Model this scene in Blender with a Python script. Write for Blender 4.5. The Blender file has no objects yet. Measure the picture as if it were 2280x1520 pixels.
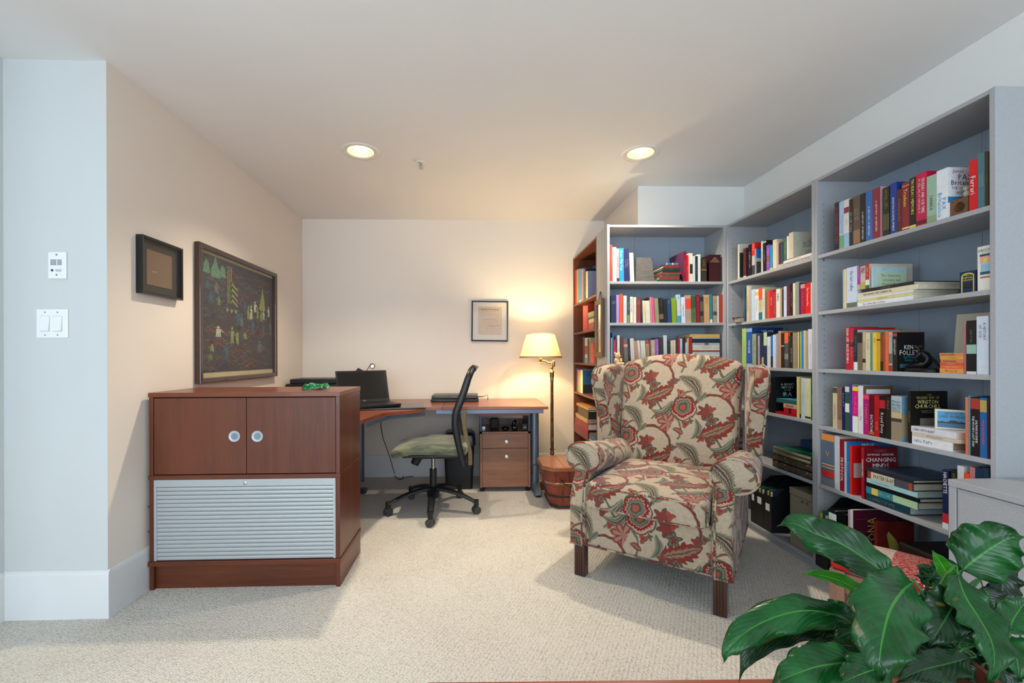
import bpy, bmesh, math, random
from mathutils import Vector, Matrix, Euler
PI = math.pi
random.seed(7)
C = bpy.context.scene.collection
SC = bpy.context.scene

# ------------------------------------------------------------------ camera
F_PX, CX, CY = 994.7, 1084.5, 793.5          # focal length and optical centre for a 2280 x 1520 frame
YAW, ROLL, EYE = 0.0321, -0.0034, 1.1128
cy_, sy_ = math.cos(YAW), math.sin(YAW)
FWD = Vector((sy_, cy_, 0)); _r = Vector((cy_, -sy_, 0)); _u = Vector((0, 0, 1))
RIGHT = _r * math.cos(ROLL) + _u * math.sin(ROLL)
UP = -_r * math.sin(ROLL) + _u * math.cos(ROLL)
cam_d = bpy.data.cameras.new('camera'); cam = bpy.data.objects.new('camera', cam_d); C.objects.link(cam)
cam_d.sensor_width = 36; cam_d.lens = F_PX / 2280 * 36
cam_d.shift_x = (1140 - CX) / 2280; cam_d.shift_y = (CY - 760) / 2280
cam_d.clip_start = 0.02
m = Matrix((RIGHT, UP, -FWD)).transposed().to_4x4(); m.translation = Vector((0, 0, EYE))
cam.matrix_world = m
SC.camera = cam
EYEP = Vector((0, 0, EYE))

def ray(u, v):
    return RIGHT * ((u - CX) / F_PX) - UP * ((v - CY) / F_PX) + FWD
def on_x(u, v, X):
    d = ray(u, v); return EYEP + d * (X / d.x)
def on_y(u, v, Y):
    d = ray(u, v); return EYEP + d * (Y / d.y)
def on_z(u, v, Z):
    d = ray(u, v); return EYEP + d * ((Z - EYE) / d.z)
def at(u, v, dist):
    return EYEP + ray(u, v) * dist

# ------------------------------------------------------------------ world, view
w = bpy.data.worlds.new('world'); SC.world = w; w.use_nodes = True
wb = w.node_tree.nodes['Background']; wb.inputs[0].default_value = (0.72, 0.86, 1.0, 1); wb.inputs[1].default_value = 0.34
SC.view_settings.view_transform = 'Standard'; SC.view_settings.look = 'None'
SC.view_settings.gamma = 1; SC.view_settings.use_curve_mapping = False
SC.view_settings.exposure = 0.17

H = 2.389; XL = -1.5703; YB = 4.1804; YP = 1.9716; XJ = 1.2438; YJ = 3.3168; XW = 2.0562; XR = 1.7657; YC = 3.0524
YREAR = -2.6; XFAR = -4.2
def area(name, loc, target, size, size_y, power, col):
    d = bpy.data.lights.new(name, 'AREA'); d.shape = 'RECTANGLE'; d.size = size; d.size_y = size_y; d.energy = power; d.color = col
    o = bpy.data.objects.new(name, d); C.objects.link(o); o.location = loc
    o.rotation_euler = (Vector(target) - Vector(loc)).to_track_quat('-Z', 'Y').to_euler(); return o
# daylight coming through the glazed wall behind the camera
area('window_daylight', (-0.6, YREAR + 0.05, 1.35), (-0.6, 2.4, 2.5), 4.2, 1.9, 132, (0.76, 0.89, 1.0))
area('side_area_light', (XFAR + 0.1, 0.2, 1.4), (1.5, 1.4, 2.2), 2.4, 1.7, 66, (0.70, 0.87, 1.0))  # cool area light just inside the unseen, closed side wall; no window there

# ------------------------------------------------------------------ materials
def s2l(c): return c / 12.92 if c <= 0.04045 else ((c + 0.055) / 1.055) ** 2.4
def hexc(h, k=1.0):
    h = h.lstrip('#'); return tuple(min(1, s2l(int(h[i:i + 2], 16) / 255) * k) for i in (0, 2, 4)) + (1,)
MATS = {}
class NT:
    """small helper that writes shader arithmetic as nodes"""
    def __init__(s, tree): s.t = tree
    def n(s, typ, **kw):
        nd = s.t.nodes.new(typ)
        for k, v in kw.items(): setattr(nd, k, v)
        return nd
    def put(s, sock, v):
        if hasattr(v, 'is_linked') or hasattr(v, 'links'): s.t.links.new(v, sock)
        else: sock.default_value = v
    def m(s, op, a, b=0.0, c=None, clamp=False):
        nd = s.n('ShaderNodeMath', operation=op, use_clamp=clamp); s.put(nd.inputs[0], a); s.put(nd.inputs[1], b)
        if c is not None: s.put(nd.inputs[2], c)
        return nd.outputs[0]
    def v(s, op, a, b=None, c=None, sc=None):
        nd = s.n('ShaderNodeVectorMath', operation=op); s.put(nd.inputs[0], a)
        if b is not None: s.put(nd.inputs[1], b)
        if c is not None: s.put(nd.inputs[2], c)
        if sc is not None: s.put(nd.inputs['Scale'], sc)
        return nd.outputs['Value'] if op in ('LENGTH', 'DOT_PRODUCT', 'DISTANCE') else nd.outputs[0]
    def mix(s, f, a, b):
        nd = s.n('ShaderNodeMix', data_type='RGBA'); s.put(nd.inputs[0], f); s.put(nd.inputs[6], a); s.put(nd.inputs[7], b); return nd.outputs[2]
    def ramp(s, f, stops, interp='LINEAR'):
        nd = s.n('ShaderNodeValToRGB'); cr = nd.color_ramp; cr.interpolation = interp
        while len(cr.elements) < len(stops): cr.elements.new(0.5)
        for e, (p, c) in zip(cr.elements, stops): e.position = p; e.color = c
        s.put(nd.inputs[0], f); return nd.outputs[0]
    def noise(s, vec, scale, detail=4, rough=0.5, dist=0):
        nd = s.n('ShaderNodeTexNoise'); s.put(nd.inputs['Vector'], vec); nd.inputs['Scale'].default_value = scale
        nd.inputs['Detail'].default_value = detail; nd.inputs['Roughness'].default_value = rough; nd.inputs['Distortion'].default_value = dist
        return nd.outputs[0]
    def bump(s, h, strength, dist):
        nd = s.n('ShaderNodeBump'); nd.inputs['Strength'].default_value = strength; nd.inputs['Distance'].default_value = dist
        s.put(nd.inputs['Height'], h); return nd.outputs[0]
def newmat(name):
    m = bpy.data.materials.new(name); m.use_nodes = True; nt = NT(m.node_tree); b = m.node_tree.nodes['Principled BSDF']
    return m, nt, b
def plain(name, col, rough=0.6, metal=0.0, noise=0.0, nscale=40, bump=0.0, bscale=200, spec=0.5, trans=0.0, ior=1.45, coat=0.0):
    if name in MATS: return MATS[name]
    m, nt, b = newmat(name); c = hexc(col) if isinstance(col, str) else col
    b.inputs['Base Color'].default_value = c; b.inputs['Roughness'].default_value = rough; b.inputs['Metallic'].default_value = metal
    b.inputs['Specular IOR Level'].default_value = spec; b.inputs['Transmission Weight'].default_value = trans; b.inputs['IOR'].default_value = ior
    b.inputs['Coat Weight'].default_value = coat
    tc = nt.n('ShaderNodeTexCoord').outputs['Object']
    if noise:
        f = nt.noise(tc, nscale)
        d = tuple(x * (1 - noise) for x in c[:3]) + (1,); e = tuple(min(1, x * (1 + noise)) for x in c[:3]) + (1,)
        nt.put(b.inputs['Base Color'], nt.ramp(f, [(0.3, d), (0.7, e)]))
    if bump: nt.put(b.inputs['Normal'], nt.bump(nt.noise(tc, bscale, 2), bump, 0.002))
    MATS[name] = m; return m
def wood(name, dark, light, axis='Z', scale=1.0, rough=0.4, coat=0.0, stripe=0.5, spec=0.5):
    """veneer with grain that runs along AXIS"""
    if name in MATS: return MATS[name]
    m, nt, b = newmat(name)
    tc = nt.n('ShaderNodeTexCoord').outputs['Object']
    sc = {'X': (0.06, 1, 1), 'Y': (1, 0.06, 1), 'Z': (1, 1, 0.06)}[axis]
    v = nt.v('MULTIPLY', tc, sc)
    f1 = nt.noise(v, 9 * scale, 3, 0.5); f2 = nt.noise(v, 220 * scale, 3, 0.6); f3 = nt.noise(v, 45 * scale, 4, 0.6, 0.4)
    f = nt.m('ADD', nt.m('MULTIPLY', f1, stripe), nt.m('ADD', nt.m('MULTIPLY', f2, 0.3), nt.m('MULTIPLY', f3, 0.7 - stripe * .5)))
    nt.put(b.inputs['Base Color'], nt.ramp(f, [(0.32, hexc(dark)), (0.72, hexc(light))]))
    b.inputs['Roughness'].default_value = rough; b.inputs['Coat Weight'].default_value = coat; b.inputs['Specular IOR Level'].default_value = spec
    nt.put(b.inputs['Normal'], nt.bump(f2, 0.15, 0.0006))
    MATS[name] = m; return m
def object_coloured(name, rough, noise=0.0, spec=0.5):
    """one material for many things; the colour is the object's own colour"""
    m, nt, b = newmat(name); oi = nt.n('ShaderNodeObjectInfo'); col = oi.outputs['Color']
    if noise:
        tc = nt.n('ShaderNodeTexCoord').outputs['Object']
        f = nt.noise(tc, 60, 4, 0.6); g = nt.ramp(f, [(0.3, (1 - noise,) * 3 + (1,)), (0.7, (1, 1, 1, 1))])
        col = nt.mix(1.0, col, g); col.node.blend_type = 'MULTIPLY'
    nt.put(b.inputs['Base Color'], col); b.inputs['Roughness'].default_value = rough; b.inputs['Specular IOR Level'].default_value = spec
    MATS[name] = m; return m

# ------------------------------------------------------------------ mesh builder
class MB:
    def __init__(s): s.v = []; s.f = []; s.uv = None
    def add(s, vs, fs):
        o = len(s.v); s.v += [tuple(v) for v in vs]; s.f += [tuple(i + o for i in f) for f in fs]; return s
    def box(s, x0, x1, y0, y1, z0, z1, M=None):
        vs = [Vector(p) for p in ((x0, y0, z0), (x1, y0, z0), (x1, y1, z0), (x0, y1, z0), (x0, y0, z1), (x1, y0, z1), (x1, y1, z1), (x0, y1, z1))]
        if M is not None: vs = [M @ v for v in vs]
        return s.add(vs, [(0, 3, 2, 1), (4, 5, 6, 7), (0, 1, 5, 4), (1, 2, 6, 5), (2, 3, 7, 6), (3, 0, 4, 7)])
    def rings(s, rings, cap0=True, cap1=True, close=False):
        n = len(rings[0]); vs = [p for r in rings for p in r]; fs = []
        for i in range(len(rings) - 1 + (1 if close else 0)):
            a = i * n; b = ((i + 1) % len(rings)) * n
            for j in range(n): k = (j + 1) % n; fs.append((a + j, a + k, b + k, b + j))
        if cap0 and not close: fs.append(tuple(reversed(range(n))))
        if cap1 and not close: fs.append(tuple(range((len(rings) - 1) * n, len(rings) * n)))
        return s.add(vs, fs)
    def tube(s, pts, r, n=8, close=False):
        pts = [Vector(p) for p in pts]; rs = r if isinstance(r, (list, tuple)) else [r] * len(pts)
        rings = []; N = len(pts); ref = None
        for i, p in enumerate(pts):
            a = pts[(i - 1) % N] if (i or close) else p; b = pts[(i + 1) % N] if (i < N - 1 or close) else p
            t = (b - a).normalized()
            if ref is None: ref = t.orthogonal().normalized()
            ref = (ref - t * ref.dot(t)); ref = ref.normalized() if ref.length > 1e-6 else t.orthogonal().normalized()
            q = t.cross(ref)
            rings.append([p + (ref * math.cos(2 * PI * j / n) + q * math.sin(2 * PI * j / n)) * rs[i] for j in range(n)])
        return s.rings(rings, close=close)
    def cyl(s, p0, p1, r0, r1=None, n=24):
        return s.tube([p0, p1], [r0, r0 if r1 is None else r1], n)
    def lathe(s, prof, c=(0, 0, 0), n=32, M=None, cap=True):
        """profile is [(radius, height)] about the vertical through c"""
        rings = []
        for r, z in prof:
            ring = [Vector((r * math.cos(2 * PI * j / n), r * math.sin(2 * PI * j / n), z)) for j in range(n)]
            if M is not None: ring = [M @ p for p in ring]
            rings.append([p + Vector(c) for p in ring])
        return s.rings(rings, cap, cap)
    def prism(s, poly, d0, d1, f):
        """poly in 2D, f(a, b, d) -> 3D point"""
        n = len(poly)
        return s.rings([[Vector(f(a, b, d0)) for a, b in poly], [Vector(f(a, b, d1)) for a, b in poly]])
    def grid(s, fn, nu, nv, flip=False):
        vs = [Vector(fn(i / nu, j / nv)) for j in range(nv + 1) for i in range(nu + 1)]; fs = []
        for j in range(nv):
            for i in range(nu):
                a = j * (nu + 1) + i; q = (a, a + 1, a + nu + 2, a + nu + 1); fs.append(q[::-1] if flip else q)
        return s.add(vs, fs)
    def sphere(s, c, r, n=16, k=10, M=None):
        r = Vector((r, r, r)) if not isinstance(r, (tuple, Vector)) else Vector(r); rings = []
        for i in range(k + 1):
            a = -PI / 2 + PI * i / k; rr = max(math.cos(a), 1e-3)
            ring = [Vector((r.x * rr * math.cos(2 * PI * j / n), r.y * rr * math.sin(2 * PI * j / n), r.z * math.sin(a))) for j in range(n)]
            if M is not None: ring = [M @ p for p in ring]
            rings.append([p + Vector(c) for p in ring])
        return s.rings(rings)
    def rbox(s, c, half, r, k=3, n=6, crown=None):
        """box with rounded edges; CROWN(p) may move a point"""
        hx, hy, hz = half; c = Vector(c); idx = {}
        def axis(h): 
            inner = h - r; a = [-h + r * (1 - math.cos(PI / 2 * i / k)) for i in range(k)]
            mid = [-inner + 2 * inner * i / n for i in range(n + 1)]
            return a + mid + [-x for x in reversed(a)]
        A = [axis(h) for h in (hx, hy, hz)]; L = [len(a) for a in A]; vs = []; fs = []
        def vid(i, j, l):
            if (i, j, l) in idx: return idx[(i, j, l)]
            p = Vector((A[0][i], A[1][j], A[2][l])); q = Vector([max(-h + r, min(h - r, x)) for x, h in zip(p, half)])
            d = p - q
            if d.length > 1e-9: p = q + d.normalized() * r
            if crown: p = Vector(crown(p))
            idx[(i, j, l)] = len(vs); vs.append(p + c); return idx[(i, j, l)]
        for ax in range(3):
            a, b = [(1, 2), (2, 0), (0, 1)][ax]
            for side in (0, L[ax] - 1):
                for i in range(L[a] - 1):
                    for j in range(L[b] - 1):
                        q = []
                        for di, dj in ((0, 0), (1, 0), (1, 1), (0, 1)):
                            t = [0, 0, 0]; t[ax] = side; t[a] = i + di; t[b] = j + dj; q.append(vid(*t))
                        fs.append(tuple(q) if side else tuple(reversed(q)))
        return s.add(vs, fs)
    def build(s, name, mat, parent=None, loc=None, rot=None, smooth=False, bevel=0, label=None, uvf=None, mats=None, midx=None):
        me = bpy.data.meshes.new(name); me.from_pydata(s.v, [], s.f); me.validate()
        if mats:
            for q in mats: me.materials.append(q)
            for p, i in zip(me.polygons, midx): p.material_index = i
        elif mat: me.materials.append(mat if not isinstance(mat, str) else MATS[mat])
        if smooth:
            me.polygons.foreach_set('use_smooth', [True] * len(me.polygons))
            if smooth != 'all': me.set_sharp_from_angle(angle=math.radians(smooth if smooth is not True else 40))
        if uvf:
            uvl = me.uv_layers.new(name='UVMap').data
            for p in me.polygons:
                for li, vi in zip(p.loop_indices, p.vertices): uvl[li].uv = uvf(me.vertices[vi].co, p.normal)
        o = bpy.data.objects.new(name, me); C.objects.link(o)
        if parent: o.parent = parent
        if loc is not None: o.location = loc
        if rot is not None: o.rotation_euler = rot
        if bevel:
            b = o.modifiers.new('edge', 'BEVEL'); b.width = bevel; b.segments = 2; b.limit_method = 'ANGLE'; b.harden_normals = False
        if label: o['label'] = label
        me.update(); return o
def catmull(P, n):
    out = []; Q = [P[0] * 2 - P[1]] + list(P) + [P[-1] * 2 - P[-2]]
    for i in range(n + 1):
        t = i / n * (len(P) - 1); k = min(int(t), len(P) - 2); f = t - k; p0, p1, p2, p3 = Q[k:k + 4]
        out.append(.5 * ((2 * p1) + (-p0 + p2) * f + (2 * p0 - 5 * p1 + 4 * p2 - p3) * f * f + (-p0 + 3 * p1 - 3 * p2 + p3) * f ** 3))
    return out
def empty(name, loc=(0, 0, 0), rot=(0, 0, 0)):
    o = bpy.data.objects.new(name, None); C.objects.link(o); o.location = loc; o.rotation_euler = rot; o.empty_display_size = 0.05; return o
LABELS = {}
def tag(o, label, cat, group=None):
    n = len(label.split())
    if not 4 <= n <= 16: print('LABEL LENGTH', n, label)
    if label in LABELS: print('LABEL TWICE', label)
    LABELS[label] = o
    o['label'] = label; o['category'] = cat
    if group: o['group'] = group
    return o
def structure(o): o['kind'] = 'structure'; return o

# ------------------------------------------------------------------ lettering
GLYPH = {}
def load_glyphs():
    chars = [chr(i) for i in range(33, 127)] + ['é']; obs = []
    for ch in chars:
        cu = bpy.data.curves.new('g', 'FONT'); cu.body = ch; cu.size = 1; cu.resolution_u = 1
        o = bpy.data.objects.new('g', cu); C.objects.link(o); obs.append((ch, o, cu))
    bpy.context.view_layer.update(); dg = bpy.context.evaluated_depsgraph_get()
    for ch, o, cu in obs:
        me = bpy.data.meshes.new_from_object(o.evaluated_get(dg))
        vs = [(v.co.x, v.co.y) for v in me.vertices]; fs = [tuple(p.vertices) for p in me.polygons]
        x0 = min(v[0] for v in vs); x1 = max(v[0] for v in vs)
        GLYPH[ch] = ([(x - x0, y) for x, y in vs], fs, x1 - x0); bpy.data.meshes.remove(me)
    for ch, o, cu in obs: bpy.data.objects.remove(o); bpy.data.curves.remove(cu)
load_glyphs()
def text2d(t, gap=0.09):
    vs, fs, x = [], [], 0.0
    for ch in t:
        if ch == ' ': x += 0.32; continue
        g = GLYPH.get(ch)
        if not g: continue
        o = len(vs); vs += [(a + x, b) for a, b in g[0]]; fs += [tuple(i + o for i in f) for f in g[1]]; x += g[2] + gap
    return vs, fs, max(x - gap, 0.01)
def fuzz2d(n, seed):
    """marks for lettering too small to read: one row of short strokes"""
    r = random.Random(seed); vs, fs, x = [], [], 0.0
    for i in range(n):
        wd = r.uniform(0.22, 0.5); h0 = r.uniform(0, 0.15); h1 = r.uniform(0.5, 0.8)
        if r.random() < 0.17: x += 0.35
        k = len(vs)
        sh = r.choice((0, 1, 2))
        vs += [(x, h0), (x + wd, h0), (x + wd, h0 + .11), (x, h0 + .11), (x, h0), (x + .11, h0), (x + .11, h1), (x, h1), (x, h1 - .11), (x + wd, h1 - .11), (x + wd, h1), (x, h1)]
        fs += [(k, k + 1, k + 2, k + 3)] if sh != 1 else []
        fs += [(k + 4, k + 5, k + 6, k + 7)]
        if sh: fs += [(k + 8, k + 9, k + 10, k + 11)]
        x += wd + 0.16
    return vs, fs, max(x, .01)
def lettering(mb, t, O, r, u, width, height, align='c', valign='c', squeeze=True, seed=1):
    """put text t into the rectangle at O (centre) spanned by unit vectors r (reading direction) and u (up)"""
    vs, fs, wd = fuzz2d(int(t[1:] or 8), seed) if t.startswith('~') else text2d(t)
    cap = 0.72
    sy = height / cap; sx = sy
    if wd * sx > width:
        sx = width / wd
        if sx < sy * 0.62: sy = sx / 0.62
    W_ = wd * sx; Hh = cap * sy
    ox = -W_ / 2 if align == 'c' else (-width / 2 if align == 'l' else width / 2 - W_)
    O = Vector(O); r = Vector(r); u = Vector(u)
    mb.add([O + r * (ox + x * sx) + u * (-Hh / 2 + y * sy) for x, y in vs], fs)
# ------------------------------------------------------------------ the room
def wallmat(name, col, bump=0.08):
    m, nt, b = newmat(name); tc = nt.n('ShaderNodeTexCoord').outputs['Object']
    c = hexc(col); b.inputs['Roughness'].default_value = 0.75; b.inputs['Specular IOR Level'].default_value = 0.25
    f = nt.noise(tc, 1.3, 3); nt.put(b.inputs['Base Color'], nt.ramp(f, [(0.3, tuple(x * .97 for x in c[:3]) + (1,)), (0.7, c)]))
    nt.put(b.inputs['Normal'], nt.bump(nt.noise(tc, 260, 2), bump, 0.001)); MATS[name] = m; return m
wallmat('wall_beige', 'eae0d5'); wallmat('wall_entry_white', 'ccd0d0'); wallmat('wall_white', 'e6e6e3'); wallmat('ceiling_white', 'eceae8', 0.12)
plain('trim_white', 'dddfe0', 0.4, noise=0.03, nscale=3)
def carpet():
    m, nt, b = newmat('carpet'); tc = nt.n('ShaderNodeTexCoord').outputs['Object']
    rot = nt.n('ShaderNodeMapping'); nt.put(rot.inputs[0], tc); rot.inputs['Rotation'].default_value = (0, 0, 0.5)
    p = rot.outputs[0]
    vo = nt.n('ShaderNodeTexVoronoi'); nt.put(vo.inputs['Vector'], p); vo.inputs['Scale'].default_value = 135; vo.inputs['Randomness'].default_value = 0.75
    loops = vo.outputs['Distance']
    sx = nt.n('ShaderNodeSeparateXYZ'); nt.put(sx.inputs[0], p)
    rows = nt.m('SINE', nt.m('MULTIPLY', sx.outputs[0], 2 * PI / 0.0155)); 
    big = nt.noise(tc, 3.2, 3); fine = nt.noise(tc, 420, 2)
    c0, c1 = hexc('a69c8e'), hexc('dad4cb')
    f = nt.m('SUBTRACT', nt.m('ADD', nt.m('MULTIPLY', fine, .45), nt.m('ADD', .62, nt.m('MULTIPLY', rows, .05))), nt.m('MULTIPLY', loops, .62))
    f = nt.m('ADD', f, nt.m('MULTIPLY', nt.m('SUBTRACT', big, .5), .25))
    nt.put(b.inputs['Base Color'], nt.ramp(f, [(0.1, c0), (0.62, c1)]))
    b.inputs['Roughness'].default_value = 0.95; b.inputs['Specular IOR Level'].default_value = 0.1; b.inputs['Sheen Weight'].default_value = 0.15
    h = nt.m('ADD', nt.m('MULTIPLY', loops, -1.0), nt.m('MULTIPLY', rows, .18))
    nt.put(b.inputs['Normal'], nt.bump(h, 0.75, 0.006)); MATS['carpet'] = m
carpet()
T = 0.12
structure(MB().box(XFAR, XW + T, YREAR - T, YB + T, -0.1, 0).build('floor', 'carpet'))

# the two recessed lights sit in real openings of the ceiling
DL = [on_z(803, 337, H), on_z(1426, 341, H)]
RO = 0.083
def ceiling():
    mb = MB(); ys = sorted({YREAR - T, DL[0].y - .12, DL[0].y + .12, DL[1].y - .12, DL[1].y + .12, YB + T})
    y0 = min(d.y for d in DL) - .15; y1 = max(d.y for d in DL) + .15
    xs = [XFAR, DL[0].x - .15, DL[0].x + .15, DL[1].x - .15, DL[1].x + .15, XW + T]
    def q(xa, xb, ya, yb): mb.box(xa, xb, ya, yb, H, H + 0.1)
    q(XFAR, XW + T, YREAR - T, y0); q(XFAR, XW + T, y1, YB + T)
    q(xs[0], xs[1], y0, y1); q(xs[2], xs[3], y0, y1); q(xs[4], xs[5], y0, y1)
    for k, d in enumerate(DL):
        xa, xb = xs[1 + 2 * k], xs[2 + 2 * k]; n = 32; sq, ci = [], []
        for j in range(n):
            a = 2 * PI * j / n + PI / 4; c, s_ = math.cos(a), math.sin(a); t = 1 / max(abs(c), abs(s_))
            px = d.x + c * t * .15; py = (y0 + y1) / 2 + s_ * t * (y1 - y0) / 2
            sq.append(Vector((px, py, 0))); ci.append(Vector((d.x + c * RO, d.y + s_ * RO, 0)))
        up = Vector((0, 0, H)); tp = Vector((0, 0, H + .1))
        o = len(mb.v); mb.v += [tuple(p + up) for p in sq] + [tuple(p + up) for p in ci] + [tuple(p + tp) for p in ci]
        for j in range(n):
            i = (j + 1) % n; mb.f.append((o + j, o + n + j, o + n + i, o + i)); mb.f.append((o + n + j, o + 2 * n + j, o + 2 * n + i, o + n + i))
    structure(mb.build('ceiling', 'ceiling_white'))
ceiling()
structure(MB().box(XL - T, XL, YP + .0005, YB + T, 0, H).build('wall_left', 'wall_beige'))
XPL = -2.02     # far end of the pillar face
pa = on_y(0, 1382, YP).x
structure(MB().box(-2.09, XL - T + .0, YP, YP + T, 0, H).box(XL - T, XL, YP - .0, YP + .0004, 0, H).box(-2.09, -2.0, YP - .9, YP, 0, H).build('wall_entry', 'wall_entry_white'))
structure(MB().box(XL, XJ, YB, YB + T, 0, H).build('wall_back', 'wall_beige'))
structure(MB().box(XJ, XJ + T, YJ, YB + T, 0, H).build('wall_alcove', 'wall_beige'))
structure(MB().box(XJ + .0002, XW, YJ - .0005, YJ + T, 0, H).build('wall_recess', 'wall_white'))
structure(MB().box(XW, XW + T, YREAR - T, YJ + T, 0, H).build('wall_right', 'wall_white'))
# rear wall of the room, behind the camera, with its wide window opening; far side wall without an opening
mb = MB(); mb.box(XFAR, -2.9, YREAR - T, YREAR, 0, H).box(1.7, XW, YREAR - T, YREAR, 0, H).box(-2.9, 1.7, YREAR - T, YREAR, 0, .3).box(-2.9, 1.7, YREAR - T, YREAR, 2.3, H)
structure(mb.build('wall_rear', 'wall_white'))
structure(MB().box(XFAR - T, XFAR, YREAR - T, YB + T, 0, H).box(XFAR, -2.09, YP + .2, YP + .3, 0, H).build('wall_side', 'wall_white'))
for k, (xa, xb) in enumerate(((-2.9, -.62), (-.58, 1.7))):
    f = structure(MB().box(xa, xb, YREAR - .08, YREAR - .04, .3, .36).box(xa, xb, YREAR - .08, YREAR - .04, 2.24, 2.3).box(xa, xa + .05, YREAR - .08, YREAR - .04, .36, 2.24).box(xb - .05, xb, YREAR - .08, YREAR - .04, .36, 2.24).build('window_%d' % (k + 1), 'trim_white'))
# baseboards: tall flat board with a small bevelled cap
def baseboard(name, p0, p1, nrm, h=0.205):
    p0 = Vector((p0[0], p0[1], 0)); p1 = Vector((p1[0], p1[1], 0)); n = Vector((nrm[0], nrm[1], 0)); prof = [(0, 0), (.014, 0), (.014, h - .018), (.011, h - .006), (.004, h), (0, h)]
    mb = MB(); mb.rings([[p + n * a + Vector((0, 0, b)) for a, b in prof] for p in (p0, p1)]); structure(mb.build(name, 'trim_white'))
baseboard('baseboard_entry', (-2.09, YP), (XL + .014, YP), (0, -1))
baseboard('baseboard_left', (XL, YP + .0002), (XL, YB), (1, 0))
baseboard('baseboard_back', (XL, YB), (XJ, YB), (0, -1))
baseboard('baseboard_side', (-2.0, YP - .9), (-2.0, YP - .014), (1, 0))

# ------------------------------------------------------------------ ceiling fittings
plain('lamp_white', 'e8e4dc', 0.35)
def emis(name, col, st):
    m, nt, b = newmat(name); b.inputs['Emission Color'].default_value = col; b.inputs['Emission Strength'].default_value = st; b.inputs['Base Color'].default_value = (0.9, 0.85, 0.75, 1); MATS[name] = m
emis('bulb_glow', (1, 0.86, 0.62, 1), 9)
plain('can_reflector', 'f0dcb0', 0.35, 0.0, spec=.8)
for k, (d, lab) in enumerate(zip(DL, ('recessed ceiling light with lit bulb above the office chair side', 'recessed ceiling light with lit bulb above the wing armchair side'))):
    e = empty('recessed_ceiling_light', (d.x, d.y, H)); tag(e, lab, 'ceiling light', 'recessed ceiling lights')
    MB().lathe([(RO - .001, .0), (RO + .004, -.005), (RO + .030, -.004), (RO + .034, 0), (RO + .033, .0)], n=40, cap=False).build('trim_ring', 'lamp_white', e, smooth=50)
    MB().lathe([(RO - .002, -.001), (RO - .010, .03), (RO - .022, .07), (RO - .035, .095), (.001, .099)], n=40, cap=False).build('reflector', 'can_reflector', e, smooth=50)
    MB().lathe([(.001, .035), (.03, .037), (.043, .048), (.046, .06), (.03, .085), (.018, .0985)], n=28).build('bulb', 'bulb_glow', e, smooth=50)
    sd = bpy.data.lights.new('downlight', 'SPOT'); sd.energy = (112, 108)[k]; sd.color = (1, .86, .66); sd.spot_size = math.radians(124); sd.spot_blend = .7; sd.shadow_soft_size = .035
    so = bpy.data.objects.new('downlight', sd); C.objects.link(so); so.parent = e; so.location = (0, 0, .028)
s = on_z(937, 362, H); e = empty('fire_sprinkler', (s.x, s.y, H)); tag(e, 'small chrome fire sprinkler head on the white ceiling', 'sprinkler')
plain('chrome', 'c8ccd0', 0.18, 1.0)
MB().lathe([(.034, 0), (.034, -.003), (.02, -.006), (.012, -.004)], n=24).build('escutcheon', 'lamp_white', e, smooth=50)
MB().lathe([(.008, -.004), (.008, -.018), (.004, -.02), (.004, -.036)], n=14).tube([(-.012, 0, -.016), (-.014, 0, -.028), (0, 0, -.038), (.014, 0, -.028), (.012, 0, -.016)], .002).lathe([(.016, -.038), (.016, -.040)], n=16).build('nozzle', 'chrome', e, smooth=50)

# ------------------------------------------------------------------ wall plates
plain('plate_white', 'eceeef', 0.3); plain('dark_slot', '30383a', 0.6); plain('switch_grey', 'b9c0c4', .5)  # even light grey for the switch surrounds and the talk button
y = YP
a = on_y(110, 561, y); b = on_y(150.5, 621, y)
e = empty('intercom_panel', ((a.x + b.x) / 2, y, (a.z + b.z) / 2)); tag(e, 'white intercom wall plate with speaker slots above the light switch', 'intercom')
hw, hh = (b.x - a.x) / 2, (a.z - b.z) / 2
MB().box(-hw, hw, -.008, 0, -hh, hh).build('plate', 'plate_white', e, bevel=.003)
mb = MB()
for i in range(5):
    z = hh * .38 - i * hh * .085
    for x0, x1 in ((-.7, -.05), (0.05, .55)): mb.box(x0 * hw, x1 * hw, -.0085, -.0078, z - .0012, z + .0012)
mb.build('speaker_grille', 'dark_slot', e)
MB().cyl((-.5 * hw, -.007, -hh * .38), (-.5 * hw, -.0095, -hh * .38), .005, n=12).build('call_button', 'dark_slot', e)
MB().box(-.1 * hw, .5 * hw, -.0105, -.007, -hh * .47, -hh * .3).build('talk_button', 'switch_grey', e)
MB().cyl((0, -.007, hh * .77), (0, -.0095, hh * .77), .004, n=12).cyl((0, -.007, -hh * .72), (0, -.0095, -hh * .72), .004, n=12).build('screw', 'chrome', e)
a = on_y(83, 688, y); b = on_y(153.5, 752, y)
e = empty('light_switch', ((a.x + b.x) / 2, y, (a.z + b.z) / 2)); tag(e, 'white double rocker light switch on the entry wall', 'light switch')
hw, hh = (b.x - a.x) / 2, (a.z - b.z) / 2
MB().box(-hw, hw, -.006, 0, -hh, hh).build('plate', 'plate_white', e, bevel=.003)
for cx in (-.42, .37):
    x0, x1 = (cx - .27) * hw, (cx + .27) * hw
    MB().box(x0 - .0015, x1 + .0015, -.0065, -.004, -hh * .56, hh * .52).build('switch_surround', 'switch_grey', e)
    mb = MB(); mb.add([(x0, -.0066, hh * .5), (x1, -.0066, hh * .5), (x1, -.0135, -hh * .52), (x0, -.0135, -hh * .52), (x0, -.004, -hh * .54), (x1, -.004, -hh * .54)], [(0, 3, 2, 1), (3, 4, 5, 2), (1, 2, 5), (0, 4, 3)]); mb.build('rocker', 'plate_white', e)
mb = MB()
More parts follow.
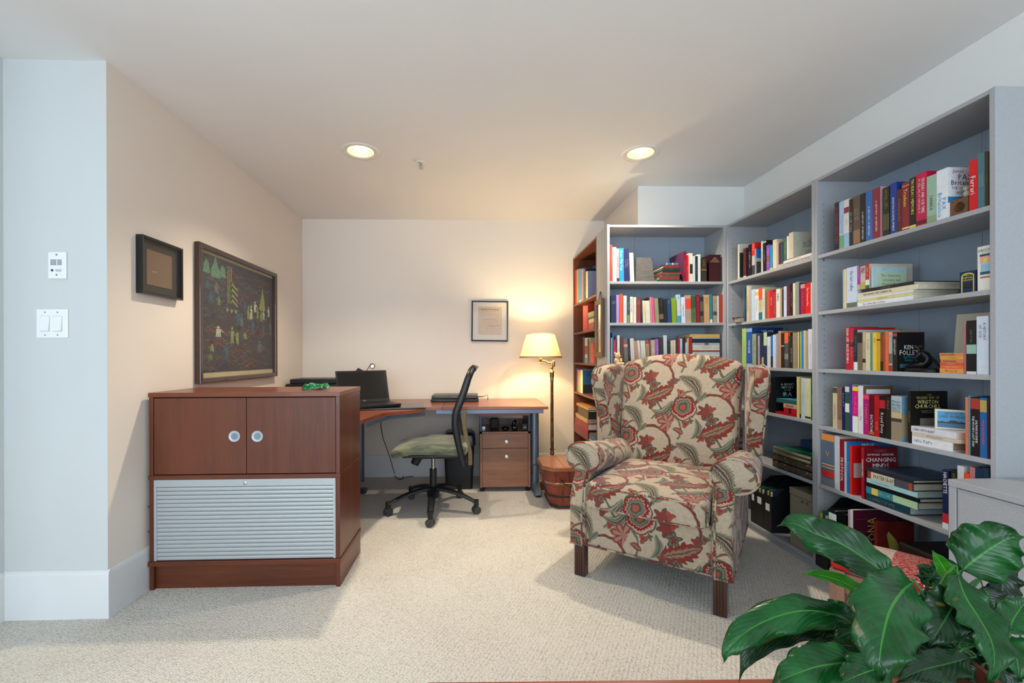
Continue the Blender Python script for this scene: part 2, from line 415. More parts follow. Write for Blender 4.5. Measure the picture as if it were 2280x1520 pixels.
for sx in (-.42, .37):
    for sz in (.77, -.8): mb.cyl((sx * hw, -.005, sz * hh), (sx * hw, -.0072, sz * hh), .0032, n=10)
mb.build('screw', 'chrome', e)
# ------------------------------------------------------------------ bookcases
m, nt, b = newmat('grey_laminate'); tc = nt.n('ShaderNodeTexCoord').outputs['Object']
f = nt.noise(nt.v('MULTIPLY', tc, (1, 1, .25)), 420, 3, .6)
nt.put(b.inputs['Base Color'], nt.ramp(f, [(.3, hexc('999b9f')), (.7, hexc('a5a7ab'))])); b.inputs['Roughness'].default_value = .42; MATS['grey_laminate'] = m
m, nt, b = newmat('grey_back'); tc = nt.n('ShaderNodeTexCoord').outputs['Object']
nt.put(b.inputs['Base Color'], nt.ramp(nt.noise(tc, 300, 3, .6), [(.3, hexc('8593a2')), (.7, hexc('919fae'))])); b.inputs['Roughness'].default_value = .5; MATS['grey_back'] = m
plain('pin_metal', 'c9ccd0', .25, 1.0); plain('pin_hole', '2a2c30', .8)
wood('wood_brown', '3c1a0e', '74402a', 'Z', 1, .38, stripe=.6)
wood('wood_brown_x', '3c1a0e', '74402a', 'X', 1, .38, stripe=.6)
wood('wood_brown_y', '3c1a0e', '74402a', 'Y', 1, .38, stripe=.6)
def bookcase(name, label, org, rz, wd, dp, shelves, mat, backmat, topz=2.02, t=.018, pins=(), lam=1):
    """local x along the front, y into the case. SHELVES: heights of the top faces, last one the bottom board"""
    e = empty(name, org, (0, 0, rz)); tag(e, label, 'bookcase')
    for x in (0, wd - t): MB().box(x, x + t, 0, dp, 0, topz).build('side_panel', mat, e, bevel=.0012)
    hm = mat if mat != 'wood_brown' else 'wood_brown_x'
    MB().box(t, wd - t, .002, dp - .004, topz - .016, topz - .001).build('top_panel', hm, e)
    for z in shelves: MB().box(t + .0005, wd - t - .0005, .003, dp - .012, z - .018, z).build('shelf', hm, e, bevel=.0012)
    zb = shelves[-1] - .018
    MB().box(t, wd - t, .012, .024, 0, zb).build('plinth', hm, e)
    mb = MB()
    n = 3 if lam else 1
    for i in range(n):
        a = t + (wd - 2 * t) * i / n; b_ = t + (wd - 2 * t) * (i + 1) / n
        mb.box(a + .0006, b_ - .0006, dp - .004, dp, .01, topz - .004)
    mb.build('back_panel', backmat, e)
    mb = MB()
    for x, sg in ((t, 1), (wd - t, -1)):
        for yy in (.035, dp - .06):
            z = .35
            while z < topz - .12:
                if all(abs(z - q) > .02 for q in shelves): mb.cyl((x - sg * .001, yy, z), (x + sg * .0006, yy, z), .0022, n=6)
                z += .032
    o = mb.build('pin_hole', 'pin_hole', e); o['kind'] = 'stuff'
    mb = None
    for z in shelves[:-1]:
        for x, sg in ((t, 1),):
            MB().cyl((x, .03, z - .024), (x + sg * .006, .03, z - .024), .0045, n=10).build('shelf_pin', 'pin_metal', e, smooth=40)
    return e
def zx(u, v, X=XR): return on_x(u, v, X).z
SH_C = [zx(1824.2, 567), zx(1824.8, 693.1), zx(1823, 821), zx(1823, 947.4), zx(1825, 1076.8)]
SH_B = [zx(1620.5, 627.4), zx(1619.5, 720.7), zx(1811, 821.6), zx(1811, 936.9), zx(1812.5, 1072.5), zx(1815, 1247)]
SH_C.append(SH_B[-1])
zy = lambda u, v: on_y(u, v, YC).z
XA = on_y(1352, 600, YC).x; WA = XR - XA - .001
SH_A = [zy(1400, 626), zy(1400, 718.4), zy(1400, 813.6)]; SH_A += [SH_A[-1] - .33, SH_A[-1] - .66, SH_B[-1]]
DX = on_x(1276, 700, 1).x and on_y(1276.5, 700, YB - .006).x
XD = DX
YD = on_x(1328.5, 700, XD).y
zd = lambda u, v: on_x(u, v, XD).z
SH_D = [zd(1326, 653.9), zd(1322, 731.3), zd(1326, 809.4), zd(1326, 886.8), zd(1314.5, 981.8)]; SH_D.append(.10)
print('shelves C', [round(x, 3) for x in SH_C]); print('B', [round(x, 3) for x in SH_B]); print('A', [round(x, 3) for x in SH_A]); print('D', [round(x, 3) for x in SH_D], 'XD', XD, 'YD', YD, 'XA', XA)
bookcase('bookcase', 'tall grey bookcase beside the low grey cabinet at the room side', (XR, YC - .801, 0), -PI / 2, .7995, .28, SH_C, 'grey_laminate', 'grey_back')
bookcase('bookcase', 'tall grey bookcase in the middle, behind the armchair wing', (XR, YC, 0), -PI / 2, .7995, .28, SH_B, 'grey_laminate', 'grey_back')
bookcase('bookcase', 'grey bookcase facing the room in the wall corner, teddy bear inside', (XA, YC, 0), 0, WA, YJ - YC - .003, SH_A, 'grey_laminate', 'grey_back')
topD = zd(1327, 526)
wD = YB - .004 - YD
bookcase('bookcase', 'narrow-looking reddish brown wooden bookcase next to the floor lamp', (XD, YB - .004, 0), -PI / 2, wD, XJ - XD - .004, SH_D, 'wood_brown', 'wood_brown', topz=topD, lam=0)
# shared frames for things standing on the shelves: (origin, rz, plane test, depth)
FR = {'C': dict(X=XR, rz=-PI / 2, sh=SH_C), 'B': dict(X=XR, rz=-PI / 2, sh=SH_B), 'A': dict(Y=YC, rz=0, sh=SH_A), 'D': dict(X=XD, rz=-PI / 2, sh=SH_D)}
# ------------------------------------------------------------------ books
object_coloured('book_cover', .38, .12); object_coloured('book_cloth', .75, .25); object_coloured('ink', .5)
object_coloured('paper_block', .85, .18, .2)
BOOKS = []; LASTUP = {}
def P2(case, u, v, inset=0.0):
    """point on the plane where the spines stand -> (along, z)"""
    fr = FR[case]
    if 'X' in fr:
        p = on_x(u, v, fr['X'] + inset); return -p.y, p.z
    p = on_y(u, v, fr['Y'] + inset); return p.x, p.z
def world(case, along, inset, z):
    fr = FR[case]
    return Vector((fr['X'] + inset, -along, z)) if 'X' in fr else Vector((along, fr['Y'] + inset, z))
def colour(o, h, k=1.0): o.color = hexc(h, k); return o
def finish(root, h, kids): pass
def cover_text(e, T_, D, H_, lines, side, z0=0.0):
    """lines: (text, colour, centre height fraction, height fraction, width fraction[, centre across])"""
    for i, L in enumerate(lines):
        t, c, cz, hh, ww = L[:5]; cx = L[5] if len(L) > 5 else .5
        mb = MB(); x = T_ + .0005 if side > 0 else -.0005; r = Vector((0, 1, 0)) if side > 0 else Vector((0, -1, 0))
        dy = D * cx if side > 0 else D * (1 - cx)
        if t.startswith('#'):
            w2 = D * ww / 2; h2 = H_ * hh / 2; z = H_ * cz; xx = x - .0002 * (1 if side > 0 else -1)
            q = [(xx, dy - w2, z - h2), (xx, dy + w2, z - h2), (xx, dy + w2, z + h2), (xx, dy - w2, z + h2)]
            mb.add(q if side > 0 else q[::-1], [(0, 1, 2, 3)]); o = mb.build('cover_panel', 'ink', e)
        else:
            lettering(mb, t, (x, dy, H_ * cz), r, (0, 0, 1), D * ww, H_ * hh, seed=i + 3); o = mb.build('cover_title', 'ink', e)
        colour(o, c)
def upright(case, row, x0, x1, yt, col, name, o, groupname):
    fr = FR[case]; inset = o.get('in', .012); base = o.get('base', 0.0); zs = fr['sh'][row] + base
    y_mid = (x0 + x1) / 2
    a0, _ = P2(case, x0, 800, inset); a1, _ = P2(case, x1, 800, inset)
    _, zt = P2(case, (x0 + x1) / 2, yt, inset)
    T_ = max(a1 - a0 - .0006, .004); H_ = max(zt - zs - .0005, .05); lean = o.get('lean', 0)
    pv = LASTUP.get((case, row))
    if lean and pv and pv[0] < a1 and a0 > pv[2]:
        hh = min(H_, pv[3]); lean = min(lean, math.degrees(math.atan(math.tan(math.radians(pv[1])) + max(a0 - pv[0] - .0008, 0) / hh)))
    LASTUP[(case, row)] = (a1, lean, a0, H_)
    if lean: H_ = H_ / math.cos(math.radians(lean)); T_ *= math.cos(math.radians(lean))
    maxd = {'A': .235, 'B': .25, 'C': .25, 'D': .26}[case] - inset
    D = min(o.get('d', H_ * .70), maxd)
    root = MB(); ct = min(.0028, T_ * .16); ov = .003 if o.get('hard', 1) else .0005
    root.box(0, ct, 0, D, 0, H_); root.box(T_ - ct, T_, 0, D, 0, H_); root.box(ct, T_ - ct, 0, ct + .0005, 0, H_)
    e = root.build('book', 'book_cloth' if o.get('cloth') else 'book_cover')
    colour(e, col, 1.0)
    e.location = world(case, a0, inset, zs + .0004); e.rotation_euler = (0, -math.radians(lean), fr['rz'])
    pg = MB().box(ct, T_ - ct, ct + .0005, D - ov, ov, H_ - ov).build('pages', 'paper_block', e); colour(pg, o.get('pc', 'd8cfba'))
    ym = -.0006
    for k, (f0, f1, c) in enumerate(o.get('bands', ())):
        bb = MB().box(.0002, T_ - .0002, ym + .0001, .0004, H_ * f0, H_ * f1).build('spine_band', 'ink', e); colour(bb, c)
    t = o.get('t')
    if t is None and o.get('fz', 1): t = '~%d' % (9 + len(BOOKS) % 6)
    if t:
        mb = MB(); cz, ln = o.get('tp', (.5, .78)); tw = o.get('tw', .62)
        parts = t.split('|')
        for k, q in enumerate(parts):
            xo = T_ / 2 + (T_ * .72 / len(parts)) * ((len(parts) - 1) / 2 - k) if len(parts) > 1 else T_ / 2
            if o.get('horiz'):
                lettering(mb, q, (T_ / 2, ym - .0003, H_ * (cz - k * ln)), (1, 0, 0), (0, 0, 1), T_ * .8, o.get('ch', .012), seed=len(BOOKS) + k)
            else:
                lettering(mb, q, (xo, ym - .0003, H_ * cz), (0, 0, -1), (1, 0, 0), H_ * ln, T_ * (tw * .72 if q.startswith('~') else tw) / len(parts), seed=len(BOOKS) + k)
        tt = mb.build('title', 'ink', e); colour(tt, o.get('tc', 'e8e4d8'))
        if t.startswith('~'): cb = hexc(col); tt.color = tuple(.62 * a_ + .38 * b_ for a_, b_ in zip(tt.color, cb))
    if 'cov' in o:
        side = -1 if case == 'A' else 1
        cc = o.get('cc')
        if cc:
            x = T_ + .0002 if side > 0 else -.0002
            q = [(x, 0, 0), (x, D, 0), (x, D, H_), (x, 0, H_)]
            pp = MB().add(q if side > 0 else q[::-1], [(0, 1, 2, 3)]).build('front_cover', 'book_cover', e); colour(pp, cc)
        cover_text(e, T_ + (.0003 if cc else 0), D, H_, o['cov'], side)
    BOOKS.append(dict(o=e, name=name, case=case, row=row, kind='up', group=groupname, lab=o.get('lab')))
    return e
def lying(case, row, x0, x1, y0, y1, col, name, o, groupname, zrun):
    """a book on its side; x0..x1 its spine in the photo, thickness from y0..y1 measured at xm"""
    fr = FR[case]; inset = o.get('in', .012)
    a0, _ = P2(case, x0, 800, inset); a1, _ = P2(case, x1, 800, inset); L = a1 - a0
    if 'th' in o: T_ = o['th']
    else:
        xm = o.get('xm', (x0 + x1) / 2); T_ = abs(P2(case, xm, y0, inset)[1] - P2(case, xm, y1, inset)[1])
    T_ = max(T_ - .0004, .003)
    D = min(o.get('d', L * .72), {'A': .235, 'B': .25, 'C': .25, 'D': .26}[case] - inset)
    ct = min(.0028, T_ * .2); ov = .003 if o.get('hard', 1) else .0005
    mb = MB().box(0, L, 0, D, 0, ct).box(0, L, 0, D, T_ - ct, T_).box(0, L, 0, ct + .0005, ct, T_ - ct)
    e = mb.build('book', 'book_cloth' if o.get('cloth') else 'book_cover'); colour(e, col)
    e.location = world(case, a0, inset, zrun + .0003); e.rotation_euler = (0, 0, fr['rz'] + math.radians(o.get('yaw', 0)))
    pg = MB().box(ov, L - ov, ct + .0005, D - ov, ct, T_ - ct).build('pages', 'paper_block', e); colour(pg, o.get('pc', 'd8cfba'))
    for k, (f0, f1, c) in enumerate(o.get('bands', ())):
        bb = MB().box(L * f0, L * f1, -.0005, .0004, .0003, T_ - .0003).build('spine_band', 'ink', e); colour(bb, c)
    t = o.get('t')
    if t is None: t = '~14'
    if t:
        mb = MB(); cx, ln = o.get('tp', (.5, .8)); lettering(mb, t, (L * cx, -.001, T_ / 2), (1, 0, 0), (0, 0, 1), L * ln, T_ * o.get('tw', .5) * (.7 if t.startswith('~') else 1), seed=len(BOOKS))
        colour(mb.build('title', 'ink', e), o.get('tc', '303030'))
    if 'top' in o:
        mb = MB().add([(.001, .001, T_ + .0003), (L - .001, .001, T_ + .0003), (L - .001, D - .001, T_ + .0003), (.001, D - .001, T_ + .0003)], [(0, 1, 2, 3)])
        colour(mb.build('front_cover', 'book_cover', e), o['top'])
    BOOKS.append(dict(o=e, name=name, case=case, row=row, kind='lie', group=groupname, lab=o.get('lab')))
    return zrun + T_ + .0005
CASEN = {'C': 'cabinet-side case', 'B': 'middle grey case', 'A': 'corner grey case', 'D': 'brown case'}
ROWN = {'C': ['top', 'second', 'third', 'fourth', 'fifth', 'bottom'], 'B': ['top', 'second', 'third', 'fourth', 'fifth', 'bottom'], 'A': ['top', 'second', 'third', 'fourth', 'fifth', 'bottom'], 'D': ['top', 'second', 'third', 'fourth', 'fifth', 'bottom']}
for k in ROWN:
    ROWN[k] = ['top', 'second', 'third', 'fourth', 'fifth', 'lowest']
def row(case, r, org, sc, books):
    g = 'books on the %s shelf of the %s' % (ROWN[case][r], CASEN[case])
    for x0, x1, yt, col, name, o in books:
        upright(case, r, org[0] + x0 / sc, org[0] + x1 / sc, org[1] + yt / sc, col, name, o, g)
def stack(case, r, org, sc, books, base=0.0, what=''):
    """listed from the lowest book up"""
    g = 'books lying on the %s shelf of the %s' % (ROWN[case][r], CASEN[case]); z = FR[case]['sh'][r] + base
    for x0, x1, y0, y1, col, name, o in books:
        o = dict(o); z = lying(case, r, org[0] + x0 / sc, org[0] + x1 / sc, org[1] + y0 / sc, org[1] + y1 / sc, col, name, o, g, z)
    return z
W = 'e8e8e8'; K = '1c1c20'; Y = 'e0d060'; G = 'c8a868'
# ---- case C
row('C', 0, (1800, 300), 4.75, [
 (282, 330, 712, '0c1826', 'black', dict(t='ROMAN BRITAIN', tc='a02838', tp=(.52, .86))),
 (331, 381, 700, 'a4c0dc', 'pale blue', dict(tc='c04050', bands=((0, .28, '6a9a70'),))),
 (382, 435, 682, 'dcd8d2', 'white', dict(bands=((.0, .3, '8ab4d0'), (.72, .84, '8a3040')), t='~7', tc='b0b0b0', tp=(.5, .3))),
 (436, 477, 676, '241c16', 'black spined', dict(tc=W)),
 (479, 552, 645, '5c4c3e', 'brown pictorial', dict(t='~9|~8', tc='c8b8a0', tp=(.62, .5), bands=((.03, .3, '8a6a50'),))),
 (553, 611, 618, '101012', 'black', dict(t='A HISTORY OF BRITAIN', tc=W, tp=(.35, .62), tw=.3)),
 (612, 684, 590, '2c66ac', 'mid blue', dict(t='A HISTORY OF BRITAIN', tc=W, tp=(.4, .66), tw=.26)),
 (685, 768, 560, '8c2232', 'maroon', dict(t='A HISTORY OF BRITAIN', tc=W, tp=(.45, .66), tw=.24, cc='d0a0a8', cov=[('#', '88b0d0', .6, .35, .9)])),
 (795, 862, 550, '1e2210', 'dark olive', dict(tc='c8c040', tp=(.75, .4), bands=((.12, .45, '4c4c28'),))),
 (870, 940, 505, '16388a', 'royal blue', dict(t='INVESTING IN DEVELOPMENT', tc=W, tp=(.38, .66), tw=.32)),
 (941, 993, 572, '5c2426', 'brown', dict(tc='b8a080')),
 (995, 1074, 498, '86202c', 'wine red', dict(t='Trudeau', tc='e8d860', tp=(.68, .36), tw=.5, bands=((.03, .06, 'e8d8a0'), (.92, .93, 'e8d8a0')))),
 (1075, 1144, 450, '12161a', 'black', dict(t='TRUDEAU MEMOIRS', tc='e8e060', tp=(.62, .7), tw=.45, bands=((0, .06, 'd8c850'),))),
 (1145, 1256, 398, 'c01444', 'crimson', dict(t='TRUDEAU AND OUR TIMES|~20', tc=W, tp=(.56, .66), tw=.6, bands=((.03, .1, '601028'),), cov=[])),
 (1258, 1360, 425, '98b8a0', 'pale green', dict(t='CANADA', tc='203028', tp=(.42, .32), tw=.32, bands=((.0, .15, '8aa078'),))),
 (1362, 1482, 362, 'e2e6ea', 'thick white', dict(t='PAX|Britannica', tc='2888c0', tp=(.3, .48), tw=.8, cov=[('James', '902858', .93, .07, .5, .3), ('PAX', '101820', .81, .11, .42, .52), ('Britannica', '101820', .70, .1, .95), ('THE CLIMAX OF', '3a6a98', .59, .055, .9), ('AN EMPIRE', '3a6a98', .50, .055, .6), ('#', '2a7ab0', .36, .12, 1)])),
 (1706, 1796, 262, 'd4101e', 'bright red', dict(t='Ferrari', tc=W, tp=(.5, .42), tw=.62, bands=())),
 (1797, 1872, 185, '487478', 'teal patterned', dict(t='~12|~11', tc='d8d8b8', tp=(.5, .9))),
 (1873, 1914, 178, '3a3028', 'dark brown speckled', dict(t='~8', tc='8a8070')),
])
row('C', 1, (1800, 520), 4.75, [
 (366, 378, 380, '9ab4d0', 'thin pale blue', dict(fz=0)),
 (379, 405, 374, 'd8c89e', 'narrow cream', dict(fz=0)),
 (408, 520, 352, 'c4d2e6', 'pale lavender', dict(t='the last valley', tc='505870', tp=(.66, .5), tw=.36, bands=((0, .12, '5a6a58'),))),
 (521, 552, 342, 'a62a98', 'purple', dict(tc=W, tp=(.7, .55), bands=((0, .22, 'a8a898'),), base=.0765)),
 (553, 606, 342, 'bdb6a8', 'stone grey', dict(t='THE|~5|~5', tc='202020', tp=(.88, .08), horiz=1, bands=((0, .3, 'b0a050'),), base=.0765)),
 (607, 648, 322, 'c02c30', 'red', dict(tc=W, tp=(.7, .4), bands=((0, .14, '2a6a40'), (.14, .36, 'd8d8d8')), cc='d0c4b0', cov=[], d=.2, base=.0765)),
 (668, 690, 350, 'a8c0c4', 'pale blue-green', dict(fz=0, base=.0765, cc='b4d0d2', d=.152, cov=[('~16', '40607a', .95, .025, .6, .42), ('~12', '40607a', .89, .025, .4, .35), ('~10', '40607a', .84, .025, .4, .33), ('#', 'b8ceaa', .36, .68, .86, .56), ('The Guernsey', '243024', .58, .12, .68, .52), ('Literary and', '243024', .37, .12, .66, .55), ('Potato Peel Pie', '243024', .16, .12, .72, .6)])),
])
stack('C', 1, (1800, 520), 4.75, [
 (512, 1108, 0, 0, 'dfe2ea', 'white', dict(th=.018, t='The Golden Age of Steam', tc='6a1838', tp=(.33, .42), d=.2, hard=0)),
 (514, 1106, 0, 0, 'cfc98e', 'pale yellow', dict(th=.013, tc='404030', d=.19)),
 (522, 1110, 0, 0, 'd9dde0', 'white', dict(th=.009, t='', d=.195)),
 (522, 1162, 0, 0, 'd8ceb0', 'cream', dict(th=.021, t='THE RAILWAY ART HANDBOOK', tc='303030', tp=(.35, .5), d=.215)),
 (572, 1112, 0, 0, '1c1c24', 'black glossy', dict(th=.014, t='~10', tc='c0a890', d=.225, top='304858')),
], what='')
row('C', 2, (1800, 520), 4.75, [
 (398, 437, 988, 'b8142a', 'bright red', dict(t='DEAR LIFE  ALICE MUNRO', tc=W, tp=(.56, .82), tw=.66)),
 (438, 479, 994, 'b02436', 'rose red', dict(tc='d8a0a8', bands=((.55, .66, '201820'),), cov=[], cc='b81c30', d=.2)),
 (480, 521, 1018, '142630', 'dark teal', dict(bands=((0, .2, 'd0d8d8'),), tc='8098a0', tp=(.6, .6), cc='b0c0c8', cov=[], d=.2)),
 (522, 572, 1040, '6e604c', 'taupe', dict(t='', bands=((.72, .98, '1c1814'),))),
 (573, 606, 1036, 'b4a48e', 'beige', dict(tc='402820', bands=((.2, .3, '302020'),))),
 (607, 654, 1046, 'cec69e', 'pale cream', dict(t='~8', tc='202018', tp=(.68, .5), tw=.5)),
 (655, 678, 1052, '46848e', 'teal', dict(fz=0)),
 (664 + 15, 722, 1044, 'dcbc40', 'yellow', dict(t='~4', tc='a02818', tp=(.8, .3))),
 (723, 762, 1050, 'c89a1c', 'mustard', dict(fz=0, bands=((.8, .84, '503010'),))),
 (763, 790, 1044, '7e3c2a', 'red-brown', dict(tc='d0a070', bands=((0, .25, '201410'),))),
 (791, 812, 1046, '964a34', 'rust', dict(fz=0)),
 (813, 849, 1030, 'e0602c', 'orange', dict(t='~12', tc=W, tp=(.4, .6), tw=.35)),
 (850, 889, 1040, 'a0a4a0', 'grey pictorial', dict(t='~4', tc='602030', tp=(.85, .2), bands=((0, .15, '903028'), (.2, .45, '5a6058')))),
 (890, 940, 1042, '141216', 'black', dict(t='KEN FOLLETT', tc=W, tp=(.62, .5), tw=.36, bands=((.9, .97, 'c02030'),), d=.118, cov=[('KEN', W, .62, .11, .32, .42), ('FOLLETT', W, .48, .125, .82), ('Le Réseau', '38a8c0', .375, .065, .5), ('Corneille', '38a8c0', .295, .065, .48), ('#', '385868', .14, .1, .5, .35)])),
 (1780, 1908, 872, 'c8d4e4', 'thick pale blue', dict(t='A HISTORY|OF GOD', tc='50586a', tp=(.74, .3), tw=.5, d=.16)),
 (1672, 1778, 918, '101216', 'thick black', dict(tc='a0a0a8', tp=(.7, .25), tw=.3, bands=((.0, .05, 'c8c8c8'), (.38, .55, '8ab0a0')), d=.15)),
])
upright('C', 2, 1800 + 1646 / 4.75, 1800 + 1666 / 4.75, 520 + 952 / 4.75, 'b06a70', 'thin dusty pink', dict(t='~10', tc='702838', d=.12, lean=0), 'books on the third shelf of the cabinet-side case')
stack('C', 2, (1800, 520), 4.75, [
 (1388, 1640, 1418, 1470, 'd89248', 'orange', dict(t='~8', tc='603010', d=.115, hard=0)),
 (1392, 1640, 1380, 1414, 'd8683c', 'coral', dict(t='~12', tc='f0e0d0', d=.11, hard=0)),
 (1390, 1640, 1346, 1372, 'c85a30', 'rust orange', dict(t='~10', tc='f0d8c0', d=.11, hard=0)),
 (1398, 1640, 1310, 1344, 'd07a5a', 'salmon', dict(t='GRAHAM GREENE', tc='302018', tp=(.4, .6), d=.11, hard=0)),
 (1392, 1640, 1268, 1304, 'd89a3a', 'amber', dict(t='~12', tc='403018', d=.11, hard=0)),
 (1386, 1640, 1230, 1264, 'c8845a', 'tan orange', dict(t='GRAHAM GREENE', tc='603828', tp=(.35, .6), d=.11, hard=0)),
])
row('C', 3, (1800, 820), 4.75, [
 (256, 304, 198, 'c8ba96', 'cream', dict(t='~9', tc='6a5a40', tp=(.4, .5), bands=((.86, .99, '4a4438'),))),
 (305, 354, 196, '7c5c52', 'mauve brown', dict(t='~8', tc='c8a890', bands=((0, .22, 'a07868'),))),
 (355, 386, 206, '10205c', 'navy', dict(t='~9', tc=W, tp=(.72, .5))),
 (387, 432, 192, '28583a', 'green and white', dict(t='', bands=((.42, .62, 'd8dcd8'), (.88, 1, 'c8ccc8')))),
 (433, 463, 168, '4a2c94', 'violet', dict(tc='a0a0e0', cc='8890b8', cov=[])),
 (465, 524, 188, 'd41a7c', 'magenta', dict(t='~8', tc='f0a0c0', tp=(.6, .4), bands=((0, .35, 'd8e0d4'), (.9, .99, 'd8d020')))),
 (525, 579, 183, 'd6d6e0', 'thick white', dict(t='~7', tc='909870', tp=(.4, .3), cc='6c5434', cov=[('#', 'd4d6dc', .86, .14, .8)], d=.14)),
 (581, 640, 272, 'a81a6a', 'plum pink', dict(t='~10', tc='e8c040', tp=(.5, .5), bands=((.88, .98, 'd04060'),))),
 (641, 694, 282, '541018', 'dark maroon', dict(t='DICTATOR', tc=W, tp=(.3, .42), tw=.5, bands=((.03, .1, 'a06030'),))),
 (695, 749, 288, 'b0101c', 'scarlet', dict(t='~5', tc='e0a8a8', tp=(.25, .25))),
 (750, 812, 290, '120a0c', 'black', dict(t='Royal Duty', tc='d8d0d0', tp=(.35, .5), tw=.5, bands=((.7, .9, 'a81828'),))),
 (813, 872, 300, '1a1812', 'black gold', dict(t='~5', tc='b09848', tp=(.8, .3))),
 (874, 986, 292, 'a0b4bc', 'sky and sand', dict(t='Maeve|Binchy|~6|~6', tc='28486a', tp=(.88, .075), ch=.011, horiz=1, bands=((0, .42, '8c7c68'), (.42, .5, '403830'), (.5, .66, 'b8a880')), cc='6890a8', cov=[('#', '9a8868', .35, .5, 1)])),
])
upright('C', 3, 1800 + 1052 / 4.75, 1800 + 1082 / 4.75, 820 + 240 / 4.75, '16140e', 'black gilt', dict(t='~12', tc='c8b060', d=.155, **{'in': .016}, cov=[('THE', '908858', .93, .035, .12), ('WICKED WIT OF', 'a8a060', .875, .05, .62, .46), ('WINSTON', 'd8cc80', .795, .075, .56, .46), ('CHURCHILL', 'd8cc80', .71, .075, .70, .46), ('~24', 'b0b0a0', .62, .018, .9), ('~20', 'b0b0a0', .59, .018, .8), ('#', '7a6e64', .38, .2, .5)]), 'books on the fourth shelf of the cabinet-side case')
SH_STACK = stack('C', 3, (1800, 820), 4.75, [
 (1092, 1520, 0, 0, 'dcdce0', 'white', dict(th=.033, t='~8', tc='4060a0', tp=(.3, .5), d=.155, hard=0, pc='8a7c64')),
 (1092, 1590, 0, 0, 'c8bca8', 'oatmeal', dict(th=.016, tc='806858', d=.16, hard=0)),
 (1084, 1560, 0, 0, 'd4d4dc', 'white', dict(th=.024, t='LIVING WITH HEART', tc='505058', tp=(.3, .5), d=.17, hard=0)),
])
row('C', 3, (1800, 820), 4.75, [
 (1658, 1690, 304, 'e06c3c', 'orange', dict(t='~14', tc='f0d0b0', tw=.35)),
 (1691, 1712, 288, '4890a8', 'narrow teal', dict(tc='d8e0e0')),
 (1713, 1812, 304, '1a1414', 'thick black', dict(t='SALMAN RUSHDIE|THE MOOR\'S LAST SIGH', tc=W, tp=(.42, .58), tw=.5, bands=((.8, .98, 'a03028'),), cov=[], cc='a02830')),
 (1813, 1888, 310, '1c60a4', 'blue', dict(t='PIGS IN HEAVEN', tc='d05050', tp=(.42, .62), tw=.4, bands=((.76, .96, 'a89850'),))),
 (1889, 1913, 308, '3a1828', 'dark red', dict(fz=0)),
])
row('C', 4, (1800, 960), 4.75, [
 (134, 270, 28, '5a6a80', 'tall orange-topped slate', dict(t='V', tc='d08838', tp=(.62, .1), horiz=1, ch=.03, bands=((.87, 1, 'd88a42'), (0, .15, '6c7480'), (.15, .17, '9a3030'), (.19, .29, 'c82418'), (.31, .33, '2a5058'), (.34, .36, 'b8a078'), (.37, .39, '805048'), (.4, .42, 'c8a888'), (.43, .45, '2a6a88')))),
 (272, 328, 46, 'bccad4', 'white', dict(fz=0, cc='b8b098', cov=[('WORLD', '202020', .93, .05, .5, .3)], d=.2)),
 (329, 376, 88, '8c1428', 'dark red', dict(t='PROTOCOL', tc=W, tp=(.42, .5), tw=.6)),
 (377, 401, 108, 'a8c4d8', 'thin ice blue', dict(tc='3060a0')),
 (402, 432, 112, '2468ac', 'bright blue', dict(tc='a0c8e8', cov=[('BRIDGE', W, .95, .055, .62, .45)], d=.2)),
 (434, 458, 154, 'd83418', 'vermilion', dict(t='~14', tc='f0c0a0', cc='c81418', d=.14, cov=[('#', 'b8a8a0', .5, .3, .5, .3)])),
])
upright('C', 4, 1800 + 556 / 4.75, 1800 + 586 / 4.75, 960 + 172 / 4.75, 'a4182c', 'crimson', dict(t='CHANGING MINDS', tc=W, tp=(.6, .6), tw=.5, d=.155, cc='74101e', cov=[('~20', 'd0a0a8', .955, .016, .6), ('~16', 'd0a0a8', .925, .016, .5), ('HOWARD GARDNER', W, .87, .04, .84), ('CHANGING', W, .77, .085, .9), ('MINDS', W, .655, .085, .58), ('~30', 'd0a0a8', .56, .016, .8)]), 'books on the fifth shelf of the cabinet-side case')
ZS5 = stack('C', 4, (1800, 960), 4.75, [
 (606, 1062, 0, 0, '123c4c', 'dark teal', dict(th=.034, t='~14', tc='987838', d=.2, tp=(.4, .6), pc='d8dcd8')),
 (606, 1150, 0, 0, '2a88a0', 'turquoise pictorial', dict(th=.030, t='~9', tc='d8c060', tp=(.4, .5), bands=((.12, .25, 'd8c060'), (.55, 1, 'a8c8a0')), d=.21)),
 (612, 1168, 0, 0, '0e0e12', 'black', dict(th=.018, t='', d=.19)),
 (612, 1150, 0, 0, 'a0ccd0', 'ice blue', dict(th=.02, t='~20', tc='305060', tp=(.3, .6), tw=.4, d=.205)),
 (614, 1100, 0, 0, '3a3438', 'grey pictorial', dict(th=.032, t='WATERCRAFT', tc='20242c', tp=(.4, .5), tw=.6, bands=((.02, .1, '8a3c28'), (.1, .62, 'c8bfa8'), (.62, .92, '4a4654'), (.92, .99, 'a04828')), d=.21)),
 (600, 1100, 0, 0, '1c2230', 'glossy navy', dict(th=.014, t='', bands=((0, 1, '20242c'),), d=.235, top='26324a')),
], what='')
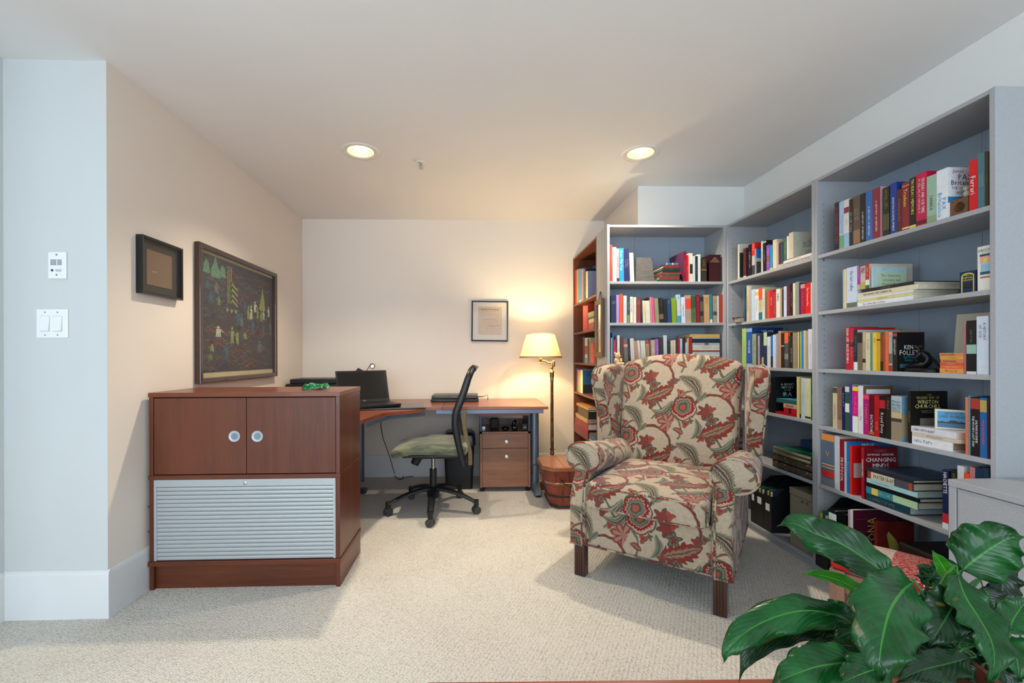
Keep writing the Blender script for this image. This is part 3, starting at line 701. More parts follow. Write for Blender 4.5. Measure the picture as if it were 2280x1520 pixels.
row('C', 4, (1800, 960), 4.75, [
 (1412, 1478, 408, '10244e', 'navy flag', dict(t='HACHETTE', tc=W, tp=(.78, .36), tw=.6, bands=((0, .1, 'd8d8e0'), (.1, .26, 'b82030'),), d=.17)),
 (1500, 1570, 420, '101814', 'black green', dict(t='~6', tc='c8b850', tp=(.9, .12))),
 (1572, 1640, 365, 'c8ccd0', 'white topped', dict(fz=0)),
 (1642, 1700, 440, 'e05020', 'orange', dict(fz=0)),
 (1702, 1760, 380, 'b87078', 'dusty pink', dict(tc='602030')),
 (1762, 1840, 386, '122c4c', 'dark navy', dict(fz=0)),
 (1842, 1905, 386, '18344c', 'petrol blue', dict(fz=0)),
])
# ---- case B
zB = stack('B', 0, (1600, 400), 6.333, [
 (852, 1328, 0, 0, 'c8bcb0', 'patterned', dict(th=.016, t='~34', tc='303038', tw=.8, tp=(.5, .96), hard=0, d=.13)),
 (918, 1328, 0, 0, 'e0dcd8', 'thin white', dict(th=.012, t='~24', tc='b08868', tw=.4, hard=0, d=.12)),
])
row('B', 0, (1600, 400), 6.333, [
 (276, 300, 908, 'd8d4c0', 'ivory', dict(fz=0, cc='cac8b8', cov=[('LAS', '404040', .88, .07, .5, .4), ('#', '123028', .4, .7, 1), ('#', '3a98b0', .6, .3, .6)], d=.15)),
 (352, 390, 966, '5c262c', 'brown-maroon', dict(fz=0, bands=((0, .05, 'd0c0b0'),))),
 (420, 468, 912, '15151c', 'black', dict(t='~10 ', tc=W, tp=(.5, .9), tw=.5)),
 (474, 516, 886, 'b8b0ac', 'red and monochrome', dict(t='~6', tc=W, tp=(.85, .2), bands=((.6, 1, 'd02020'), (0, .3, '38343a')), cc='c8c8c8', d=.2, cov=[('#', 'd01c20', .9, .2, 1), ('M', 'f0e8e0', .88, .12, .5), ('#', '1c78c0', .66, .3, .9), ('~7', W, .7, .04, .5), ('#', '484848', .2, .4, .9)])),
 (605, 630, 862, 'c0bcb8', 'pale grey', dict(tc='606060')),
 (631, 678, 856, '131318', 'black', dict(tc='c0c0c0', tw=.4, bands=((.93, .98, 'b0b0b0'),), cc='1a2024', cov=[])),
 (680, 726, 916, '8448a4', 'purple', dict(tc=W, bands=((.35, .55, '7a3020'),))),
 (728, 764, 924, '1a88c4', 'azure', dict(fz=0, bands=((0, .07, 'c0c830'),), cc='48a080', cov=[])),
 (770, 824, 842, 'd2c6a8', 'cream', dict(fz=0, cc='cfc6ae', cov=[])),
 (825, 851, 872, 'b8a09a', 'dusky', dict(fz=0)),
 (853, 886, 890, '502c38', 'dark wine', dict(fz=0, base=.017)),
 (887, 911, 892, '1c5868', 'deep teal', dict(fz=0, base=.017)),
 (920, 966, 818, '48684a', 'leaf green pictorial', dict(t='~8', tc='b8b890', base=.031)),
 (968, 997, 792, 'dcdce8', 'slim white', dict(fz=0, base=.031)),
 (999, 1058, 742, 'd0c2a2', 'parchment', dict(tc='9a8a60', tp=(.5, .5), tw=.25, base=.031, d=.2, cc='b9b9ab', cov=[('~10', '303838', .55, .16, .42), ('~5', '303838', .66, .08, .22), ('~3', '303838', .73, .05, .08), ('~14', '485058', .44, .06, .7), ('~12', '4a6080', .27, .04, .5), ('~14', '4a6080', .2, .04, .6)])),
])
row('B', 1, (1600, 590), 6.333, [
 (348, 372, 322, '3a5a74', 'steel blue', dict(tc='c0c8d0')),
 (373, 397, 318, '243830', 'dark green', dict(tc='a0b0a0')),
 (398, 432, 286, 'c8b9a0', 'beige', dict(tc='7a6a58')),
 (433, 464, 290, 'a8a8a4', 'grey', dict(fz=0, bands=())),
 (466, 516, 340, 'b8cade', 'pale blue', dict(fz=0, d=.14)),
 (518, 568, 340, 'd6d8d8', 'white', dict(t='~10', tc='282828', tp=(.5, .8), tw=.4, bands=((.8, .92, 'c8b840'),))),
 (570, 618, 316, 'c8bc94', 'orange-capped cream', dict(t='~5', tc='303030', tp=(.45, .3), bands=((.62, 1, 'd84a30'), (0, .23, '206888')))),
 (620, 655, 334, 'd2cebc', 'chalk', dict(t='~8', tc='8a8a78', cc='b8b49c', cov=[])),
 (684, 722, 366, 'c64e2c', 'burnt orange', dict(tc='e0b090')),
 (723, 772, 352, 'c2182a', 'red', dict(t='~6', tc=W, tp=(.6, .4))),
 (773, 812, 372, 'ae2a30', 'brick red', dict(tc='e0a0a0')),
 (815, 868, 334, 'd8d8cf', 'white', dict(t='KING', tc='202020', tp=(.7, .3), tw=.45)),
 (869, 893, 334, 'c0a078', 'tan', dict(fz=0)),
 (894, 920, 336, '2a3a4c', 'slate navy', dict(fz=0)),
 (922, 963, 300, 'c2d0e2', 'pale blue lettered', dict(t='~8', tc='384050', tp=(.75, .4), tw=.6)),
 (965, 1012, 282, '64182e', 'maroon', dict(tc='a86878')),
 (1014, 1050, 260, '15171a', 'black', dict(tc='a0a0a0')),
 (1051, 1086, 254, 'd0cab0', 'cream', dict(tc='6a6a50', tw=.3)),
 (1090, 1138, 234, '8c8e8a', 'grey', dict(tc='c8c8c0')),
 (1139, 1157, 250, '14285c', 'navy', dict(fz=0)),
 (1159, 1222, 264, 'a8162a', 'deep red', dict(t='~12', tc='d8a0a0', tp=(.5, .6), tw=.3, bands=((.86, .99, 'b8907a'),))),
 (1226, 1298, 250, 'd80e22', 'vivid red', dict(t='The Teahouse Fire', tc=W, tp=(.55, .6), tw=.34)),
 (1302, 1330, 240, 'd8d2bc', 'pale cream', dict(fz=0)),
])
row('B', 2, (1600, 700), 6.333, [
 (332, 390, 196, 'a8c86e', 'lime green', dict(tc='789848', tw=.3)),
 (394, 474, 190, '2456a8', 'blue', dict(t='UKRAINE', tc=W, tp=(.52, .34), tw=.3, bands=((.9, .99, '80a8d8'), (0, .08, '90b8e0')), cc='1c3a78', d=.2, cov=[('UKRAINE', W, .915, .055, .8)])),
 (476, 530, 272, '90a488', 'sage pictorial', dict(t='~6', tc='406040', tp=(.6, .4))),
 (531, 553, 280, '4c3428', 'brown', dict(fz=0)),
 (555, 580, 296, 'a2a2bc', 'lilac grey', dict(tc='505068')),
 (581, 610, 284, '202850', 'navy', dict(fz=0, bands=((0, .25, '702838'),))),
 (611, 636, 274, '16222a', 'blue-black', dict(tc='8090a0', bands=((0, .3, 'a8b878'),))),
 (637, 684, 250, '18324c', 'green-topped navy', dict(t='', bands=((.62, 1, 'b2c4a2'),), cc='20303c', cov=[])),
 (686, 734, 310, 'd0d2d6', 'pale grey', dict(t='~7', tc='b03030', tp=(.55, .5), tw=.4)),
 (735, 767, 294, '186cbc', 'blue', dict(fz=0, bands=((0, .35, '202830'),))),
 (768, 790, 284, 'd8dce0', 'thin white', dict(fz=0)),
 (791, 814, 280, 'bcc4dc', 'pale lilac', dict(fz=0)),
 (815, 841, 268, '9890a0', 'mauve', dict(tc='e0e0e8')),
 (843, 880, 230, 'b48c6c', 'tan', dict(tc='705040', tw=.3)),
 (882, 928, 262, '2a1c1c', 'dark brown', dict(fz=0, bands=((.62, .64, 'd8d0c0'),))),
 (930, 984, 255, '4c4c48', 'orange-topped monochrome', dict(t='', bands=((.7, 1, 'd86432'), (.25, .4, '807c74')))),
 (986, 1010, 256, '30302c', 'red-topped', dict(t='~3', tc=W, tp=(.8, .14), bands=((.9, 1, 'b82820'),))),
 (1011, 1045, 300, '241c1c', 'black', dict(tc=W, tp=(.4, .6), cov=[], cc='a83028')),
 (1047, 1114, 252, '8c8668', 'olive', dict(t='~5', tc='504c38', tp=(.85, .2), tw=.2)),
 (1118, 1138, 246, 'd8b890', 'peach', dict(fz=0)),
 (1139, 1150, 246, '202c5c', 'thin navy', dict(fz=0)),
 (1151, 1166, 240, 'b8c850', 'thin lime', dict(fz=0)),
 (1168, 1199, 230, '1a84cc', 'bright blue', dict(fz=0)),
 (1201, 1228, 225, 'd2ba94', 'cream', dict(fz=0)),
 (1229, 1261, 226, 'a8996a', 'khaki', dict(fz=0)),
 (1264, 1330, 205, 'd2d2e4', 'white lilac', dict(t='~9', tc='805890', tw=.3)),
])
zIR = stack('B', 3, (1600, 700), 6.333, [
 (800, 1096, 0, 0, 'a01020', 'flat red', dict(th=.014, t='', d=.16)),
 (915, 1096, 0, 0, 'b81420', 'red', dict(th=.03, t='', bands=((.4, .6, '301010'),), d=.15)),
 (912, 1096, 0, 0, 'c8a080', 'beige', dict(th=.024, t='IRELAND', tc='402820', tp=(.5, .6), d=.15)),
 (812, 1096, 0, 0, '2c5c5c', 'teal', dict(th=.022, t='', top='3898b4', d=.14)),
], what='')
row('B', 3, (1600, 700), 6.333, [
 (1100, 1139, 876, 'c9c282', 'pale yellow', dict(fz=0)),
 (1140, 1162, 890, 'a09850', 'olive yellow', dict(fz=0, bands=((0, .1, '202018'),))),
 (1163, 1214, 895, 'b8c6d6', 'pale blue-grey', dict(t='~12', tc='202830', tp=(.5, .8), tw=.3)),
 (1216, 1298, 902, 'ccce9e', 'pale cream', dict(t='~10', tc='7a7a50', tp=(.6, .6), tw=.2, bands=((.02, .07, '303020'),))),
 (1303, 1330, 906, '2c4a34', 'green and black', dict(t='~12', tc='c0c8b0', tw=.7)),
])
upright('B', 3, 1600 + 700 / 6.333, 1600 + 760 / 6.333, 700 + 880 / 6.333, '14161a', 'black lettered', dict(t='~5', tc='a8a890', tp=(.7, .3), d=.18), 'books on the fourth shelf of the middle grey case')
upright('B', 3, 1600 + 762 / 6.333, 1600 + 798 / 6.333, 700 + 880 / 6.333, '101216', 'black history', dict(t='', d=.185, cov=[('A SECRET', 'c8d0cc', .80, .06, .46, .40), ('HISTORY', 'c8d0cc', .715, .06, .46, .40), ('OF THE', 'a8b0ac', .64, .04, .28, .40), ('IRA', 'a8c0b8', .53, .12, .46, .40)]), 'books on the fourth shelf of the middle grey case')
# ---- case A
row('A', 0, (1340, 480), 7.862, [
 (150, 189, 506, 'd84636', 'red-orange', dict(tc='f0b0a0', tp=(.6, .7))),
])
L = dict(lean=3.0)
row('A', 0, (1340, 480), 7.862, [
 (195, 264, 550, 'e8e2da', 'white', dict(t='~4', tc='c0b0a8', tp=(.5, .5), tw=.2, lean=2)),
 (268, 311, 575, 'dfa6ae', 'pink striped', dict(t='~12', tc='c85868', tw=.7, tp=(.6, .7), bands=((0, .1, '302828'),), lean=2)),
 (315, 396, 568, '2096d8', 'sky blue', dict(t='Boost This Year', tc=W, tp=(.62, .6), tw=.5, lean=2.5)),
 (400, 486, 580, '26265c', 'navy and pink', dict(t='~9|~9', tc='e0b0c8', tp=(.55, .86), lean=2.5)),
 (503, 574, 652, 'e8e4d8', 'cream white', dict(t='~3', tc='808080', tp=(.4, .1), tw=.4, lean=2)),
])
row('A', 0, (1340, 480), 7.862, [
 (1440, 1486, 622, '7c1030', 'wine', dict(tc='c08090', d=.23, cov=[('#', '5a2848', .5, .98, .98)], bands=((.86, .99, '5c0c24'),))),
 (1487, 1526, 690, 'c80e22', 'scarlet', dict(tc='f0c0c0', tw=.35)),
 (1527, 1543, 655, 'd0c8b8', 'thin cream', dict(fz=0)),
 (1544, 1596, 656, 'cfcbc0', 'stone', dict(t='', bands=((.28, .62, '1a2014'),))),
 (1598, 1640, 706, 'c4cad0', 'pale grey', dict(t='~6', tc='707880', tw=.2)),
 (1642, 1686, 706, '1e2838', 'navy', dict(tc='7888a0')),
 (1688, 1734, 676, 'd4dad6', 'white', dict(t='~12', tc='586058', tw=.3)),
 (1745, 1842, 752, '332e24', 'black and gold', dict(t='~6', tc='a08848', tp=(.8, .3), bands=((.5, .53, 'a88858'),))),
 (1888, 2088, 682, '381018', 'thick burgundy', dict(t='NEW|ENGLISH|DICTIONARY', tc='c0a878', tp=(.87, .065), horiz=1, ch=.008, d=.18, cov=[])),
])
stack('A', 0, (1340, 480), 7.862, [
 (965, 1396, 0, 0, '1c4830', 'dark green', dict(th=.0145, t='', d=.2)),
 (1010, 1366, 0, 0, '7a2c26', 'red-brown', dict(th=.0215, t='', d=.2)),
 (1060, 1370, 0, 0, '1c4a34', 'bottle green', dict(th=.016, t='~4', tc='a0b8a0', d=.19, tp=(.3, .2))),
 (1060, 1400, 0, 0, 'a8182c', 'thin crimson', dict(th=.0105, t='', d=.19)),
 (1068, 1368, 0, 0, '10261c', 'black-green', dict(th=.0165, t='', d=.19)),
 (1064, 1368, 0, 0, '143022', 'deep green', dict(th=.0155, t='~4', tc='809880', d=.19)),
 (1084, 1352, 0, 0, '6c2824', 'rust brown', dict(th=.0215, t='', d=.18)),
 (1138, 1345, 0, 0, '2c5c98', 'blue', dict(th=.0145, t='', d=.12, bands=((0, .05, 'd8e0e8'), (.5, .56, 'd8e0e8'), (.56, 1, '48606c')))),
], what='')
row('A', 1, (1340, 620), 6.91, [
 (146, 224, 262, '18284c', 'navy', dict(t='~5|~5', tc=W, tp=(.78, .06), horiz=1, ch=.006)),
 (226, 268, 250, 'a890cc', 'lilac', dict(tc='e0d8f0', tw=.5)),
 (272, 326, 240, 'f0522a', 'bright orange', dict(tc='c03818', tw=.4)),
 (334, 388, 262, 'c6cad0', 'pale grey', dict(t='~10', tc='9098a0', tw=.2, tp=(.6, .5))),
 (392, 432, 280, '3a4a4a', 'charcoal', dict(t='~8', tc='c8d0c8', tp=(.66, .5), bands=((.02, .3, '7a8838'),))),
 (438, 480, 278, 'e0ddd8', 'white', dict(t='SCHOOL WARS', tc='181818', tp=(.66, .54), tw=.5, bands=((.0, .02, 'c04040'),))),
 (486, 533, 285, 'd8d2c0', 'cream', dict(tc='b0a890', tw=.4)),
 (540, 600, 298, '88303c', 'maroon', dict(t='~5|~4', tc='d8c0b0', tp=(.8, .2), bands=())),
])
row('A', 1, (1340, 620), 6.91, [
 (612, 634, 318, '1c3c54', 'dark blue', dict(lean=3, tc='80a0b0')),
 (637, 678, 336, 'd8cc8e', 'straw yellow', dict(lean=4, tc='605838', tw=.5)),
 (684, 752, 340, 'd0cccc', 'light grey', dict(lean=5, tc='a0a0a0', tw=.2)),
 (756, 784, 286, 'b88a6a', 'tan', dict(lean=5, fz=0, cov=[], cc='6a2030')),
 (787, 820, 290, 'e24c8c', 'hot pink', dict(lean=4, tc='c02060', tw=.4)),
 (828, 888, 305, '8a8a6c', 'olive grey', dict(lean=3, tc='6a6a50', tw=.2)),
 (892, 955, 300, '1a1612', 'black pictorial', dict(lean=2, t='~6', tc='7a6a50', tp=(.8, .3), bands=((.15, .35, '6a5a48'),))),
 (957, 1013, 320, '161a20', 'blue-black', dict(lean=2, tc='585848', tp=(.8, .3))),
 (1016, 1074, 306, '1c3e74', 'dark blue', dict(lean=2, t='~4', tc='a0b0c8', tp=(.85, .2))),
 (1084, 1154, 300, '7c9a20', 'apple green', dict(lean=1.6, fz=0)),
 (1166, 1222, 246, 'a8c8dc', 'sky blue', dict(lean=1.6, t='~4', tc='304850', tp=(.9, .14), bands=((0, .25, '3890a8'), (.4, .75, 'b8c0a8')))),
 (1230, 1292, 285, 'ccd2e6', 'pale lilac', dict(lean=1.4, t='COPPER LOUNGE', tc='202838', tp=(.48, .46), tw=.3)),
 (1299, 1381, 255, 'b09484', 'pink patterned', dict(lean=1.2, t='~8|~8', tc='707068', tp=(.28, .5), bands=((.5, .88, 'd8402a'),))),
 (1386, 1455, 250, '4a6c38', 'green', dict(lean=1, t='~4', tc='203018', tp=(.25, .2), bands=((.52, .95, '2c4c34'),))),
 (1461, 1513, 250, '880c2c', 'garnet', dict(lean=1, t='~4', tc='c08890', tp=(.85, .2))),
 (1519, 1570, 258, '5a5446', 'grey-brown', dict(lean=1, t='', bands=((.25, .42, '242028'), (.78, .95, '28242c')))),
 (1577, 1663, 250, 'c29a6c', 'caramel', dict(lean=1, t='~5|~4|~6', tc='302018', tp=(.88, .08), horiz=1, ch=.009)),
 (1669, 1704, 240, '1684a4', 'teal', dict(lean=1, fz=0, bands=((0, .12, 'd8dcdc'),))),
 (1716, 1776, 265, 'a2967e', 'greige', dict(lean=.6, t='~4|~5', tc='383830', tp=(.85, .08), horiz=1, ch=.007, bands=((.28, .42, '484438'),))),
 (1779, 1806, 265, 'd4d6d4', 'narrow white', dict(lean=.4, fz=0)),
 (1810, 1868, 246, 'a24232', 'brick red', dict(lean=.4, fz=0)),
])
LA = 5.0
row('A', 2, (1340, 620), 6.91, [
 (146, 160, 910, 'b8a890', 'thin beige', dict(fz=0)),
 (162, 185, 832, '1c5ca4', 'royal blue', dict(fz=0, d=.16)),
 (188, 218, 945, 'c41818', 'red', dict(fz=0, d=.14)),
 (240, 275, 872, 'd2d2d4', 'white', dict(t='~3', tc='505050', tp=(.5, .2))),
 (290, 342, 905, '52322c', 'brown', dict(lean=1.5, fz=0)),
 (347, 410, 920, '66605a', 'grey-brown', dict(lean=2, bands=((.68, .78, 'c8888a'),), tc='a8a098', tw=.3)),
 (414, 446, 922, '241c1e', 'black', dict(lean=3, tc='909090')),
 (452, 512, 920, 'c2c2be', 'light grey', dict(lean=LA, tc='8a8a88', tw=.3)),
 (518, 566, 958, 'b2866c', 'tan', dict(lean=4, fz=0)),
 (571, 608, 952, 'cec9bc', 'stone', dict(lean=4, tc='58687a', tp=(.4, .3))),
 (613, 686, 955, 'cbc7c0', 'pale grey', dict(lean=3.2, tc='908c88', tw=.3)),
 (691, 740, 955, 'a8886c', 'red-tipped tan', dict(lean=2.4, tc='6a5038', bands=((.88, .98, 'b02820'),))),
 (743, 760, 965, '6a4c40', 'brown', dict(lean=2.4, fz=0)),
 (764, 830, 945, 'b0988a', 'dusty beige', dict(lean=1.6, t='ASHDOWN', tc='e0d0c0', tp=(.45, .5), tw=.5)),
 (834, 882, 925, '8c5ca6', 'purple', dict(lean=1.4, t='~11', tc=W, tw=.6)),
 (886, 950, 905, '38302e', 'espresso', dict(lean=1, fz=0, tc='a89888')),
 (954, 1008, 872, 'b8c6ce', 'pale blue', dict(lean=.8, tc='8898a0', tw=.2)),
 (1012, 1058, 955, '302e2c', 'charcoal', dict(lean=.6, t='~5', tc='707068', tp=(.8, .3))),
 (1062, 1104, 950, 'c8bda6', 'beige', dict(lean=.5, tc='a89880', tw=.3)),
 (1108, 1137, 945, 'd0cabb', 'cream', dict(lean=.4, fz=0)),
 (1140, 1174, 940, '423a36', 'dark brown', dict(lean=.4, fz=0, cov=[], cc='5a1820')),
 (1177, 1204, 930, 'b4162a', 'crimson', dict(fz=0)),
 (1206, 1240, 922, 'b8bed0', 'lilac grey', dict(tc='586070')),
 (1242, 1283, 916, '20201e', 'black', dict(fz=0)),
 (1285, 1322, 985, 'b2c0d0', 'ice blue', dict(tc='6880a0', tw=.3)),
 (1324, 1338, 910, 'c0b088', 'thin straw', dict(fz=0)),
 (1341, 1388, 898, 'a41218', 'red', dict(tc='c89090', tw=.3)),
])
stack('A', 2, (1340, 620), 6.91, [
 (1398, 1808, 0, 0, 'c8c0a8', 'tan', dict(th=.046, t='')),
 (1398, 1812, 1158, 1192, 'b8a828', 'yellow', dict(t='~24', tc='383820')),
 (1398, 1812, 1130, 1158, 'd0d4d0', 'grey white', dict(t='~4', tc='404040', tp=(.15, .15))),
 (1398, 1812, 1092, 1130, 'c4c8cc', 'pale grey', dict(t='~5', tc='202020', tp=(.15, .2))),
 (1396, 1810, 1064, 1092, 'a84038', 'red striped', dict(t='~16', tc='e0c0b8', tw=.3)),
 (1398, 1812, 1040, 1064, 'ccccc4', 'chalk', dict(t='~6', tc='303030', tp=(.15, .2))),
 (1398, 1812, 1014, 1040, 'c8c0b0', 'oat', dict(t='~20', tc='6a5048')),
 (1396, 1812, 986, 1014, 'ccc8be', 'off-white', dict(t='~22', tc='405040')),
 (1394, 1812, 952, 986, 'a8acac', 'grey pictorial', dict(t='~10', tc='303438', tp=(.2, .3), bands=((.45, .6, '6a5c50'),))),
 (1392, 1818, 886, 950, '16203c', 'thick navy', dict(t='', d=.2)),
 (1394, 1816, 872, 886, '9ab0c0', 'thin ice blue', dict(t='', d=.22)),
 (1360, 1816, 816, 872, 'c8a458', 'mustard tan', dict(t='~3', tc='806828', tp=(.1, .1), d=.19)),
], what='')
# ---- case D
row('D', 0, (1250, 500), 5.425, [
 (150, 166, 550, 'c41a20', 'red with white letters', dict(d=.12, t='HISTORY', tc=W, tp=(.5, .9), tw=.8)),
 (167, 186, 545, 'd82c28', 'scarlet', dict(d=.12, fz=0)),
 (188, 212, 538, '8aa46c', 'green', dict(d=.12, tc='c8d0a0')),
 (216, 245, 533, '2a8ccc', 'blue', dict(d=.12, fz=0, bands=((0, .06, 'd0d8e0'),))),
 (247, 268, 535, 'd48878', 'pink', dict(d=.12, tc='a03020')),
 (271, 296, 535, '202022', 'black spiral', dict(d=.12, t='~22', tc='d8d8d8', tw=.7, tp=(.5, .96))),
 (298, 306, 560, 'c8b860', 'thin yellow', dict(d=.12, fz=0)),
 (307, 322, 560, 'd8d4c0', 'cream', dict(d=.12, fz=0, cc='98a4c4', cov=[])),
])
upright('D', 0, 1250 + 380 / 5.425, 1250 + 400 / 5.425, 500 + 495 / 5.425, '4c78c0', 'tall cornflower blue', dict(fz=0, d=.1, **{'in': .16}), 'books on the top shelf of the brown case')
row('D', 1, (1250, 500), 5.425, [
 (262, 283, 978, 'cc4436', 'red', dict(tc='e0a890', d=.18)),
 (284, 303, 978, 'c83a34', 'brick red', dict(tc='e0a890', d=.18)),
 (304, 322, 975, 'b82c30', 'deep red', dict(fz=0, d=.18)),
])
stack('D', 1, (1250, 500), 5.425, [
 (326, 392, 0, 0, 'c03a30', 'rust red', dict(th=.055, t='', d=.19)),
 (330, 392, 0, 0, 'd4ccb0', 'cream', dict(th=.03, t='', d=.15)),
 (326, 392, 0, 0, '34241c', 'dark brown', dict(th=.016, t='', d=.16)),
 (318, 392, 0, 0, '8a9c48', 'moss green', dict(th=.042, t='', d=.18)),
], what='')
row('D', 2, (1250, 720), 5.425, [
 (258, 281, 160, '24241e', 'black', dict(tc='888878')),
 (283, 314, 172, 'd0c8be', 'white and red', dict(t='', bands=((.35, .68, 'b03c34'), (0, .2, '8090b8')))),
 (316, 334, 188, '282838', 'dark blue', dict(fz=0)),
 (335, 352, 178, 'b8a888', 'beige', dict(fz=0, bands=((0, .9, '807858'),))),
 (354, 390, 238, 'e0604c', 'coral', dict(tc='f0b8a8')),
 (391, 412, 300, 'b83830', 'red', dict(fz=0)),
])
row('D', 3, (1250, 720), 5.425, [
 (184, 200, 545, '7064a8', 'violet', dict(t='', bands=((0, .3, '4a7a40'),))),
 (201, 217, 562, 'e08868', 'peach', dict(fz=0)),
 (218, 230, 568, '90a858', 'thin green', dict(fz=0)),
 (231, 256, 562, 'd8dab8', 'pale yellow', dict(fz=0, cc='2c5888', d=.2, cov=[('JUTLAND', '101820', .8, .1, .95), ('1916', 'd8e0e8', .66, .13, .62, .56), ('#', '1c2430', .2, .36, 1)])),
])
stack('D', 4, (1250, 720), 5.425, [
 (156, 318, 0, 0, '8a2420', 'thick dark red', dict(th=.072, t='', d=.24, pc='301818', **{'in': .0})),
 (160, 312, 0, 0, 'a42830', 'red binder', dict(th=.05, **{'in': .0},  t='', d=.25)),
 (172, 310, 0, 0, 'b8a888', 'cream', dict(th=.016, t='', d=.2)),
 (168, 312, 0, 0, 'c8a85c', 'yellow', dict(th=.02, t='', d=.21)),
 (200, 322, 0, 0, '5c4034', 'thick brown', dict(th=.062, t='', d=.2, pc='40342c')),
 (196, 326, 0, 0, '3a342e', 'charcoal', dict(th=.014, t='', d=.22)),
 (180, 324, 0, 0, 'c08c50', 'tan', dict(th=.022, t='', d=.19)),
], what='')
stack('D', 4, (1250, 720), 5.425, [
 (330, 410, 0, 0, 'c8a058', 'small ochre', dict(th=.014, t='', d=.2, **{'in': .004})),
 (330, 410, 0, 0, '2860a0', 'small blue', dict(th=.02, t='', d=.2, **{'in': .004})),
 (330, 410, 0, 0, '2c6c9c', 'small azure', dict(th=.016, t='', d=.2, **{'in': .004})),
 (334, 410, 0, 0, '504840', 'small brown', dict(th=.012, t='', d=.2, **{'in': .004})),
])
# ---- labels: the book's look, then its neighbours, then the shelf
by = {}
for b in BOOKS: by.setdefault((b['case'], b['row'], b['kind']), []).append(b)
def pos(b): 
    l = b['o'].location; return -l.y if b['case'] != 'A' else l.x
for (case, r, kind), L_ in by.items():
    if kind == 'up': L_.sort(key=pos)
    shelf = '%s shelf of %s' % (ROWN[case][r], CASEN[case])
    used = {}
    for i, b in enumerate(L_):
        a = L_[i - 1]['name'] if i else None; c = L_[i + 1]['name'] if i + 1 < len(L_) else None
        if kind == 'up':
            if a and c: lab = '%s book between %s and %s ones, %s' % (b['name'], a, c, shelf)
            else: lab = '%s book at the row end beside the %s one, %s' % (b['name'], a or c, shelf)
            n = len(lab.split())
            if n > 16: lab = '%s book, %s one to one side, %s' % (b['name'], a or c, shelf)
            if len(lab.split()) > 16 or lab in used: lab = '%s book beside %s and %s, %s' % (b['name'], a, c, shelf)
        else:
            if i: lab = '%s book lying on the %s one, %s' % (b['name'], a, shelf)
            else: lab = '%s book at the bottom of the pile, %s' % (b['name'], shelf)
        used[lab] = 1
        cat = 'book'
        tag(b['o'], lab, cat, b['group'])
print('BOOKS', len(BOOKS))
# ------------------------------------------------------------------ storage cabinet with doors above and a roll front below
fl = on_z(332, 1312, 0); fr_ = on_z(753, 1308, 0); bk = on_z(805.5, 1227.5, 0)
CX0, CX1, CY0, CY1 = XL + .022, (fr_.x + bk.x) / 2, (fl.y + fr_.y) / 2, bk.y
CZT = on_y(560, 873, CY0).z; CZM = on_y(560, 1060, CY0).z; CZB = on_y(560, 1249, CY0).z
print('DBG cabinet', CX0, CX1, CY0, CY1, CZT, CZM, CZB)
wood('wood_face', '371405', '683116', 'Z', 1, .42, stripe=.62)
wood('wood_face_x', '371405', '683116', 'X', 1, .42, stripe=.4)
wood('wood_top', '461c0c', '7a3c20', 'X', 1, .33, coat=.1, stripe=.4)
wood('wood_side', '341306', '642e18', 'Z', 1, .36, coat=.15, stripe=.55)
plain('pull_silver', 'c4cad0', .45, .3); plain('aluminium', 'a8adb0', .38, .75); plain('roll_grey', 'b2b7ba', .42, .35); plain('dark_gap', '140c08', .8)
cw = CX1 - CX0; cd = CY1 - CY0
e = empty('storage_cabinet', (CX0, CY0, 0)); tag(e, 'reddish brown storage cabinet with two doors above a grey roll front', 'cabinet')
t = .019
MB().box(-.003, cw + .003, -.004, cd, CZT - .022, CZT).build('top_board', 'wood_top', e, bevel=.002)
MB().box(-.003, cw + .003, -.004, cd, CZM - .011, CZM + .009).build('middle_board', 'wood_face_x', e, bevel=.0015)
MB().box(-.005, cw + .004, -.006, cd, CZB - .016, CZB + .006).build('bottom_board', 'wood_face_x', e, bevel=.0015)
for x in (0, cw - t):
    MB().box(x, x + t, 0, cd, CZM + .009, CZT - .022).build('upper_side', 'wood_side', e, bevel=.001)
    MB().box(x, x + t, 0, cd, CZB + .006, CZM - .011).build('lower_side', 'wood_side', e, bevel=.001)
    MB().box(x, x + t, 0, cd, 0, CZB - .016).build('plinth_side', 'wood_side', e, bevel=.001)
MB().box(t, cw - t, .018, .034, 0, CZB - .016).build('plinth', 'wood_face_x', e)
MB().box(t, cw - t, cd - .006, cd, 0, CZT - .03).build('back_panel', 'wood_side', e)
MB().box(t, cw - t, .025, .03, CZM + .01, CZT - .023).build('door_shadow_gap', 'dark_gap', e)
mid = on_y(548, 950, CY0).x - CX0
for k, (xa, xb) in enumerate(((t + .0025, mid - .0015), (mid + .0015, cw - t - .0025))):
    d = MB().box(xa, xb, .002, .020, CZM + .012, CZT - .0265).build('door', 'wood_face', e, bevel=.0012)
    hx = on_y((522, 573)[k], 971, CY0); hx, hz = hx.x - CX0, hx.z; Rm = Matrix.Rotation(PI / 2, 3, 'X')
    h = MB().lathe([(.0265, -.001), (.027, .002), (.025, .004), (.021, .003), (.018, -.0015), (.014, -.0022), (.011, -.0015), (.0005, -.001)], (hx, .0005, hz), 36, Rm).build('finger_pull', 'pull_silver', d, smooth=50)
    MB().lathe([(.0165, -.0012), (.012, -.0016), (.0005, -.0014)], (hx, -.0012, hz), 28, Rm).build('pull_recess', plain('pull_recess', '7c8c9a', .4, .3), h, smooth=40)
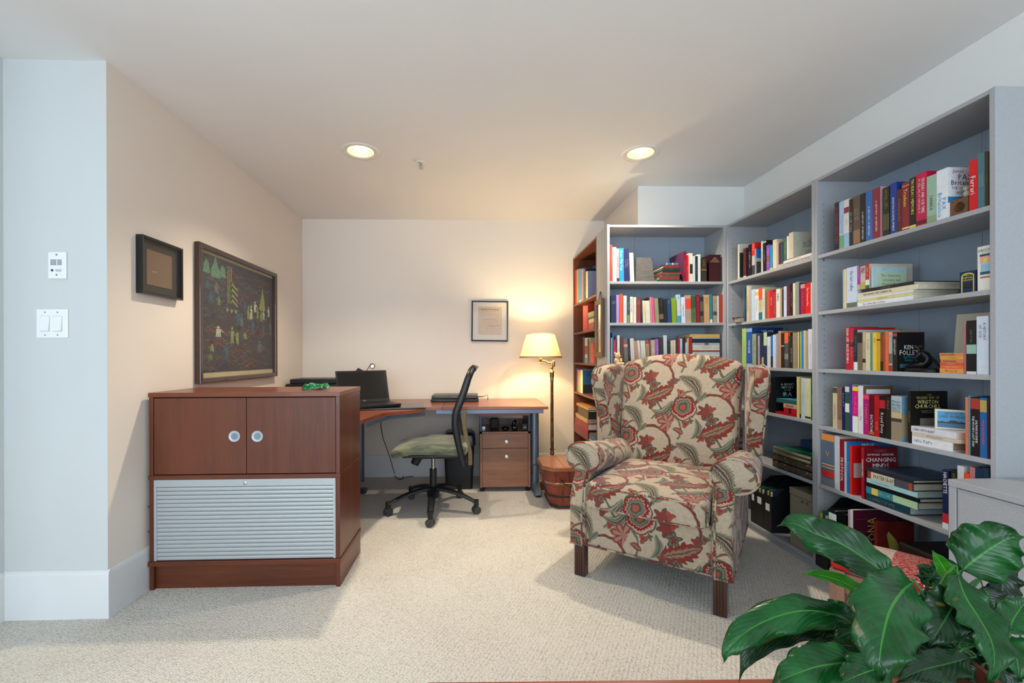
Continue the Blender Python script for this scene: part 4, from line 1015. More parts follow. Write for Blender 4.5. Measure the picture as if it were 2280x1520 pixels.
# roll front: frame, head rail with lock, slats
za, zb_ = CZB + .008, CZM - .013; xa, xb = t + .002, cw - t - .002
MB().box(xa, xb, -.001, .02, zb_ - .034, zb_).build('head_rail', 'roll_grey', e, bevel=.001)
for a, b_ in ((xa, xa + .012), (xb - .012, xb)): MB().box(a, b_, -.001, .02, za, zb_ - .034).build('guide_rail', 'roll_grey', e, bevel=.001)
mb = MB(); n = 18; h_ = (zb_ - .036 - za) / n
for i in range(n):
    z0 = za + i * h_
    prof = [(.007, z0 + .0005), (.004, z0 + .002), (.003, z0 + h_ * .5), (.004, z0 + h_ - .003), (.0075, z0 + h_ - .0008), (.012, z0 + h_ - .0008), (.012, z0 + .0005)]
    mb.rings([[Vector((x, y, z)) for y, z in prof] for x in (xa + .012, xb - .012)])
o = mb.build('roll_front', 'roll_grey', e)
p = on_y(546, 1075, CY0); MB().lathe([(.0085, -.001), (.0085, .003), (.006, .0045), (.0005, .004)], (p.x - CX0, -.001, p.z), 20, Rm).build('lock', 'chrome', e, smooth=40)
# metal corner bracket peeping out beside the wall
for z in (.40, .28): MB().cyl((-.004, .004, z), (-.006, -.006, z), .004, n=10).build('hinge_screw', 'chrome', e)

# green glazed dish on the cabinet
c = on_z(701, 866, CZT)
m, nt, b = newmat('green_glaze'); tc = nt.n('ShaderNodeTexCoord').outputs['Object']
nt.put(b.inputs['Base Color'], nt.ramp(nt.noise(tc, 22, 3, .6, 1.5), [(.3, hexc('06301c')), (.5, hexc('0c6038')), (.62, hexc('2f9060')), (.75, hexc('c8c0a0'))])); b.inputs['Roughness'].default_value = .12; MATS['green_glaze'] = m
e = empty('decorative_dish', (c.x, c.y, CZT), (0, 0, .2)); tag(e, 'small green glazed dish with a wavy rim on top of the brown cabinet', 'dish')
def dish(u, v):
    a = u * 2 * PI; r = (v * .066) * (1 + .10 * math.sin(3 * a + 1) + .05 * math.sin(5 * a)); rr = min(v / .8, 1)
    z = .006 + .022 * rr ** 2 + .005 * math.sin(4 * a) * v
    if v > .8: z -= (v - .8) / .2 * .022
    return (r * math.cos(a) * 1.05, r * math.sin(a) * .8, max(z, .001))
MB().grid(dish, 40, 10).build('bowl', 'green_glaze', e, smooth='all')
MB().sphere((0, 0, .012), (.02, .016, .007)).build('centre', plain('pale_shell', 'd8d0b8', .3), e, smooth='all')

# ------------------------------------------------------------------ pictures
def frame_mesh(w_, h_, fw, dp):
    """frame in local x (along) z (up), facing -y"""
    mb = MB(); o = [(0, 0), (w_, 0), (w_, h_), (0, h_)]; i = [(fw, fw), (w_ - fw, fw), (w_ - fw, h_ - fw), (fw, h_ - fw)]
    for k in range(4):
        j = (k + 1) % 4
        vs = [(o[k][0], 0, o[k][1]), (o[j][0], 0, o[j][1]), (o[j][0], -dp, o[j][1]), (o[k][0], -dp, o[k][1]), (i[k][0], 0, i[k][1]), (i[j][0], 0, i[j][1]), (i[j][0], -dp + .003, i[j][1]), (i[k][0], -dp + .003, i[k][1])]
        mb.add(vs, [(0, 3, 2, 1), (3, 7, 6, 2), (4, 5, 6, 7), (0, 1, 5, 4)])
    return mb
plain('frame_black', '14161a', .3, coat=.2); wood('frame_brown', '1c0e08', '3e2416', 'Z', 1, .25, coat=.5)
m, nt, b = newmat('picture_glass'); lw = nt.n('ShaderNodeLayerWeight'); lw.inputs[0].default_value = .25
lp = nt.n('ShaderNodeBsdfTransparent'); gl = nt.n('ShaderNodeBsdfGlossy'); gl.inputs['Roughness'].default_value = .06
mx = nt.n('ShaderNodeMixShader'); nt.put(mx.inputs[0], nt.m('ADD', .02, nt.m('MULTIPLY', lw.outputs['Facing'], .10))); nt.put(mx.inputs[1], lp.outputs[0]); nt.put(mx.inputs[2], gl.outputs[0])
nt.put(m.node_tree.nodes['Material Output'].inputs[0], mx.outputs[0]); MATS['picture_glass'] = m
def pane(x0, x1, y, z0, z1, par): return MB().add([(x0, y, z0), (x1, y, z0), (x1, y, z1), (x0, y, z1)], [(0, 1, 2, 3)]).build('glazing', 'picture_glass', par)
# small black shadow-box frame
a = on_x(313, 520, XL + .03); b_ = on_x(405, 667, XL + .03)
def wallframe_x(u0, v0, u1, v1, X):
    p = on_x(u0, v0, X); q = on_x(u1, v1, X); return p, q
p = on_x(316, 521, XL + .03); pb = on_x(313, 651, XL + .03); q = on_x(406, 557, XL + .03)
Wd = q.y - p.y; Ht = p.z - pb.z
e = empty('framed_picture', (XL + .002, p.y, pb.z), (0, 0, PI / 2)); tag(e, 'small deep black frame with dark mat and brown print on beige wall', 'picture')
frame_mesh(Wd, Ht, .012, .032).build('frame', 'frame_black', e)
MB().box(.01, Wd - .01, -.010, -.006, .01, Ht - .01).build('mat_board', plain('mat_dark', '3c3832', .7), e)
MB().box(Wd * .18, Wd * .80, -.012, -.0101, Ht * .18, Ht * .80).build('print', plain('print_brown', '7a6450', .6, noise=.1, nscale=300), e)
mb = MB(); lettering(mb, '~6', (Wd * .36, -.0125, Ht * .43), (1, 0, 0), (0, 0, 1), Wd * .3, .008, seed=4); lettering(mb, '~5', (Wd * .62, -.0125, Ht * .22), (1, 0, 0), (0, 0, 1), Wd * .2, .004, seed=5)
mb.build('drawn_marks', plain('chalk_line', 'cdbf98', .7), e)
pane(.012, Wd - .012, -.026, .012, Ht - .012, e)
# large dark picture
p = on_x(445, 537, XL + .035); pb = on_x(441, 855, XL + .035); q = on_x(617, 606, XL + .035)
Wd = q.y - p.y; Ht = p.z - pb.z
e = empty('framed_picture', (XL + .002, p.y, pb.z), (0, 0, PI / 2)); tag(e, 'large brown framed dark folk picture with green towers on beige wall', 'picture')
frame_mesh(Wd, Ht, .030, .036).build('frame', 'frame_brown', e, bevel=.005)
MB().box(.028, Wd - .028, -.008, -.004, .028, Ht - .028).build('mat_board', plain('mat_cream', 'b8ad8e', .7), e)
m, nt, b = newmat('dark_art'); tc = nt.n('ShaderNodeTexCoord').outputs['Object']
n1 = nt.noise(nt.v('MULTIPLY', tc, (1, 1, 2.2)), 9, 5, .65, 2.0); n2 = nt.noise(tc, 26, 4, .6, 1.4)
base = nt.ramp(n1, [(.30, hexc('20262c')), (.45, hexc('323a42')), (.50, hexc('5c3632')), (.515, hexc('2a3036')), (.6, hexc('3a444c')), (.63, hexc('563632')), (.65, hexc('2a3036'))])
nt.put(b.inputs['Base Color'], nt.mix(nt.m('MULTIPLY', nt.ramp(n2, [(.58, (0, 0, 0, 1)), (.62, (1, 1, 1, 1)), (.66, (0, 0, 0, 1))]), .35), base, hexc('5a6a50'))); b.inputs['Roughness'].default_value = .7; MATS['dark_art'] = m
ax0, ax1, az0, az1 = .033, Wd - .036, .062, Ht - .045
MB().box(ax0, ax1, -.011, -.0081, az0, az1).build('painting', 'dark_art', e)
aw, ah = ax1 - ax0, az1 - az0
def blob(mb, cx, cz, rx, rz, n=9, wob=.25, seed=0, dy=-.0118, a0=0):
    r = random.Random(seed); pts = []
    for i in range(n):
        a = 2 * PI * i / n + a0; k = 1 + r.uniform(-wob, wob); pts.append((ax0 + cx * aw + rx * k * math.cos(a), dy, az0 + cz * ah + rz * k * math.sin(a)))
    mb.add(pts, [tuple(range(n))[::1]])
def poly2(mb, pts, dy=-.0116): mb.add([(ax0 + a * aw, dy, az0 + b_ * ah) for a, b_ in pts], [tuple(range(len(pts)))])
mb = MB()
for cx, sc_ in ((.07, .6), (.17, 1.0), (.255, .55)):
    z0 = .84 if sc_ < 1 else .82
    poly2(mb, [(cx - .045 * sc_ - .01, z0), (cx + .045 * sc_ + .01, z0), (cx + .05 * sc_, z0 + .07), (cx + .03 * sc_, z0 + .10), (cx + .012, z0 + .13 * sc_ + .02), (cx, z0 + .16 * sc_ + .03), (cx - .012, z0 + .13 * sc_ + .02), (cx - .03 * sc_, z0 + .10), (cx - .05 * sc_, z0 + .07)])
mb.build('green_towers', plain('art_green', '587e66', .7, noise=.35, nscale=120), e)
mb = MB()
for x in (.315, .338, .36): poly2(mb, [(x, .62), (x + .008, .62), (x + .008, .96), (x, .96)])
for k in range(4): poly2(mb, [(.36, .80 - k * .05), (.44, .75 - k * .05), (.45, .76 - k * .05), (.36, .825 - k * .05)])
poly2(mb, [(.76, .62), (.87, .62), (.85, .76), (.82, .86), (.80, .76)]); blob(mb, .44, .30, .018, .05, 8, .3, 3); 
for k in range(3): blob(mb, .31 + k * .055, .555, .012, .014, 10, .1, k)
mb.build('tree_and_bell', plain('art_olive', '7c8650', .7, noise=.35, nscale=120), e)
plain('art_blue', '3e5864', .7, noise=.3, nscale=150); plain('art_pale', 'a8ab96', .7, noise=.25, nscale=160)
rr = random.Random(9)
def strokes(n, seed, name, mat, x0, x1, z0, z1, L_, th, dy):
    r = random.Random(seed); mb = MB()
    for k in range(n):
        x, z = r.uniform(x0, x1), r.uniform(z0, z1); pts = []; ph = r.uniform(0, 6); st = L_ / 8 * r.uniform(.5, 1.2); sl = r.uniform(-.25, .25)
        for i in range(9): pts.append((min(.99, x + i * st), min(.985, max(.01, z + .014 * math.sin(i * .9 + ph) + sl * i * st))))
        poly2(mb, pts + [(a, b_ + th * (1 + .4 * math.sin(k + a * 60))) for a, b_ in reversed(pts)], dy)
    mb.build(name, mat, e)
plain('art_red', '80443c', .7, noise=.2, nscale=90); plain('art_grey', '5a636c', .7, noise=.3, nscale=90); plain('art_moss', '626e4e', .7, noise=.3, nscale=90); plain('art_ink', '141416', .7)
strokes(70, 1, 'grey_contours', 'art_grey', .01, .85, .02, .96, .14, .004, -.01125); strokes(46, 2, 'moss_contours', 'art_moss', .01, .85, .1, .96, .11, .004, -.0113)
strokes(26, 3, 'red_streams', 'art_red', .02, .80, .03, .40, .18, .007, -.0114); strokes(10, 4, 'upper_red_streams', 'art_red', .02, .80, .60, .92, .14, .006, -.0114)
for k, (cx, cz, h_, mt, ms) in enumerate(((.45, .43, .15, 'art_blue', 1), (.50, .42, .13, 'art_grey', 1), (.60, .50, .14, 'art_olive', 1), (.64, .50, .15, 'art_pale', 1), (.66, .36, .16, 'art_blue', 1), (.70, .58, .12, 'art_pale', 1), (.74, .52, .12, 'art_olive', .8), (.80, .50, .12, 'art_olive', .9), (.84, .52, .11, 'art_pale', .8), (.83, .34, .17, 'art_blue', .9), (.93, .56, .12, 'art_pale', .8), (.96, .36, .18, 'art_grey', .8), (.20, .30, .10, 'art_pale', 1.5), (.37, .25, .16, 'art_olive', 1), (.30, .10, .16, 'art_blue', 1.1), (.55, .56, .10, 'art_blue', .8), (.08, .70, .08, 'art_blue', 1.2), (.18, .68, .10, 'art_grey', 1.1), (.12, .59, .10, 'art_blue', 1.3), (.21, .58, .09, 'art_moss', 1), (.77, .17, .13, 'art_grey', 1.6), (.55, .30, .07, 'art_olive', 1.1), (.13, .17, .07, 'art_olive', 1.0), (.11, .10, .06, 'art_moss', 1.2))):
    mb = MB(); r = random.Random(k + 60); w_ = .024 * ms
    poly2(mb, [(cx - w_ * .35, cz + h_ * .80), (cx + w_ * .35, cz + h_ * .80), (cx + w_ * .45, cz + h_ * .9), (cx + w_ * .2, cz + h_), (cx - w_ * .25, cz + h_ * .99), (cx - w_ * .45, cz + h_ * .9)], -.0117)
    poly2(mb, [(cx - w_ * r.uniform(.7, 1), cz + h_ * .4), (cx - w_ * .1, cz + h_ * .36), (cx + w_ * r.uniform(.7, 1), cz + h_ * .42), (cx + w_ * .7, cz + h_ * .74), (cx - w_ * .6, cz + h_ * .76)], -.0117)
    for q in (-.7, 0, .7): poly2(mb, [(cx + w_ * (q - .26 + r.uniform(-.1, .1)), cz), (cx + w_ * (q + .2), cz + .01), (cx + w_ * (q * .7 + .25), cz + h_ * .38), (cx + w_ * (q * .7 - .22), cz + h_ * .38)], -.0117)
    sg_ = r.choice((-1, 1)); poly2(mb, [(cx + sg_ * w_ * .6, cz + h_ * .7), (cx + sg_ * w_ * 1.6, cz + h_ * .45), (cx + sg_ * w_ * 1.7, cz + h_ * .52), (cx + sg_ * w_ * .8, cz + h_ * .78)][::sg_], -.0117)
    mb.build('painted_figure', mt, e)
pane(.03, Wd - .03, -.028, .03, Ht - .03, e)
# drawing on the rear wall
p = on_y(1049, 669, YB - .02); q = on_y(1131, 759, YB - .02); Wd = q.x - p.x; Ht = p.z - q.z
e = empty('framed_picture', (p.x, YB - .002, q.z), (0, .014, 0)); tag(e, 'thin black framed technical drawing hanging above the desk', 'picture')
frame_mesh(Wd, Ht, .012, .02).build('frame', 'frame_black', e)
MB().box(.010, Wd - .010, -.008, -.004, .010, Ht - .010).build('mat_board', plain('mat_pale', 'cdc3b8', .7), e)
MB().box(Wd * .19, Wd * .82, -.0085, -.0078, Ht * .17, Ht * .85).build('print', plain('print_paper', 'c3ae96', .7), e)
mb = MB(); Lx = lambda a: Wd * a; Lz = lambda a: Ht * a
def ln(x0, z0, x1, z1, t=.0012):
    d = Vector((x1 - x0, 0, z1 - z0)); n = Vector((-d.z, 0, d.x)).normalized() * t / 2; a = Vector((x0, -.0092, z0)); b_ = Vector((x1, -.0092, z1)); mb.add([a - n, b_ - n, b_ + n, a + n], [(0, 1, 2, 3)])
def arc(cx, cz, r, a0, a1, n=14, ez=1.0):
    pts = [(cx + r * math.cos(a0 + (a1 - a0) * i / n), cz + r * ez * math.sin(a0 + (a1 - a0) * i / n)) for i in range(n + 1)]
    for (x0, z0), (x1, z1) in zip(pts, pts[1:]): ln(x0, z0, x1, z1)
ln(Lx(.19), Lz(.17), Lx(.82), Lz(.17)); ln(Lx(.19), Lz(.85), Lx(.82), Lz(.85)); ln(Lx(.19), Lz(.17), Lx(.19), Lz(.85)); ln(Lx(.82), Lz(.17), Lx(.82), Lz(.85))
for zz in (.80, .78, .70, .66): ln(Lx(.25), Lz(zz), Lx(.76), Lz(zz), .0022 if zz > .7 else .0012)
arc(Lx(.5), Lz(.95), Wd * .42, -2.2, -.95, 14, .55); ln(Lx(.35), Lz(.62), Lx(.35), Lz(.8)); ln(Lx(.25), Lz(.62), Lx(.28), Lz(.8)); ln(Lx(.75), Lz(.62), Lx(.72), Lz(.8))
for k in range(9): ln(Lx(.27 + k * .055), Lz(.78), Lx(.27 + k * .055), Lz(.80), .004)
arc(Lx(.5), Lz(.50), Wd * .2, 0, 2 * PI, 20, .28)
for k in range(6): arc(Lx(.34 + k * .06), Lz(.52), Wd * .03, 0, PI, 6)
arc(Lx(.32), Lz(.32), Wd * .12, 0, 2 * PI, 20); arc(Lx(.32), Lz(.30), Wd * .08, .2, 2.9, 8); ln(Lx(.55), Lz(.17), Lx(.55), Lz(.38)); arc(Lx(.55), Lz(.38), Wd * .085, PI, 2 * PI, 10); ln(Lx(.465), Lz(.385), Lx(.635), Lz(.385), .004)
arc(Lx(.74), Lz(.33), Wd * .09, PI / 2, 1.5 * PI, 10); ln(Lx(.7), Lz(.40), Lx(.76), Lz(.40), .004)
mb.build('drawn_lines', plain('ink_line', '7a6a5c', .7), e)
pane(.012, Wd - .012, -.0155, .012, Ht - .012, e)

# ------------------------------------------------------------------ L-shaped desk
DZ = .722
zz = DZ
wood('desk_top', '5c2818', '94503a', 'X', 1, .3, coat=.2, stripe=.3)
plain('desk_steel', '6c7a8c', .35, .6); plain('desk_steel_dark', '3c444e', .4, .5)
DXR = on_z(1222, 905, DZ).x; DYF = on_z(1100, 905, DZ).y
print('DBG desk', DXR, DYF)
e = empty('desk', (0, 0, 0)); tag(e, 'L-shaped reddish brown desk on steel legs along the beige walls', 'desk')
th = .024; YD1 = YB - .03
seam = on_z(985, 905, DZ).x
MB().box(seam + .001, DXR, DYF, YD1, DZ - th, DZ).build('straight_top', 'desk_top', e, bevel=.002)
# corner top with concave front edge
P = [on_z(u, v, DZ) for u, v in ((940, 911), (905, 914), (880, 916), (860, 918), (848, 921), (830, 926), (808, 934))]
LXE = P[-1].x
pts = [(seam - .001, DYF), (seam - .15, DYF - .012)] + [(p.x, p.y) for p in P] + [(LXE - .02, 2.62), (XL + .02, 2.62), (XL + .02, YD1), (seam - .001, YD1)]
mb = MB(); mb.prism(pts[::-1], DZ - th, DZ, lambda a, b_, d: (a, b_, d)); mb.build('corner_top', 'desk_top', e)
# steel rail under the front edge
mb = MB().box(seam - .05, DXR - .035, DYF + .012, DYF + .05, DZ - th - .032, DZ - th - .0005); mb.build('front_rail', 'desk_steel', e, bevel=.002)
q = [(x + .012, y + .03) for x, y in pts[1:9]]
mb = MB(); mb.rings([[Vector((x, y, DZ - th - .03)), Vector((x, y + .02, DZ - th - .03)), Vector((x, y + .02, DZ - th)), Vector((x, y, DZ - th))] for x, y in q[::-1]]); mb.build('corner_rail', 'desk_steel', e)
MB().box(XL + .1, DXR - .05, YD1 - .06, YD1 - .03, DZ - th - .04, DZ - th).build('rear_rail', 'desk_steel_dark', e)
def desk_leg(x, yf, yb):
    l = MB(); l.cyl((x, (yf + yb) / 2 - .05, .03), (x, (yf + yb) / 2 - .05, DZ - th), .036, n=24); L_ = l.build('leg', 'desk_steel', e, smooth=40)
    f = MB(); f.rings([[Vector((x + sx * w2, y, z)) for sx, z in ((-1, .012), (1, .012), (.8, h2), (-.8, h2))] for y, w2, h2 in ((yf, .028, .035), (yf + .03, .034, .045), ((yf + yb) / 2 - .05, .04, .075), (yb - .03, .034, .045), (yb, .028, .035))]); f.build('foot', 'desk_steel', L_, bevel=.006)
    g = MB().cyl((x, yf + .03, 0), (x, yf + .03, .014), .022, n=16).cyl((x, yb - .03, 0), (x, yb - .03, .014), .022, n=16); g.build('foot_glide', 'dark_gap', L_)
p = on_z(1196, 1087, .05); desk_leg(p.x, 3.50, 4.05)
p2 = on_z(840, 1062, .03)
L_ = MB().cyl((-.98, 3.92, .03), (-.98, 3.92, DZ - th), .034, n=24).build('leg', 'desk_steel', e, smooth=40)
MB().box(-1.35, p2.x, 3.62, 3.70, .012, .045).build('foot', 'desk_steel_dark', L_, bevel=.01)

# ------------------------------------------------------------------ office chair, seen from the side
plain('chair_black', '17191c', .38); plain('chair_black_soft', '1a1c20', .55); plain('caster_grey', '3c3e40', .45)
m, nt, b = newmat('seat_fabric'); tc = nt.n('ShaderNodeTexCoord').outputs['Object']
f = nt.noise(nt.v('MULTIPLY', tc, (1, 3.5, 3)), 6, 5, .6, .6); 
nt.put(b.inputs['Base Color'], nt.ramp(f, [(.3, hexc('2c3228')), (.5, hexc('565b46')), (.70, hexc('86866a'))])); b.inputs['Roughness'].default_value = .75; b.inputs['Sheen Weight'].default_value = .3
nt.put(b.inputs['Normal'], nt.bump(nt.noise(tc, 300, 2), .2, .001)); MATS['seat_fabric'] = m
cc = on_z(957, 1120, 0); hub = Vector((-.29, 3.26, 0))
e = empty('office_chair', hub); tag(e, 'black office chair on casters with olive grey seat at the desk', 'office chair')
def arm_pts(a):
    pts = []
    for i in range(8):
        s_ = i / 7; r = .03 + .29 * s_; z = .155 - .075 * s_ ** 1.8; pts.append((r * math.cos(a), r * math.sin(a), z))
    return pts
base = MB(); base.lathe([(.035, .09), (.045, .10), (.048, .16), (.036, .175), (.02, .18)], n=24).build('base_hub', 'chair_black', e, smooth=40)
for k in range(5):
    a = math.radians(-90 + 72 * k + 1.5); pts = arm_pts(a); rings = []
    for i, p in enumerate(pts):
        s_ = i / 7; hw = .030 - .008 * s_; hh = .022 - .007 * s_; tx = Vector((-math.sin(a), math.cos(a), 0))
        c0 = Vector(p); rings.append([c0 + tx * (hw * math.cos(t_)) + Vector((0, 0, hh * math.sin(t_) * (1 if math.sin(t_) > 0 else .6))) for t_ in [2 * PI * j / 12 for j in range(12)]])
    L_ = MB().rings(rings).build('base_arm', 'chair_black', e, smooth=50)
    ex, ey = .325 * math.cos(a), .325 * math.sin(a)
    MB().cyl((ex, ey, .055), (ex, ey, .098), .018, n=16).build('caster_stem', 'chair_black', L_, smooth=40)
    ca = a + (.5, .2, -.3, .7, 0)[k]; dx, dy = math.cos(ca + .6), math.sin(ca + .6); px_, py_ = -dy, dx
    w2 = MB()
    for s_ in (-1, 1):
        c0 = Vector((ex + px_ * .013 * s_, ey + py_ * .013 * s_, .0275)); w2.cyl(c0 - Vector((px_, py_, 0)) * .009, c0 + Vector((px_, py_, 0)) * .009, .027, n=20)
    w2.sphere((ex, ey, .036), (.022, .022, .022), 12, 8)
    w2.build('caster', 'caster_grey', L_, smooth=40)
MB().cyl((0, 0, .17), (0, 0, .30), .026, n=20).build('gas_cover', 'chair_black', e, smooth=40)
MB().cyl((0, 0, .29), (0, 0, .39), .014, n=16).build('gas_piston', 'chrome', e, smooth=40)
MB().rbox((.01, 0, .404), (.13, .07, .02), .012).build('mechanism', 'chair_black', e, smooth=40)
MB().cyl((-.11, 0, .385), (-.135, 0, .335), .034, .03, n=18).build('tension_knob', 'chair_black_soft', e, smooth=40)
for (x, z) in ((.0, .40),): MB().cyl((x, -.072, z), (x, -.076, z), .006, n=10).build('bolt', 'chrome', e)
def crown(p):
    x, y, z = p; s_ = (x + .235) / .47
    top = z > 0; z2 = z + (.010 * math.sin(PI * min(max(s_, 0), 1)) if top else 0)
    if s_ < .3: z2 -= .026 * ((.3 - max(s_, 0)) / .3) ** 1.6
    z2 -= .02 * (1 - s_) * (0 if top else -.5)
    z2 += (.006 * (abs(y) / .23) ** 3 if top else 0)
    return (x, y, z2)
MB().rbox((-.012, 0, .468), (.262, .222, .034), .030, 4, 14, crown).build('seat', 'seat_fabric', e, smooth='all')
MB().rbox((.02, 0, .430), (.215, .20, .008), .007).build('seat_shell', 'chair_black', e, smooth='all')
# backrest: curved side rails, top and bottom bars, mesh between, spine behind
bp = [(1034, 1037), (1027, 1010), (1019, 975), (1014, 945), (1015, 918), (1025, 893), (1034, 868), (1041, 845), (1049, 826), (1058, 818)]
prof = []
for u, v in bp:
    p = on_y(u, v, hub.y - .2); prof.append((p.x - hub.x, p.z))
def bprof(s_):
    t_ = s_ * (len(prof) - 1); i = min(int(t_), len(prof) - 2); f_ = t_ - i; return (prof[i][0] * (1 - f_) + prof[i + 1][0] * f_, prof[i][1] * (1 - f_) + prof[i + 1][1] * f_)
def bw(s_): return .238 + .02 * math.sin(PI * s_) - .05 * max(0, s_ - .85) / .15
N = 24
for sg in (-1, 1):
    rings = []
    for i in range(N + 1):
        s_ = i / N; x, z = bprof(s_); x2, z2 = bprof(min(1, s_ + .03)); x1, z1 = bprof(max(0, s_ - .03)); t_ = Vector((x2 - x1, 0, z2 - z1)).normalized(); nrm = Vector((t_.z, 0, -t_.x)); wv = Vector((0, 1, 0))
        c0 = Vector((x, sg * bw(s_), z)); hw = .019 + .006 * math.sin(PI * s_); rings.append([c0 + nrm * hw * math.cos(q_) + wv * .012 * math.sin(q_) for q_ in [2 * PI * j / 10 for j in range(10)]])
    MB().rings(rings).build('back_rail', 'chair_black', e, smooth=60)
for s_ in (0.02, .985):
    x, z = bprof(s_); MB().tube([(x + .0 + .015 * math.cos(y_ / bw(s_) * PI / 2), y_, z) for y_ in [bw(s_) * (-1 + 2 * i / 10) for i in range(11)]], .012).build('back_bar', 'chair_black', e, smooth=60)
m, nt, b = newmat('mesh_cloth'); tc = nt.n('ShaderNodeTexCoord').outputs['Object']; vo = nt.n('ShaderNodeTexVoronoi'); nt.put(vo.inputs['Vector'], tc); vo.inputs['Scale'].default_value = 260; vo.feature = 'DISTANCE_TO_EDGE'
b.inputs['Base Color'].default_value = hexc('1c2024'); b.inputs['Roughness'].default_value = .6
tr = nt.n('ShaderNodeBsdfTransparent'); mx = nt.n('ShaderNodeMixShader'); nt.put(mx.inputs[0], nt.m('LESS_THAN', vo.outputs['Distance'], .09)); nt.put(mx.inputs[1], tr.outputs[0]); nt.put(mx.inputs[2], b.outputs[0]); nt.put(m.node_tree.nodes['Material Output'].inputs[0], mx.outputs[0]); MATS['mesh_cloth'] = m
def meshf(u, v): 
    x, z = bprof(v); y_ = (-1 + 2 * u) * bw(v); return (x + .03 * (1 - (y_ / bw(v)) ** 2), y_, z)
MB().grid(meshf, 12, 24).build('back_mesh', 'mesh_cloth', e, smooth='all')
tr_ = plain('bracket_tan', '6e5e42', .5)
sp = [(1044, 1032), (1043, 1005), (1036, 978), (1030, 950), (1031, 915)]
pp = [on_y(u + 3, v, hub.y) for u, v in sp]
rings = []
for i, p in enumerate(pp):
    w_ = (.045, .04, .028, .02, .014)[i]; rings.append([Vector((p.x - hub.x + .012 * a, w_ * b_, p.z)) for a, b_ in ((-1, -1), (1, -1), (1.4, 0), (1, 1), (-1, 1))])
MB().rings(rings).build('back_spine', tr_, e, smooth=50)
MB().tube([(pp[0].x - hub.x, 0, pp[0].z + .01), (.15, 0, .40), (.08, 0, .40)], .018).build('back_bracket', 'chair_black', e, smooth=60)

# ------------------------------------------------------------------ waste bin
x0, x1 = on_z(987, 1091, 0).x, on_z(1057, 1091, 0).x; yb = on_z(1020, 1091, 0).y
zt = on_y(1020, 965, yb).z
e = empty('waste_bin', ((x0 + x1) / 2, yb + .14, 0)); tag(e, 'black plastic waste bin with swing lid under the desk', 'waste bin')
w0 = (x1 - x0) / 2
def rr4(hx, hy, z, r=.03, n=5):
    out = []
    for cx_, cy2, a0 in ((hx - r, hy - r, 0), (-hx + r, hy - r, PI / 2), (-hx + r, -hy + r, PI), (hx - r, -hy + r, 1.5 * PI)):
        for i in range(n): a = a0 + PI / 2 * i / (n - 1); out.append(Vector((cx_ + r * math.cos(a), cy2 + r * math.sin(a), z)))
    return out
MB().rings([rr4(w0 * .86, .12, 0), rr4(w0 * .98, .135, zt - .1)]).build('bin_body', plain('bin_black', '1a1c1e', .45), e, smooth=40)
lid = MB().rings([rr4(w0 * 1.06, .145, zt - .1), rr4(w0 * 1.06, .145, zt - .065), rr4(w0 * .98, .135, zt - .02), rr4(w0 * .8, .1, zt)]).build('bin_lid', plain('bin_lid_black', '202326', .3), e, smooth=40)
MB().box(w0 * .2, w0 * .6, -.150, -.142, zt - .085, zt - .07).build('lid_latch', 'chrome', lid)

# ------------------------------------------------------------------ drawer pedestal
x0 = on_z(1069, 1088, 0.03).x; x1 = on_y(1181, 1000, on_z(1100, 1087, .03).y).x; yf = on_z(1100, 1087, .03).y
e = empty('drawer_pedestal', (x0, yf, 0)); tag(e, 'brown wheeled drawer unit with two round knobs under the desk', 'drawer unit')
pw = x1 - x0; zb = on_y(1120, 1085, yf).z; zt = on_y(1120, 919, yf).z; zs = on_y(1120, 961, yf).z; zm = on_y(1120, 998, yf).z
wood('ped_wood', '6a4030', '94664e', 'X', 1, .45, stripe=.35); wood('ped_wood_z', '6a4030', '94664e', 'Z', 1, .45, stripe=.35); dd = .42
for x in (0, pw - .018): MB().box(x, x + .018, 0, dd, zb, zs).build('side_panel', 'ped_wood_z', e)
for x in (0, pw - .018): MB().box(x + .002, x + .014, .01, dd, zs, zt - .02).build('upper_side', 'desk_steel_dark', e)
MB().box(-.02, pw - .01, -.02, dd, zt - .02, zt).build('top_board', 'ped_wood', e, bevel=.004)
MB().box(.018, pw - .018, .0125, dd, zs - .016, zs).build('open_shelf', 'wood_side', e); MB().box(0, pw, 0, .012, zs - .016, zs).build('shelf_edge', 'ped_wood', e)
MB().box(.018, pw - .018, dd - .01, dd, zb, zs + .05).build('back_panel', 'wood_side', e)
MB().box(.018, pw - .018, .01, dd, zb, zb + .015).build('bottom_panel', 'wood_side', e)
for z0, z1, kz in ((zm + .0015, zs - .018, on_y(1128, 983, yf).z), (zb + .004, zm - .0015, on_y(1127, 1016, yf).z)):
    d = MB().box(.020, pw - .020, .001, .018, z0, z1).build('drawer', 'ped_wood', e, bevel=.001)
    MB().box(.019, pw - .019, .0175, .02, z0 - .003, z1 + .003).build('drawer_gap', 'dark_gap', d)
    kx = on_y(1128, 983, yf).x - x0
    MB().lathe([(.014, 0), (.014, .004), (.007, .006), (.007, .014), (.011, .018), (.011, .024), (.0005, .026)], (kx, .001, kz), 20, Rm).build('knob', plain('knob_steel', 'cfd0d0', .3, .4), d, smooth=40)
for x in (.02, pw - .02):
    for y_ in (.04, dd - .05): MB().box(x - .018, x + .018, y_ - .02, y_ + .02, 0, zb).build('caster', 'dark_gap', e, bevel=.008)
